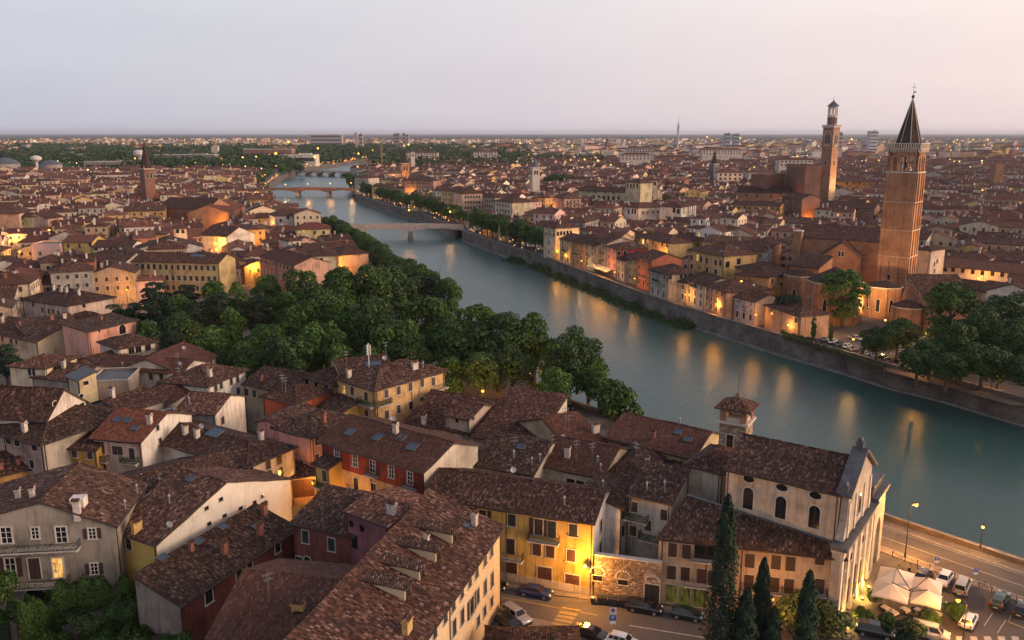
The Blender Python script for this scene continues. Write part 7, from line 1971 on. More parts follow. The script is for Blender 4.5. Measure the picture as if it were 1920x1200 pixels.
for px,py,h,k in ptop:
 cnt[k] = cnt.get(k,0) + 1
 q = at(px,py,h); sz = h / TH(k)
 s = sz * random.uniform(.95,1.12) if k != 'tall' else sz
 tree('park_tree',KN[k] + ' park tree, ' + ORW[cnt[k] - 1] + ' of its kind from the left',k,(q.x,q.y,0),max(s,.8 if k in ('big','light') else .7),sz,'trees of the riverside park')
def avenue(name,what,pts,n,h,kind,group,s=1.0,jit=1.2):
 L = [0]
 for a,c in zip(pts[:-1],pts[1:]): L.append(L[-1] + hypot(c[0] - a[0],c[1] - a[1]))
 for i in range(n):
  t = L[-1] * (i + .5) / n
  for j in range(len(pts) - 1):
   if L[j] <= t <= L[j + 1]:
    f = (t - L[j]) / (L[j + 1] - L[j]); x = pts[j][0] + (pts[j + 1][0] - pts[j][0]) * f; y = pts[j][1] + (pts[j + 1][1] - pts[j][1]) * f
  hh = h * random.uniform(.88,1.1)
  tree(name,ORW[i] + ' tree from the near end of ' + what,kind,(x + random.uniform(-jit,jit),y + random.uniform(-jit,jit),0),hh / TH(kind) * s,hh / TH(kind),group)
def at2(px,py,z): q = at(px,py,z); return (q.x,q.y)
avenue('river_tree','the left bank row',[at2(808,503,12),at2(760,487,12),at2(732,475,12),at2(712,457,12),at2(687,437,12),at2(655,420,12),at2(620,407,12),at2(584,399,12)],24,12.5,'round','left bank tree row',1.15)
avenue('quay_tree','the long row between the bridges',offs([(-40,556),(-67,641),(-102,713),(-131,790),(-153,838),(-160,880)],-8),22,12.5,'round','right bank tree row between the bridges',1.05)
avenue('quay_tree','the dark row before the loggia palace',offs([(13.4,424),(0,448),(-25.7,512),(-31,530)],-8.5),11,14.0,'round','dark trees on the right bank quay',1.05)
avenue('embankment_tree','the left bank row past the red bridge',offs([(-262,930),(-287,1020),(-328,1230)],16),16,14,'round','far left bank tree row',1.2,3)
avenue('spit_tree','the spit beyond the red bridge',[(-335,1240),(-318,1300),(-345,1330)],7,16,'round','dark trees on the river spit',1.2,5)
avenue('corner_tree','the corner clump past the red bridge',[(-168,915),(-180,960),(-190,1010)],5,17,'tall','dark trees on the right corner',1.1,3)
# trees around the big church
for lab,px,py,h,k,s in (('bright green tree standing in front of the brick apses',1588,497,20,'light',1.25),('feathery tall tree right of the campanile base',1790,520,22,'light',1.15),('round dark tree above the quay parking',1688,592,12.5,'round',1.1),
        ('large dark tree at the right edge behind the quay',1905,548,19,'big',1.1),('dark broad tree left of the right edge one',1862,575,17,'big',1.0),('low dark tree on the quay right of the round one',1750,632,11,'round',1.1),('low dense tree near the quay lamp at right',1810,640,11,'round',1.15),('low dark tree at the far right over the river wall',1880,650,11,'round',1.2),('low dark tree leaving the frame over the river wall',1935,665,11,'round',1.2),
        ('middle dark tree between the feathery tree and the right edge',1835,590,14,'round',1.2),('dark broad tree behind the quay lamp at right',1790,600,15,'big',1.1),('dense dark tree filling the right edge below',1915,600,15,'big',1.2),('dark tree between the round one and the quay lamp',1725,650,9.5,'round',1.3),('dark low tree right of the quay lamp',1850,640,12,'round',1.3),('dark low tree in the middle of the quay trees',1780,655,10,'round',1.3),('dark tree between the apse lamp and the round tree',1648,610,10.5,'round',1.2),('slim young tree before the apse parking',1560,605,7,'tall',.42),('small tree left of the apse lamp',1528,590,9,'tall',.45)):
 q = at(px,py,h); tree('church_tree',lab,k,(q.x,q.y,0),h / TH(k) * s,h / TH(k),None,1 if 'dark' in lab or 'low' in lab else 0)
# umbrella pine
q = at(1478,556,10.5)
root = thing('umbrella_pine','umbrella pine with bare forked trunk and flat crown by the pink wall','tree',(q.x,q.y,0))
link('crown',crown_mesh('crown',91,4200,(5.6,5.0,1.9),26,1.3,.24,M_LEAF[2],.8),root,(0,0,9.0))
mb = MB(); mb.tube([(-1,0,-.2),(-.8,0,3),(-1.6,0,8.5)],[.28,.22,.12],M_BARK); mb.tube([(1.6,0,-.2),(.6,.2,3),(2.2,0,6),(2.6,0,8.6)],[.26,.2,.16,.1],M_BARK); mb.tube([(.6,.2,3),(-.2,.3,6),(.3,.2,8.5)],[.18,.14,.1],M_BARK); mb.build('trunk',root)
q = at(1512,620,0)
def cypress_mesh(seed,h,r,n=11000):
 rng = np.random.default_rng(seed)
 t = rng.uniform(0,1,n) ** .85
 prof = r * (np.minimum(1,t * 7 + .35)) * (1 - t ** 1.7) ** .62 + .05
 a = rng.uniform(0,2 * pi,n)
 lump = 1 + .22 * np.sin(a * 3 + t * 23 + seed) + .15 * np.sin(a * 5 - t * 37)
 R_ = prof * lump * rng.uniform(.6,1.06,n)
 P = np.stack([R_ * np.cos(a),R_ * np.sin(a),t * h],1)
 N = np.stack([np.cos(a),np.sin(a),np.full(n,.6)],1)
 return leaves_to_mesh('crown',P,N,.17,M_LEAF[2],rng,.6)
def cypress(label,x,y,h,r,seed,z=0.0):
 root = thing('cypress',label,'tree',(x,y,z),0,'cypresses by the street')
 link('crown',cypress_mesh(seed,h - .6,r),root,(0,0,.6))
 mb = MB(); mb.tube([(0,0,-.2),(0,0,h * .8)],[.22,.05],M_BARK); mb.build('trunk',root)
cy = [('tallest dark cypress in front of the church side house',1366,927,1,1.75,87.5),('second tallest cypress, right of the tallest',1434,1046,2,1.15,88.5),('cypress standing alone right of the street lamp',1520,1070,3,1.3,86.5),('shorter cypress between the two tallest',1402,1102,4,1.25,86),('smallest pointed cypress just left of the street lamp',1453,1138,5,.95,86.5)]
for lab,px,py,sd_,r,Y in cy:
 d = ray(px,py); t = Y / d.y; p_ = Vector((0,0,CAMZ)) + d * t
 cypress(lab,p_.x,p_.y,p_.z,r,sd_)
for i,(px,py,k,s,lab) in enumerate(((1492,1165,3,2.1,'pale green shrub below the street lamp between cypresses'),(1555,1178,3,1.9,'pale olive shrub right of the lone cypress'),(1702,1182,2,1.0,'dark conical shrub in front of the cafe awnings'),(1620,1148,1,.9,'trimmed shrub beside the cafe bench'),(1745,1160,0,1.0,'leafy shrub at the right corner of the cafe terrace'),(1790,1142,0,1.0,'round shrub by the white parked hatchback'),(1665,1165,1,.9,'low hedge shrub at the cafe front'),(1725,1172,1,.8,'low shrub left of the corner shrub'),(1640,1108,1,.8,'potted greenery by the church lamps'),(1160,750,0,3.3,'leafy shrub tree on the river wall behind the long tile roof'),(1140,725,0,3.0,'upper leafy shrub tree on the river wall'))):
 z = 1.5 if py > 1000 else 6
 q = at(px,py,z)
 me = crown_mesh('crown',300 + i,2600,(1.5,1.5,1.3 if k != 2 else 2.2),16,.65,.13,M_LEAF[k])
 root = thing('shrub',lab,'shrub',(q.x,q.y,0)); o = link('crown',me,root,(0,0,1.25 * s)); o.scale = (s,s,s)
 t = link('trunk',TREE['bush'][0][1],root); t.scale = (s,s,s)
# trees scattered through the town
for lab,px,py,h,k,s in (('round tree beside the lilac square at the left',165,503,12,'round',1.25),('dark conifer at the left edge below the brown roofs',5,640,13,'cedar',1.1),('dark green tree at the left edge near the car park',0,525,12,'round',1.3),('green roof garden tree in the left quarter',262,430,15,'round',.9),('small tree by the lit yellow house at left',100,440,11,'round',.7),('tree at the far left by the street wall',20,545,9,'round',1.0)):
 q = at(px,py,h); tree('town_tree',lab,k,(q.x,q.y,0),h / TH(k) * s,h / TH(k))
i = 0
for cx,cy_,cr,n,h in ((51,890,17,6,20),(118,680,9,3,13),(62,625,4,2,12)):
 for k in range(n):
  a = 2 * pi * k / n; tree('town_tree',('big round tree clump','green tree trio','small court trees')[i] + ', ' + ORW[k] + ' tree of it,' + (' by the white bell tower',' by the gallery house',' by the pink palace')[i],'round',(cx + cr * .6 * cos(a),cy_ + cr * .6 * sin(a),0),h / 13.8 * 1.15,h / 13.8,'tree clumps of the old town')
 i += 1
# scrub on the right bank at the waterline
rng = np.random.default_rng(5)
ln = [q for q in RB if 283 < q[1] < 470]
Ps = []
for (x0,y0),(x1,y1) in zip(ln[:-1],ln[1:]):
 L = hypot(x1 - x0,y1 - y0); n = int(L * 95)
 t = rng.uniform(0,1,n); dx,dy = (y1 - y0) / L,-(x1 - x0) / L
 clump = .55 + .45 * np.sin((y0 + t * (y1 - y0)) * .31) * np.sin((y0 + t * (y1 - y0)) * .113)
 off = -np.abs(rng.normal(0,1.0,n)) * 2.6 - .4
 zz = WATER + np.abs(rng.normal(0,1,n)) * 1.5 * clump * np.clip(1.3 + off / 5.5,.2,1)
 Ps.append(np.stack([x0 + t * (x1 - x0) + dx * off,y0 + t * (y1 - y0) + dy * off,zz],1))
P = np.concatenate(Ps); N = rng.normal(size=P.shape); N[:,2] = abs(N[:,2]) + .5
tag(link('bank_scrub',leaves_to_mesh('bank_scrub',P,N,.34,M_LEAF[1],rng)),'dense green scrub along the waterline',None,None,'stuff')
# ivy wall and garden, lower left
def hedge(name,label,pts,h,th,n,m,size=.16,z=0.0,cat='hedge'):
 rng = np.random.default_rng(len(label)); Ps,Ns = [],[]
 Ls = [hypot(c[0] - a[0],c[1] - a[1]) for a,c in zip(pts[:-1],pts[1:])]
 for (a,c),L in zip(zip(pts[:-1],pts[1:]),Ls):
  k = int(n * L / sum(Ls)); t = rng.uniform(0,1,k); w = rng.uniform(-1,1,k); zz = rng.uniform(0,1,k) ** .8
  face = rng.random(k) < .6
  w = np.where(face,np.sign(w) * (1 - .15 * np.abs(rng.normal(size=k))),w); zz = np.where(face,zz,1 + rng.normal(0,.05,k))
  dx,dy = (c[1] - a[1]) / L,-(c[0] - a[0]) / L
  wav = 1 + .18 * np.sin(t * L * 1.1) + .1 * np.sin(t * L * 2.7)
  Ps.append(np.stack([a[0] + t * (c[0] - a[0]) + dx * w * th * wav,a[1] + t * (c[1] - a[1]) + dy * w * th * wav,z + zz * h * wav],1))
  Ns.append(np.stack([dx * w,dy * w,np.where(face,.4,1.0)],1))
 P = np.concatenate(Ps); N = np.concatenate(Ns)
 o = thing(name,label,cat,(pts[0][0],pts[0][1],z))
 me = leaves_to_mesh('foliage',P - np.array([pts[0][0],pts[0][1],z]),N,size,m,rng); link('foliage',me,o)
 mb = MB()
 for a,c in zip(pts[:-1],pts[1:]): mb.bar((a[0] - pts[0][0],a[1] - pts[0][1],h * .4),(c[0] - pts[0][0],c[1] - pts[0][1],h * .4),th * 1.1,h * .8,M_BARK)
 mb.build('branches',o)
hedge('ivy_wall','thick bright green ivy hedge rising along the garden wall, lower left',[at2(25,1175,3),at2(100,1120,4),at2(145,1113,4),at2(240,1092,4)],4.4,1.1,28000,M_LEAF[0],.15)
hedge('garden_hedge','dark overgrown garden thicket below the ivy wall',[at2(130,1190,1.5),at2(210,1150,1.5),at2(300,1140,1.5),at2(385,1165,1.5)],2.6,2.8,16000,M_LEAF[1],.16)
hedge('garden_hedge','low dark shrubs at the bottom left corner',[at2(60,1230,1.5),at2(220,1215,1.5),at2(360,1200,1.5)],2.2,2.6,15000,M_LEAF[0],.16)
q = at(-12,1060,9); tree('garden_tree','bright leafy tree cut by the left edge before the villa','round',(q.x,q.y - 1.5,0),.62,.72)
flat('garden_lawn',[(q.x,q.y) for q in W((-80,1130),(250,1080),(420,1180),(420,1300),(-80,1300))],0.02,simple('garden_soil',(.030,.040,.018),.95,var=.5,vs=1.2))
hedge('quay_hedge','clipped hedge along the quay by the church parking',offs([at2(1640,690,1.2),at2(1560,660,1.2),at2(1455,628,1.2)],-3.0),1.3,.7,5000,M_LEAF[3],.16)
hedge('quay_hedge','clipped hedge under the umbrella pine',offs([at2(1510,640,1.2),at2(1450,622,1.2)],-3.4),1.3,.7,2500,M_LEAF[1],.16)
# far woods
rng = np.random.default_rng(9)
def wood(n,gen,hmin,hmax,m,name,label,k=46,size=1.5):
 C = np.array([gen(rng) for _ in range(n)]); H = rng.uniform(hmin,hmax,n)
 idx = np.repeat(np.arange(n),k); d = rng.normal(size=(n * k,3)); d /= np.linalg.norm(d,axis=1,keepdims=True); d[:,2] = np.abs(d[:,2] + .25)
 R_ = (H * .42)[idx][:,None] * rng.uniform(.75,1.1,size=(n * k,1))
 P = np.zeros((n * k,3)); P[:,:2] = C[idx][:,:2]; P[:,2] = H[idx] * .38
 P += d * R_ * np.array([1,1,1.35])
 tag(link(name,leaves_to_mesh(name,P,d,size,m,rng)),label,None,None,'stuff')
def g1(r):
 while True:
  y = r.uniform(1250,3600); x = r.uniform(-.63,.02) * y
  if in_river(x,y,30): continue
  w_ = sin(x * .0027 + 2.0) + .8 * sin(y * .0031 - x * .0011)
  if x > -.18 * y and r.random() < .55: continue
  if w_ > -.35 or r.random() < .12: return (x,y)
wood(7500,g1,13,23,M_LEAF[1],'distant_woods','dark far-off woods on the plain',34,2.6)
def g2(r):
 while True:
  y = 600 * 6.5 ** r.random(); x = r.uniform(-.64,.64) * y
  if not in_river(x,y,10): return (x,y)
wood(900,g2,9,15,M_LEAF[0],'distant_trees','scattered far trees between the roofs',40,1.4)
def g3(r):
 px = r.uniform(960,1130) if r.random() < .5 else r.uniform(690,1000); y = r.uniform(1750,2300) if px < 1000 else r.uniform(1500,1900)
 return ((px - 960) / FOC * y * 1.0,y)
wood(500,g3,11,18,M_LEAF[1],'distant_grove','dark far grove in the middle of the plain',40,2.0)
# ================================================================== LAMPS
SOD = (1.0,0.40,0.06); WRM = (1.0,0.52,0.15)
def plight(parent,loc,watt,col=SOD,r=0.18):
 ld = bpy.data.lights.new('lamp_light','POINT'); ld.energy = watt * 6.0; ld.color = col; ld.shadow_soft_size = r
 o = bpy.data.objects.new('lamp_light',ld); o.parent = parent; o.location = loc; COL.objects.link(o)
def street_lamp(label,p,h,watt,kind='lantern',col=SOD,group='street lamps',rz=0.0,bulb=None):
 root = thing('street_lamp',label,'lamp',p,rz,group)
 bm = M_BULB if col is SOD else M_BULBW
 def post(mb):
  mb.lathe((0,0,0),[(.14,0),(.14,.7),(.08,.8),(.05,h - .5)],8,M_IRON)
  if kind == 'arm': mb.tube([(0,0,h - .5),(0.05,0,h),(.5,0,h + .25),(1.0,0,h + .3)],.04,M_IRON,5)
 link('post',tmpl(('post',kind,round(h,1)),post),root)
 ox = 1.0 if kind == 'arm' else 0.0
 def head(mb):
  if kind == 'arm': mb.box((0,0,.02),(.75,.3,.12),M_IRON)
  else:
   mb.lathe((0,0,-.38),[(.10,0),(.12,.05)],6,M_IRON); mb.lathe((0,0,.28),[(.30,0),(.22,.12),(.05,.26),(.03,.36)],6,M_IRON)
   for k in range(6): t = pi * k / 3; mb.bar((.11 * cos(t),.11 * sin(t),-.34),(.24 * cos(t),.24 * sin(t),.28),.025,.025,M_IRON)
 hz = h + (.3 if kind == 'arm' else 0)
 o = link('lamp_head',tmpl(('lamp_head',kind),head),root,(ox,0,hz))
 bs = bulb or .2
 link('bulb',tmpl(('bulb',bs,bm.name),lambda mb: mb.lathe((0,0,-bs),[(.01,0),(bs * .7,bs * .3),(bs,bs),(bs * .7,bs * 1.7),(.01,bs * 2)],10,bm)),o,(0,0,-bs * .6 if kind == 'arm' else -.02))
 if watt: plight(root,(ox,0,hz - .45 if kind == 'arm' else hz - .02),watt,col,.25 if kind == 'arm' else bs * 1.25)
 return root
def lamp_px(label,px,py,z,watt,**k):
 q = at(px,py,z)
 if 190 < q.y < 545 and bank_x(RB,q.y) - 9 < q.x < bank_x(RB,q.y) + 1.4: q.x = bank_x(RB,q.y) + 1.4
 return street_lamp(label,(q.x,q.y,k.pop('base',0.0)),z - k.pop('lift',0.0),watt,**k)
lamp_px('tall arm street lamp on the river road beside the church front',1707,949,8.0,2300,kind='arm',bulb=.3,rz=.3)
lamp_px('lantern lamp standing on the river parapet',1843,988,4.4,420,base=1.0,lift=1.0,col=WRM,bulb=.24)
lamp_px('arm street lamp over the white hatchback in the parking area',1814,1130,6.2,1000,kind='arm',bulb=.28,rz=2.8)
lamp_px('street lamp shining between the cypresses',1447,1123,6.5,700,bulb=.28)
# wall lamp on the yellow house
q = hit_plane(1103,1052,h7['fr']['front'][0],-h7['ey'])
root = thing('wall_lamp','glowing wall lamp on the corner of the yellow house','lamp',q - h7['ey'] * 0.05)
mb = MB(); mb.bar((0,0,.25),tuple(-h7['ey'] * 1.5 + Vector((0,0,.35))),.06,.06,M_IRON); mb.build('bracket',root)
link('bulb',tmpl(('bulb',.26,M_BULB.name),lambda mb: mb.lathe((0,0,-.26),[(.01,0),(.18,.08),(.26,.26),(.18,.44),(.01,.52)],10,M_BULB)),root,-h7['ey'] * 1.55 + Vector((0,0,.05)))
plight(root,-h7['ey'] * 2.2 + Vector((0,0,.2)),600)
# uplights along the church front
for i,(y,lab) in enumerate(((0.4,'left ground uplight at the foot of the church front'),(Dn * .5 + 1.4,'middle ground uplight at the foot of the church front'),(Dn * .5 + 4.8,'right ground uplight at the foot of the church front'))):
 q = nv['O'] + nv['ex'] * (Wn + 2.2) + nv['ey'] * y
 root = thing('uplight',lab,'lamp',q,0,'church uplights')
 mb = MB(); mb.box((0,0,0),(.4,.4,.25),M_IRON); mb.build('housing',root)
 mb = MB(); mb.lathe((0,0,.25),[(.16,0),(.12,.1),(.01,.14)],8,M_BULBW); mb.build('bulb',root)
 plight(root,(0,0,.7),90,(1,.58,.12),.12)
LM = [
 ('bright lamp at the park corner behind the apricot corner house',905,733,6.5,1900),('bright lamp in the park beside the long red roofs',405,643,7,1900),('lamp glowing through foliage left of the olive house',600,676,6,700),('lamp among the park shrubs right of the brightest left one',515,668,5,900),
 ('small lamp high in the park trees above the car park',903,666,7,500),('lamp over the parked cars under the park trees',992,701,6,900),('hidden street lamp glowing on the old stone house wall',131,872,5.0,800),('lamp lighting the garage door lane',588,905,4.6,600),
 ('lamp in the lane beside the red storey palazzo',640,960,4.5,700),('first lamp on the lilac square at left',108,506,7,900),('second lamp on the lilac square at left',124,520,6,900),('lamp by the ochre palace at the park edge',237,543,6,700),('lamp below the dark conifers of the park',286,553,6,500),('lamp by the left edge garden',35,580,6,500),
 ('top lamp of the four in the glowing left quarter street',407,438,9,1500),('second lamp from the top in the glowing left quarter street',401,447,9,1500),('third lamp from the top in the glowing left quarter street',403,457,9,1500),('lowest lamp of the four in the glowing left quarter street',406,468,9,1500),
 ('orange lamp in a gap of the left quarter roofs',174,349,10,2500),('lamp in front of the conical brick spire',247,349,10,1500),('lamp beside the yellow house at the left',138,452,8,1200),('lamp on the white arcade house at the far left',18,453,8,700),('lamp behind the salmon tenement at left',92,432,9,900),
 ('lamp below the loggia palace',1008,471,5,900),('twin lamp at the end of the quay trees',1021,461,6,700),('quay lamp before the narrow yellow house',1039,479,4.5,500),('quay lamp before the orange brown house',1073,489,4.5,600),('left lamp of the white cafe awning',1109,497,4.5,700),('right lamp of the white cafe awning',1118,502,4.5,1300),('quay lamp before the pink house',1148,510,4.5,500),
 ('quay lamp before the olive grey house',1190,522,4.5,500),('quay lamp before the white gabled house',1237,537,4.5,600),('quay lamp at the small cream house',1285,552,4.5,700),('quay lamp lighting the yellow doorway',1339,570,4.5,1300),('quay lamp before the blue shuttered house',1399,590,4.5,700),('quay lamp under the umbrella pine',1469,609,4.0,600),
 ('lamp beneath the bright green tree',1554,597,5.5,1500),('quay parking lamp left of the round dark tree',1573,636,4.5,700),('lamp on the wall by the side apse',1660,600,6,1200),('quay lamp right of the round dark tree',1697,667,4.5,700),('quay lamp at the far right river wall',1848,699,4.5,700),('lamp hidden behind trees lighting the gilded chapel',1735,640,4,1600),
 ('tall lamp on the near bridge',767,394,9,1500),('lamp at the right end of the near bridge',846,393,9,1500),('left lamp on the red bridge',535,346,8,1500),('middle lamp on the red bridge',577,345,8,1500),('right lamp on the red bridge',619,344,8,1500),('lamp at the right end of the red bridge',658,343,9,2000),
 ('starry lamp under the dark brick palace gable',1508,357,14,2500),('orange lamp right of the highest tower',1588,304,14,3000),('starry lamp at the far right beside the slim orange tower',1841,306,18,4000),('lamp on the white terrace at the right',1842,357,14,2000),('yellow lamp at the foot of the highest tower',1546,352,12,4500),('lamp lighting the gothic bell tower',752,334,9,7000),('lamp before the gothic bell tower',715,327,9,2500),('lamp behind the second quay trees',844,397,9,800),('roof lamp above the brown quay house',1370,527,14,450)]
for lab,px,py,z,wt in (('glow lamp in a lane near the highest tower',1480,330,9,2500),('glow lamp in a lane of the old town centre',1310,345,9,2500),('glow lamp in a lane right of the campanile',1790,420,8,1500),('glow lamp in a lane left of the white bell tower',940,340,9,2500),('glow lamp in a lane at the far left quarter',60,400,9,1800),('glow lamp in a lane behind the rose window church',480,365,9,2200),('glow lamp in the lane of the salmon tenement',95,470,6,1500),('glow lamp at the left edge street corner',12,475,6,1200),('glow lamp in a lane under the arcaded palace',1150,400,7,1200),('glow lamp in a lane before the brick basilica',1420,395,8,1500)): LM.append((lab,px,py,z,wt))  # lamps added to throw glimpses of orange glow into the lanes
for lab,px,py,z,wt in LM: lamp_px(lab,px,py,z,wt * (.6 if py < 640 and px > 960 else (1.5 if py < 640 and px < 500 else (.7 if py < 640 else 1.0))),col=SOD if len(lab) % 3 else WRM,bulb=.34 if py > 480 else .7)
# added lamps in the lanes: random free spots between houses, for their orange glow
rl2 = random.Random(11); lanes = []
def free_spot(x,y,m):
 if in_river(x,y,12) or not clear_of(x,y,m): return False
 for s in SPEC:
  dx,dy = x - s[0],y - s[1]
  if abs(dx) > 22 or abs(dy) > 22: continue
  u = dx * cos(s[5]) + dy * sin(s[5]); v = -dx * sin(s[5]) + dy * cos(s[5])
  if abs(u) < s[2] / 2 + m and abs(v) < s[3] / 2 + m: return False
 return True
tries = 0
while len(lanes) < 34 and tries < 9000:
 tries += 1
 y = rl2.uniform(290,900); x = rl2.uniform(-.6,.6) * y
 if x > 0 and len([q for q in lanes if q[0] > 0]) > 15: continue
 if any(hypot(x - q[0],y - q[1]) < 28 for q in lanes) or in_poly(x,y,PARK) or in_poly(x,y,PLAZA): continue
 if free_spot(x,y,1.2): lanes.append((x,y))
lb = {}
for x,y in lanes:
 lm = min(LMK,key=lambda q: hypot(q[1] - x,q[2] - y)); lb.setdefault(lm[0],[]).append((hypot(lm[1] - x,lm[2] - y),x,y))
for nm,v in lb.items():
 for i,(d_,x,y) in enumerate(sorted(v)):
  street_lamp(ORD[min(i,14)] + ' added lane lamp to ' + nm + ', glowing between roofs',(x,y,0),7.0,900 + y * 1.6,bulb=.5,group='added lane lamps')
def flood(label,p,watt,col=(1,.55,.2),aim=None):
 root = thing('floodlight',label,'lamp',p,0,'floodlights')
 mb = MB(); mb.box((0,0,0),(.5,.4,.35),M_IRON); mb.build('housing',root); mb = MB(); mb.box((0,0,.36),(.4,.3,.04),M_BULBW); mb.build('lens',root)
 ld = bpy.data.lights.new('flood_light','SPOT'); ld.energy = watt; ld.color = col; ld.spot_size = radians(95); ld.spot_blend = .8; ld.shadow_soft_size = .3
 o = bpy.data.objects.new('flood_light',ld); o.parent = root; o.location = (0,0,.6); COL.objects.link(o)
 o.rotation_euler = (Vector(aim) - Vector(p)).to_track_quat('-Z','Y').to_euler()
flood('floodlight on the chapel roof aimed at the campanile front',(104,268,10),80000,aim=(129,295,42))
flood('floodlight right of the campanile aimed at its right side',(166,276,10),70000,aim=(136,297,42))
flood('floodlight in the square aimed at the apses',(112,262,6),26000,aim=(122,292,12))
flood('floodlight behind the trees aimed at the gilded chapel',(146,262,1),9000,aim=(138,280,6))
flood('floodlight at the foot of the highest tower, right side',(256,634,14),60000,aim=(243,640,30))
flood('floodlight near the rose window church',(-232,590,14),9000,aim=(-240,610,16))
# strings of small lights: quay traffic, far roads and the plain
rl = random.Random(3)
def lights_mesh(name,label,pts,m):
 mb = MB()
 for x,y,z,r in pts:
  v = [(x + r,y,z),(x,y + r,z),(x - r,y,z),(x,y - r,z),(x,y,z + r),(x,y,z - r)]
  for a,b_ in ((0,1),(1,2),(2,3),(3,0)):
   mb.poly([v[a],v[b_],v[4]],m,(1,1,1),[(0,0)] * 3); mb.poly([v[b_],v[a],v[5]],m,(1,1,1),[(0,0)] * 3)
 tag(mb.build(name),label,None,None,'stuff')
M_FL1 = emis('far_sodium_lamps',(1.0,.50,.10),2.0); M_FL2 = emis('far_white_lamps',(1.0,.72,.36),1.8); M_FL3 = emis('traffic_lights',(1.0,.42,.07),2.2)
ps = []
ln = offs([(-40,556),(-67,641),(-102,713),(-131,790),(-153,838),(-165,895)],-3.5)
for (x0,y0),(x1,y1) in zip(ln[:-1],ln[1:]):
 for k in range(9): t = rl.random(); ps.append((x0 + (x1 - x0) * t + rl.uniform(-2,2),y0 + (y1 - y0) * t,rl.uniform(.7,4.5),rl.uniform(.22,.5)))
ln = offs([(13,424),(0,448),(-25,512),(-33,538)],-4)
for (x0,y0),(x1,y1) in zip(ln[:-1],ln[1:]):
 for k in range(9): t = rl.random(); ps.append((x0 + (x1 - x0) * t + rl.uniform(-2,2),y0 + (y1 - y0) * t,rl.uniform(.7,3.5),rl.uniform(.18,.35)))
ln = offs([(-262,930),(-287,1020),(-328,1230)],5)
for (x0,y0),(x1,y1) in zip(ln[:-1],ln[1:]):
 for k in range(24): t = rl.random(); ps.append((x0 + (x1 - x0) * t + rl.uniform(-2,2),y0 + (y1 - y0) * t,rl.uniform(.7,4),rl.uniform(.3,.6)))
for k in range(60): t = rl.random(); ps.append((-360 + 22 * t + rl.uniform(-6,6),1470 + 610 * t,rl.uniform(1,7),rl.uniform(.5,1.1)))
lights_mesh('traffic_glow','strings of small car and lamp lights along the quays',ps,M_FL3)
p1_,p2_ = [],[]
for k in range(620):
 y = 1000 * 7.5 ** rl.random(); x = rl.uniform(-.63,.63) * y
 if in_river(x,y,5): continue
 (p1_ if rl.random() < .72 else p2_).append((x,y,rl.uniform(9,17),(.5 + y / 2400) * rl.uniform(.6,1.35)))
for px,py,Y,r in ((541,266,2300,5),(596,278,1700,3),(517,288,1600,4),(505,291,1600,3),(530,295,1500,2),(562,289,1600,2.5),(590,294,1500,3.5),(766,271,1900,3),(672,288,1500,2.5),(697,303,1500,2.5),(400,302,1400,2.5),(415,297,1400,2.5),(455,295,1400,2.2),(480,294,1400,2.2),(200,317,1150,1.8),(253,297,1400,2),(95,304,1250,1.5),(65,264,3000,4),(27,266,3000,3.5),(50,266,3000,3),(1073,273,1800,2.5),(975,268,2200,3),(1096,299,1150,1.6),(1121,301,1100,1.6),(1070,300,1150,1.3),(1326,257,3000,4),(1335,263,2600,3),(1388,259,2800,3.5),(1597,261,2300,3.5),(1570,257,3000,3),(1795,262,2500,3),(1825,262,2500,3),(1852,262,2500,3.5),(1880,263,2500,3),(880,266,2600,3)):
 d = ray(px,py); t = Y / d.y; q = Vector((0,0,CAMZ)) + d * t
 p1_.append((q.x,q.y,q.z,r * .8))
lights_mesh('distant_street_lamps','orange lamps scattered over the distant town',p1_,M_FL1)
lights_mesh('distant_white_lamps','whitish lamps scattered over the distant town',p2_,M_FL2)
# ================================================================== VEHICLES
M_TYRE = simple('tyre_rubber',(.02,.02,.02),.8); M_RIM = simple('wheel_rim',(.45,.45,.46),.35,.7)
M_HEAD = simple('headlight_glass',(.6,.6,.58),.15); M_TAIL = simple('tail_light_glass',(.28,.02,.015),.25); M_PLATE = simple('number_plate',(.6,.55,.35),.5); M_UNDER = simple('bumper_plastic',(.03,.03,.03),.6)
def paint(name,c,rough=.22):
 m,nt,b = mat(name); b.inputs['Base Color'].default_value = (*c,1); b.inputs['Roughness'].default_value = rough; b.inputs['Coat Weight'].default_value = .6; b.inputs['Coat Roughness'].default_value = .08; b.inputs['Metallic'].default_value = .15
 return m
CP = {'white': paint('white_car_paint',(.70,.69,.66)),'black': paint('black_car_paint',(.012,.012,.014)),'blue': paint('blue_car_paint',(.015,.035,.13)),'silver': paint('silver_car_paint',(.34,.33,.32)),'green': paint('dark_green_car_paint',(.012,.035,.026)),'grey': paint('grey_car_paint',(.11,.11,.115)),'red': paint('red_car_paint',(.30,.02,.02))}
KIND = {  # length, width, height, bonnet height, greenhouse: rear base, rear roof, front roof, front base (fractions from the rear)
 'hatch': (3.9,1.70,1.47,.92,.03,.13,.60,.76),'sedan': (4.6,1.78,1.43,.92,.13,.27,.60,.75),'wagon': (4.6,1.80,1.55,.98,.02,.08,.60,.74),'suv': (4.5,1.85,1.72,1.08,.02,.07,.62,.75),'van': (4.4,1.80,1.82,1.08,.01,.04,.68,.83)}
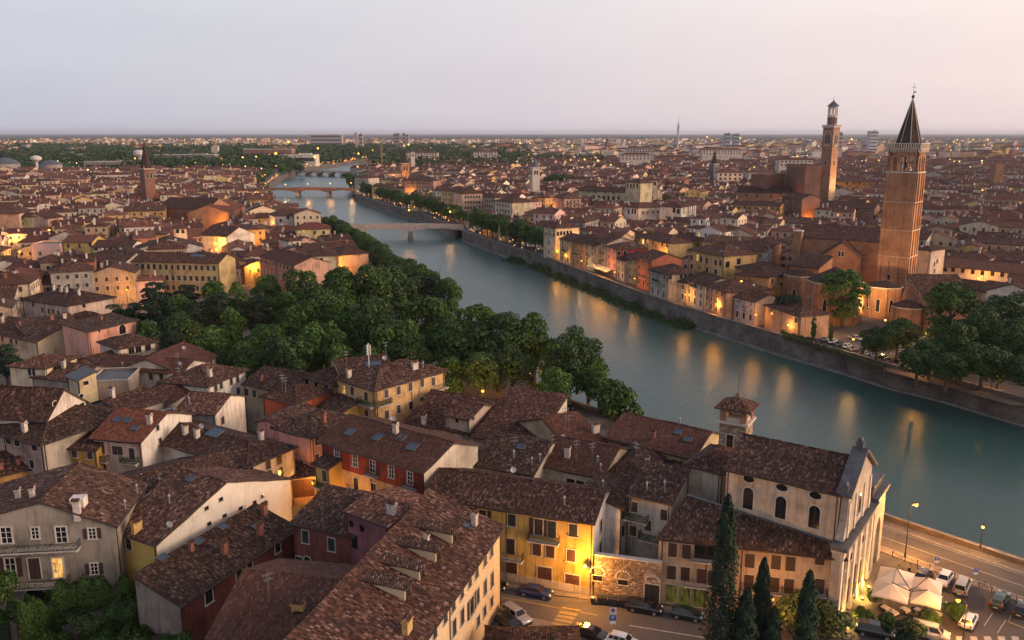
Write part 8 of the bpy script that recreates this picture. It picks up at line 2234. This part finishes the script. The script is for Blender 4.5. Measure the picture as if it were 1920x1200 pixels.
def car_body(kind):
 L,Wd,H,hb,g0,g1,g2,g3 = KIND[kind]
 def fn(mb):
  X = lambda f: -L / 2 + L * f
  st = [(0.0,.50,hb * .72,.86),(.015,.32,hb * .98,.95),(.10,.24,hb,1.0),(.50,.22,hb,1.0),(.74,.22,hb,1.0),(.90,.24,hb * .90,.98),(.975,.30,hb * .78,.92),(1.0,.42,hb * .62,.80)]
  rings = []
  for f,zb,zt,ws in st:
   w = Wd / 2 * ws; zm = zb + (zt - zb) * .45
   rings.append([(X(f),-w * .90,zb),(X(f),-w,zm),(X(f),-w * .985,zm + (zt - zm) * .55),(X(f),-w * .88,zt),(X(f),0,zt + .025),(X(f),w * .88,zt),(X(f),w * .985,zm + (zt - zm) * .55),(X(f),w,zm),(X(f),w * .90,zb)])
  for a,c in zip(rings[:-1],rings[1:]):
   for k in range(8): mb.poly([a[k],a[k + 1],c[k + 1],c[k]][::-1],M_CARP)
   mb.poly([a[8],a[0],c[0],c[8]][::-1],M_UNDER)
  mb.poly(rings[0],M_CARP); mb.poly(rings[-1][::-1],M_CARP)
  # cabin
  wb,wr = Wd / 2 * .87,Wd / 2 * .66
  B_ = [(X(g0),-wb,hb - .02),(X(g3),-wb,hb - .02),(X(g3),wb,hb - .02),(X(g0),wb,hb - .02)]
  R_ = [(X(g1),-wr,H - .07),(X(g2),-wr,H - .05),(X(g2),wr,H - .05),(X(g1),wr,H - .07)]
  for k in range(4): mb.poly([B_[k],B_[(k + 1) % 4],R_[(k + 1) % 4],R_[k]],M_CARP)
  mid = [(X((g1 + g2) / 2),-wr * .9,H),(X((g1 + g2) / 2),wr * .9,H)]
  mb.poly([R_[0],R_[1],mid[0]],M_CARP); mb.poly([R_[2],R_[3],mid[1]],M_CARP); mb.poly([R_[1],R_[2],mid[1],mid[0]],M_CARP); mb.poly([R_[3],R_[0],mid[0],mid[1]],M_CARP)
  mb.box((X(0) - .0,0,.30),(.16,Wd * .86,.26),M_UNDER); mb.box((X(1) + .0,0,.24),(.12,Wd * .80,.26),M_UNDER)
  for sy in (-1,1): mb.box((X(g3) - .35,sy * (wb + .12),hb + .02),(.14,.2,.14),M_CARP)
 return tmpl(('car_body',kind),fn)
def car_glass(kind,which):
 L,Wd,H,hb,g0,g1,g2,g3 = KIND[kind]
 X = lambda f: -L / 2 + L * f
 wb,wr = Wd / 2 * .87,Wd / 2 * .66
 B_ = [Vector((X(g0),-wb,hb - .02)),Vector((X(g3),-wb,hb - .02)),Vector((X(g3),wb,hb - .02)),Vector((X(g0),wb,hb - .02))]
 R_ = [Vector((X(g1),-wr,H - .07)),Vector((X(g2),-wr,H - .05)),Vector((X(g2),wr,H - .05)),Vector((X(g1),wr,H - .07))]
 def fn(mb):
  def pane(k,s0,s1):
   a,c,e,f = B_[k],B_[(k + 1) % 4],R_[(k + 1) % 4],R_[k]
   lo0,lo1 = a.lerp(c,s0),a.lerp(c,s1); hi0,hi1 = f.lerp(e,s0),f.lerp(e,s1)
   q = [lo0.lerp(hi0,.10),lo1.lerp(hi1,.10),lo1.lerp(hi1,.90),lo0.lerp(hi0,.90)]
   n = (q[1] - q[0]).cross(q[3] - q[0]).normalized() * .012
   mb.poly([p + n for p in q],M_GL)
  if which == 'windscreen': pane(1,.06,.94)
  elif which == 'rear': pane(3,.08,.92)
  elif which == 'left': pane(2,.05,.40); pane(2,.44,.72); pane(2,.75,.95)
  else: pane(0,.05,.25); pane(0,.28,.56); pane(0,.60,.95)
 return tmpl(('car_glass',kind,which),fn)
M_CARP = paint('car_paint_base',(.3,.3,.3))
def wheel_tm(): return tmpl(('tyre',),lambda mb: [mb.poly(p,M_TYRE) for p in _cyl(.32,.20,16)])
def _cyl(r,w,n):
 fs = []
 for k in range(n):
  a,c = 2 * pi * k / n,2 * pi * (k + 1) / n
  fs.append([(r * cos(a),-w / 2,r * sin(a)),(r * cos(c),-w / 2,r * sin(c)),(r * cos(c),w / 2,r * sin(c)),(r * cos(a),w / 2,r * sin(a))])
 fs.append([(r * cos(2 * pi * k / n),-w / 2,r * sin(2 * pi * k / n)) for k in range(n)]); fs.append([(r * cos(-2 * pi * k / n),w / 2,r * sin(-2 * pi * k / n)) for k in range(n)])
 return fs
def rim_tm(): return tmpl(('rim',),lambda mb: [mb.poly(p,M_RIM) for p in _cyl(.20,.23,10)])
def car(label,kind,colr,p,heading,group='parked cars',z=0.01,detail=True):
 """heading: world angle the bonnet points to"""
 L,Wd,H,hb,*_r = KIND[kind]
 root = thing('parked_car',label,'car',(p[0],p[1],z),heading,group)
 o = link('body',car_body(kind),root); o.material_slots[0].link = 'OBJECT'; o.material_slots[0].material = CP[colr]
 for w in ('windscreen','rear','left','right'): link({'windscreen': 'windscreen','rear': 'rear_window'}.get(w,'side_window'),car_glass(kind,w),root)
 for fx in (-.30,.31):
  for sy in (-1,1):
   t = link('wheel',wheel_tm(),root,(fx * L,sy * (Wd / 2 - .10),.32))
   if detail: link('rim',rim_tm(),t)
 if detail:
  for sy in (-1,1):
   link('headlight',tmpl(('headlight',),lambda mb: mb.box((0,0,0),(.22,.38,.15),M_HEAD)),root,(L / 2 - .12,sy * Wd * .31,hb * .66))
   link('tail_light',tmpl(('tail_light',),lambda mb: mb.box((0,0,0),(.14,.26,.24),M_TAIL)),root,(-L / 2 + .05,sy * Wd * .36,hb * .72))
  link('number_plate',tmpl(('number_plate',),lambda mb: mb.box((0,0,0),(.03,.5,.11),M_PLATE)),root,(-L / 2 - .09,0,.48))
 return root
def car_px(label,kind,colr,px,py,hpx,**k):
 """hpx: a second picture point the bonnet points to"""
 a = at(px,py,0.5); c = at(hpx[0],hpx[1],0.5)
 return car(label,kind,colr,(a.x,a.y),atan2(c.y - a.y,c.x - a.x),**k)
car_px('black car half hidden by the cream corner block','hatch','black',924,1097,(1000,1112))
car_px('dark blue coupe parked before the yellow house','sedan','blue',1004,1110,(1080,1124))
car_px('black suv parked at the stone wall','wagon','black',1208,1139,(1280,1152))
car_px('dark green car with green shop light on its windscreen','hatch','green',1288,1152,(1360,1166))
car_px('grey brown car parked below the corner block','wagon','silver',968,1154,(1000,1176))
car_px('black car parked nearest to the corner block','wagon','black',957,1172,(985,1192))
car_px('black car with a lamp reflection at the bottom edge','sedan','black',1108,1188,(1150,1202))
car_px('small white car cut by the bottom edge','hatch','white',1168,1203,(1215,1216))
car_px('large black estate car at the bottom by the cafe','suv','black',1640,1184,(1700,1196))
car_px('silver people carrier at the bottom right','van','silver',1744,1188,(1800,1202))
car_px('white hatchback alone under the arm lamp','hatch','white',1816,1164,(1834,1130))
car_px('black city car next to the scooters','hatch','black',1731,1079,(1745,1055))
car_px('white hatchback parked nose in beside the black city car','hatch','white',1770,1087,(1752,1115))
car_px('silver minivan parked nose to the river road','van','silver',1804,1101,(1816,1075))
car_px('dark green car parked right of the bicycles','wagon','green',1875,1126,(1892,1098))
car_px('black car cut by the right edge','hatch','black',1916,1142,(1930,1115))
PKG = 'cars parked under the park trees'
for lab,k,c,px,py,h in (('white car glowing under the park lamp','hatch','white',1039,753,(1062,762)),('white van behind the glowing white car','van','white',1024,747,(1046,756)),('dark car right of the glowing white car','sedan','black',1058,763,(1081,773)),('black car left of the park white cars','sedan','black',1003,757,(1020,766)),('grey car nearest the statue in the park','sedan','grey',1018,770,(1036,780)),('silver car below the park statue','hatch','silver',1034,776,(1052,786)),('light grey car last of the park row','hatch','silver',975,748,(992,756))): car_px(lab,k,c,px,py,h,group=PKG)
QC = 'cars parked on the quay by the brick church'
qc = ['silver','white','grey','white','silver','black','white','silver','black','grey','black','white','black']
for i,c in enumerate(qc):
 px,py = 1548 + i * 13.5,636 + i * 4.4
 car_px(ORW[i] + ' car from the left in the quay parking row, ' + c,('hatch','sedan','wagon')[i % 3],c,px,py,(px + 12,py - 7),group=QC)
car_px('red car parked in the row nearer the apses','hatch','red',1632,641,(1655,647),group=QC); car_px('silver car parked left of the red one','sedan','silver',1603,634,(1626,640),group=QC)
for i,(px,py,c) in enumerate(((36,478,'silver'),(36,484,'red'),(34,489,'grey'),(30,494,'white'),(27,499,'black'),(20,504,'grey'))):
 car_px(ORW[i] + ' car from the top in the car park at the left edge','hatch',c,px,py,(px + 20,py + 1),group='cars at the left edge car park')
def two_wheeler(label,px,py,hpx,motor=True):
 a = at(px,py,.4); c = at(hpx[0],hpx[1],.4); hd = atan2(c.y - a.y,c.x - a.x)
 root = thing('scooter' if motor else 'bicycle',label,'scooter' if motor else 'bicycle',(a.x,a.y,0.01),hd)
 r = .26 if motor else .33
 def ring(mb):
  for k in range(14):
   t,t2 = 2 * pi * k / 14,2 * pi * (k + 1) / 14; w = .05 if motor else .02
   for rr0,rr1 in ((r,r - (.1 if motor else .035)),):
    mb.poly([(r * cos(t),-w,r * sin(t)),(r * cos(t2),-w,r * sin(t2)),(r * cos(t2),w,r * sin(t2)),(r * cos(t),w,r * sin(t))],M_TYRE)
    for s_ in (-w,w): mb.poly([(r * cos(t),s_,r * sin(t)),(r * cos(t2),s_,r * sin(t2)),(rr1 * cos(t2),s_,rr1 * sin(t2)),(rr1 * cos(t),s_,rr1 * sin(t))],M_TYRE)
  for k in range(4): t = pi * k / 4; mb.bar((-r * cos(t),0,-r * sin(t)),(r * cos(t),0,r * sin(t)),.015,.015,M_MET)
 for x in (-.6,.6): link('wheel',tmpl(('bike_wheel',motor),ring),root,(x if motor else x * .88,0,r))
 mb = MB()
 if motor:
  mb.tube([(-.65,0,.55),(-.35,0,.52),(-.1,0,.34),(.2,0,.32),(.42,0,.5),(.5,0,.85)],[.14,.2,.17,.15,.14,.08],CP['black'],8); mb.build('body',root)
  mb = MB(); mb.box((-.38,0,.70),(.7,.28,.10),M_UNDER); mb.build('seat',root)
 else:
  for p,q in (((-.53,0,.33),(-.15,0,.30)),((-.15,0,.30),(-.25,0,.85)),((-.53,0,.33),(-.23,0,.75)),((-.23,0,.75),(.38,0,.78)),((-.15,0,.30),(.38,0,.70)),((.53,0,.33),(.36,0,.95))): mb.bar(p,q,.035,.035,M_MET)
  mb.build('frame',root); mb = MB(); mb.box((-.26,0,.86),(.26,.14,.06),M_UNDER); mb.build('saddle',root)
 mb = MB(); mb.bar((.45,-.32,.98),(.45,.32,.98),.035,.035,M_IRON); mb.bar((.55,0,.35),(.45,0,.98),.04,.04,M_IRON); mb.build('handlebar',root)
two_wheeler('black scooter nearest the church gateway',1684,1068,(1694,1050)); two_wheeler('black scooter beside the black city car',1706,1066,(1714,1048)); two_wheeler('second black scooter at the church gateway',1690,1073,(1700,1056))
two_wheeler('bicycle chained by the river road, left one',1838,1095,(1862,1103),False); two_wheeler('bicycle chained by the river road, right one',1849,1099,(1873,1107),False)
# ================================================================== CAFE TERRACE AND STREET THINGS
M_CANV = simple('cream_canvas',(.62,.53,.43),.9,var=.06,vs=.8)
def awning(label,px,py,size,z=3.0):
 q = at(px,py,z); a0,a1 = at(1643,1092,3),at(1707,1107,3)
 root = thing('parasol',label,'parasol',(q.x,q.y,0),atan2(a1.y - a0.y,a1.x - a0.x),'cream cafe parasols')
 s = size / 2; mb = MB(); n = 4
 ed = [(-s,-s),(0,-s * 1.0),(s,-s),(s,0),(s,s),(0,s),(-s,s),(-s,0)]
 ap = (0,0,z + 1.0)
 for k in range(8):
  a,c = ed[k],ed[(k + 1) % 8]
  za,zc = (z - .12 if k % 2 == 0 else z + .02),(z - .12 if k % 2 else z + .02)
  m0 = (a[0] * .5,a[1] * .5,(za + ap[2]) / 2 - .04); m1 = (c[0] * .5,c[1] * .5,(zc + ap[2]) / 2 - .04)
  mb.poly([(*a,za),(*c,zc),m1,m0],M_CANV); mb.poly([m0,m1,ap],M_CANV)
  mb.poly([(*a,za - .22),(*c,zc - .22),(*c,zc),(*a,za)],M_CANV)
 mb.build('canopy',root)
 for k in range(8):
  mb = MB(); mb.bar((ed[k][0] * .98,ed[k][1] * .98,z - .18),(0,0,z + .9),.05,.05,M_SHB); mb.build('rib',root)
 mb = MB(); mb.tube([(0,0,0),(0,0,z + 1.1)],.05,M_SHB,6); mb.build('pole',root)
 cq = at(1709,1104,z + 1.1); dv = Vector((cq.x - q.x,cq.y - q.y,0)); rz_ = root.rotation_euler.z
 dl = Vector((dv.x * cos(-rz_) - dv.y * sin(-rz_),dv.x * sin(-rz_) + dv.y * cos(-rz_),0)); mb = MB(); mb.bar((0,0,z + 1.12),(dl.x * .96,dl.y * .96,z + .75),.10,.10,M_SHK); mb.build('cantilever_arm',root)
 mb = MB(); mb.box((0,0,0),(.9,.9,.12),M_TRIM); mb.build('base',root)
awning('cream parasol nearest the church wall, upper one',1680,1080,4.2); awning('large cream parasol at the lower left of the cafe',1671,1107,4.2); awning('cream parasol at the upper right of the cafe',1739,1096,3.4); awning('cream parasol at the lower right of the cafe',1737,1121,3.4)
def table(label,px,py):
 q = at(px,py,.75); root = thing('cafe_table',label,'table',(q.x,q.y,0),.5,'cafe tables')
 mb = MB(); mb.box((0,0,.70),(.9,.9,.05),M_WHT); mb.poly([(-.5,-.5,.70),(.5,-.5,.70),(.5,-.5,.45),(-.5,-.5,.45)],M_WHT); mb.build('table_top',root)
 mb = MB(); mb.tube([(0,0,0),(0,0,.7)],.05,M_IRON,6); mb.box((0,0,0),(.5,.5,.04),M_IRON); mb.build('pedestal',root)
for i,p in enumerate(((1722,1143),(1756,1149),(1697,1141),(1675,1146),(1660,1138))): table(ORW[i] + ' white cafe table in view below the parasols',*p)
def chair(label,px,py,rz):
 q = at(px,py,.4); root = thing('cafe_chair',label,'chair',(q.x,q.y,0),rz,'cafe chairs')
 mb = MB(); mb.box((0,0,.42),(.42,.42,.05),M_DOOR); mb.build('seat',root)
 mb = MB(); mb.box((0,.2,.47),(.42,.04,.42),M_DOOR); mb.build('backrest',root)
 for sx in (-.18,.18):
  for sy in (-.18,.18): link('leg',tmpl(('chair_leg',),lambda mb: mb.box((0,0,0),(.04,.04,.42),M_DOOR)),root,(sx,sy,0))
for i,(px,py) in enumerate(((1712,1146),(1732,1148),(1747,1154),(1688,1147),(1668,1151),(1652,1141))): chair(ORW[i] + ' wooden cafe chair beside the white tables',px,py,i * 1.3)
def person(label,px,py,shirt,rz,z=0.0):
 """a seated guest: one continuous skinned body"""
 q = at(px,py,.8)
 root = thing('person',label,'person',(q.x,q.y,z),rz,'guests at the cafe')
 V = [(0,.05,.50),(0,.06,.75),(0,.05,1.0),(0,.03,1.10),(0,0,1.22),(0,-.01,1.30),(.19,.04,1.02),(.25,-.02,.80),(.20,-.28,.76),(-.19,.04,1.02),(-.25,-.02,.80),(-.20,-.28,.76),(.10,-.02,.50),(.12,-.42,.52),(.12,-.42,.10),(.12,-.56,.05),(-.10,-.02,.50),(-.12,-.42,.52),(-.12,-.42,.10),(-.12,-.56,.05)]
 E_ = [(0,1),(1,2),(2,3),(3,4),(4,5),(2,6),(6,7),(7,8),(2,9),(9,10),(10,11),(0,12),(12,13),(13,14),(14,15),(0,16),(16,17),(17,18),(18,19)]
 Rd = [.15,.13,.14,.055,.095,.08,.06,.045,.035,.06,.045,.035,.09,.065,.045,.04,.09,.065,.045,.04]
 me = bpy.data.meshes.new('body'); me.from_pydata(V,E_,[]); o = link('body',me,root)
 md = o.modifiers.new('skin','SKIN'); sv = me.skin_vertices[0].data
 for k,r in enumerate(Rd): sv[k].radius = (r,r)
 sv[0].use_root = True
 o.modifiers.new('sub','SUBSURF').levels = 1; o.modifiers['sub'].render_levels = 2
 dg = bpy.context.evaluated_depsgraph_get(); me2 = bpy.data.meshes.new_from_object(o.evaluated_get(dg)); o.modifiers.clear(); o.data = me2
 for m in (shirt,M_SKIN,M_SHK): me2.materials.append(m)
 for f in me2.polygons:
  c = f.center; f.material_index = 1 if c.z > 1.10 or c.y < -.20 and c.z > .6 else (2 if c.z < .58 else 0); f.use_smooth = True
 mb = MB(); mb.lathe((0,.015,1.22),[(.105,0),(.112,.06),(.08,.13),(.01,.16)],10,M_HAIR); mb.build('hair',root,smooth=True)
M_SKIN = simple('skin',(.42,.26,.19),.6); M_HAIR = simple('brown_hair',(.04,.025,.018),.7); M_SHW = simple('white_shirt',(.6,.58,.55),.8); M_SHR = simple('grey_shirt',(.2,.2,.22),.8)
person('person in a white shirt seated at the right end of the cafe',1774,1131,M_SHW,.9); person('person in grey seated beside the one in the white shirt',1764,1138,M_SHR,3.6)
# bench, signs, bins, chain posts
q = at(1617,1150,.4); root = thing('wooden_bench','wooden slatted bench beside the church front','bench',(q.x,q.y,0),-.2)
for k in range(3): mb = MB(); mb.box((0,-.2 + k * .16,.42),(1.6,.12,.04),M_CHY); mb.build('slat',root)
for k in range(3): mb = MB(); mb.box((0,.24,.52 + k * .15),(1.6,.04,.11),M_CHY); mb.build('slat',root)
for sx in (-.7,.7): mb = MB(); mb.box((sx,0,0),(.08,.5,.42),M_IRON); mb.box((sx,.27,.42),(.06,.05,.5),M_IRON); mb.build('leg',root)
M_SBL = simple('sign_blue',(.02,.09,.36),.4,var=.03); M_SWH = simple('sign_white',(.62,.62,.60),.4,var=.03); M_SRD = simple('sign_red',(.42,.03,.03),.4,var=.03)
def text(parent,body,loc,size,m,rx=pi / 2):
 cu = bpy.data.curves.new('lettering','FONT'); cu.body = body; cu.size = size; cu.align_x = 'CENTER'; cu.align_y = 'CENTER'; cu.extrude = .004; cu.materials.append(m)
 o = link('lettering',cu); dg = bpy.context.evaluated_depsgraph_get(); me = bpy.data.meshes.new_from_object(o.evaluated_get(dg)); bpy.data.objects.remove(o)
 o = link('lettering',me,parent,loc); o.rotation_euler = (rx,0,0); return o
def sign(label,px,py,z,s=.6,extra=False,rz=0.0):
 q = at(px,py,z); root = thing('parking_sign',label,'sign',(q.x,q.y,0),rz)
 mb = MB(); mb.tube([(0,0,0),(0,0,z + (1.1 if extra else .45) * s * 1.2)],.035,M_MET,6); mb.build('post',root)
 mb = MB(); mb.box((0,-.05,z - s / 2),(s,.03,s),M_SBL); o = mb.build('blue_board',root); text(o,'P',(0,-.071,z),s * .85,M_SWH)
 mb = MB(); mb.box((0,-.05,z - s / 2 - s * .62),(s,.03,s * .55),M_SWH); mb.build('white_board',root)
 if extra:
  mb = MB(); mb.box((0,-.05,z + s * .55),(s * 1.05,.03,s * 1.25),M_SWH); o = mb.build('no_parking_board',root)
  mb = MB(); zz = z + s * 1.36
  n = 18
  for r0,r1,m_,yy in ((.0,.36 * s,M_SRD,-.068),(.0,.27 * s,M_SBL,-.072)):
   mb.poly([(r1 * cos(2 * pi * k / n),yy,zz + r1 * sin(2 * pi * k / n)) for k in range(n)],m_)
  mb.bar((-.2 * s,-.075,zz + .2 * s),(.2 * s,-.075,zz - .2 * s),.01,.07 * s,M_SRD); mb.build('prohibition_disc',o)
  for k in range(2): mb = MB(); mb.bar((-.3 * s,-.07,z + s * (.72 + .16 * k)),(.3 * s,-.07,z + s * (.72 + .16 * k)),.01,.05 * s,M_UNDER); mb.build('print_line',o)
sign('parking sign with no parking board over the front street',1149,1158,3.0,.75,True)
sign('blue parking sign by the white hatchback',1757,1047,2.6,.55); sign('blue parking sign by the silver minivan',1830,1069,2.6,.55)
for i,px in enumerate((1129,1149,1169)):
 q = at(px,1127 + i * 2.5,0.3); root = thing('dumpster',('left','middle','right')[i] + ' dark dumpster of the three at the stone wall','dumpster',(q.x,q.y,0.0),-.16,'dumpsters by the stone wall')
 mb = MB(); prof = [(-.5,.18),(.5,.18),(.58,1.1),(-.58,1.1)]
 mb.poly([(-.62,y,z) for y,z in prof][::-1],M_UNDER); mb.poly([(.62,y,z) for y,z in prof],M_UNDER)
 for k in range(4): a,c = prof[k],prof[(k + 1) % 4]; mb.poly([(-.62,a[0],a[1]),(.62,a[0],a[1]),(.62,c[0],c[1]),(-.62,c[0],c[1])],M_UNDER)
 mb.build('bin_body',root)
 mb = MB(); mb.tube([(-.66,0,1.1),(.66,0,1.1)],.30,M_UNDER,12); mb.build('lid',root)
 for sx in (-.5,.5):
  for sy in (-.35,.35): mb = MB(); mb.tube([(sx - .03,sy,.09),(sx + .03,sy,.09)],.09,M_TYRE,8); mb.build('wheel',root)
q = at(1112,1128,.3); root = thing('litter_bin','small round litter bin left of the dumpsters','bin',(q.x,q.y,0)); mb = MB(); mb.lathe((0,0,0),[(.28,0),(.34,.9)],12,M_UNDER,cap=False); mb.build('drum',root); mb = MB(); mb.lathe((0,0,.9),[(.36,0),(.3,.12),(.1,.2)],12,M_MET); mb.build('lid',root)
for i in range(11):
 t = i / 10; px,py = 1673 + t * 232,1046 + t * 84
 q = at(px,py,0); root = thing('chain_post',ORW[i] + ' dark chain post from the church along the parking footway','post',(q.x,q.y,.12),0,'chain posts')
 mb = MB(); mb.lathe((0,0,0),[(.07,0),(.05,.1),(.05,.85),(.08,.9),(.01,1.0)],8,M_IRON); mb.build('post',root)
 if i < 10:
  q2 = at(px + 23.2,py + 8.4,0) - q; mb = MB(); mb.tube([(q2.x * k / 6,q2.y * k / 6,.82 - .22 * (1 - (k / 3 - 1) ** 2)) for k in range(7)],.025,M_IRON,4); mb.build('chain',root)
# white cafe awning and tables on the quay
a = at(1080,497,3.2) + Vector((5,1.5,0)); c = at(1116,509,3.2) + Vector((5,1.5,0))
root = thing('quay_awning','long white lit cafe awning on the right bank quay','awning',(a.x,a.y,0),atan2(c.y - a.y,c.x - a.x)); L = hypot(c.x - a.x,c.y - a.y)
mb = MB(); mb.poly([(0,0,2.9),(L,0,2.9),(L,4,3.7),(0,4,3.7)],M_CANV); mb.poly([(0,0,2.6),(L,0,2.6),(L,0,2.9),(0,0,2.9)],M_CANV); mb.build('canopy',root)
for k in range(5): mb = MB(); mb.box((L * k / 4,.1,0),(.08,.08,2.9),M_IRON); mb.build('pole',root)
# statue in the park square
q = at(989,770,0); root = thing('statue','pale stone statue on a pedestal in the park square','statue',(q.x,q.y,0))
mb = MB(); mb.box((0,0,0),(1.3,1.3,.4),M_TRIM); mb.box((0,0,.4),(.9,.9,1.6),M_TRIM); mb.box((0,0,2.0),(1.1,1.1,.15),M_TRIM); mb.build('pedestal',root)
mb = MB(); mb.lathe((0,0,2.15),[(.32,0),(.30,.6),(.22,.9),(.30,1.3),(.10,1.45),(.08,1.52),(.14,1.62),(.13,1.75),(.02,1.85)],10,M_TRIM); mb.tube([(.25,0,3.4),(.45,-.1,3.0),(.3,-.3,2.9)],[.09,.07,.05],M_TRIM); mb.tube([(-.25,0,3.4),(-.42,.05,3.7),(-.4,0,4.1)],[.09,.07,.05],M_TRIM); mb.build('figure',root,smooth=True)
# telecom mast on the roof by the park
q = at(692,690,14.5); root = thing('telecom_mast','white telecom mast standing on the roof by the park','mast',(q.x,q.y,14.6))
mb = MB(); mb.tube([(0,0,-1),(0,0,5)],.09,M_DISH,6); mb.build('pole',root)
for k in range(3): t = k * 2.1; mb = MB(); mb.box((.35 * cos(t),.35 * sin(t),2.6),(.22,.3,2.0),M_DISH,(1,1,1),t); mb.build('panel_antenna',root)
HAZE = 0.000036
# ================================================================== THE EVENING AIR
mb = MB(); mb.box((0,15000,-9),(62000,50000,125),M_GL)
hz_ = bpy.data.meshes.new('haze')
hz_.from_pydata([tuple(v) for v in mb.v],[],mb.f)
m = bpy.data.materials.new('evening_air'); m.use_nodes = True; m.node_tree.nodes.clear()
o_ = m.node_tree.nodes.new('ShaderNodeOutputMaterial'); v_ = m.node_tree.nodes.new('ShaderNodeVolumePrincipled')
v_.inputs['Color'].default_value = (0.80,0.84,0.95,1); v_.inputs['Density'].default_value = HAZE; v_.inputs['Anisotropy'].default_value = 0.2
m.node_tree.links.new(v_.outputs[0],o_.inputs['Volume'])
hz_.materials.append(m)
ho = link('haze',hz_); ho['kind'] = 'stuff'
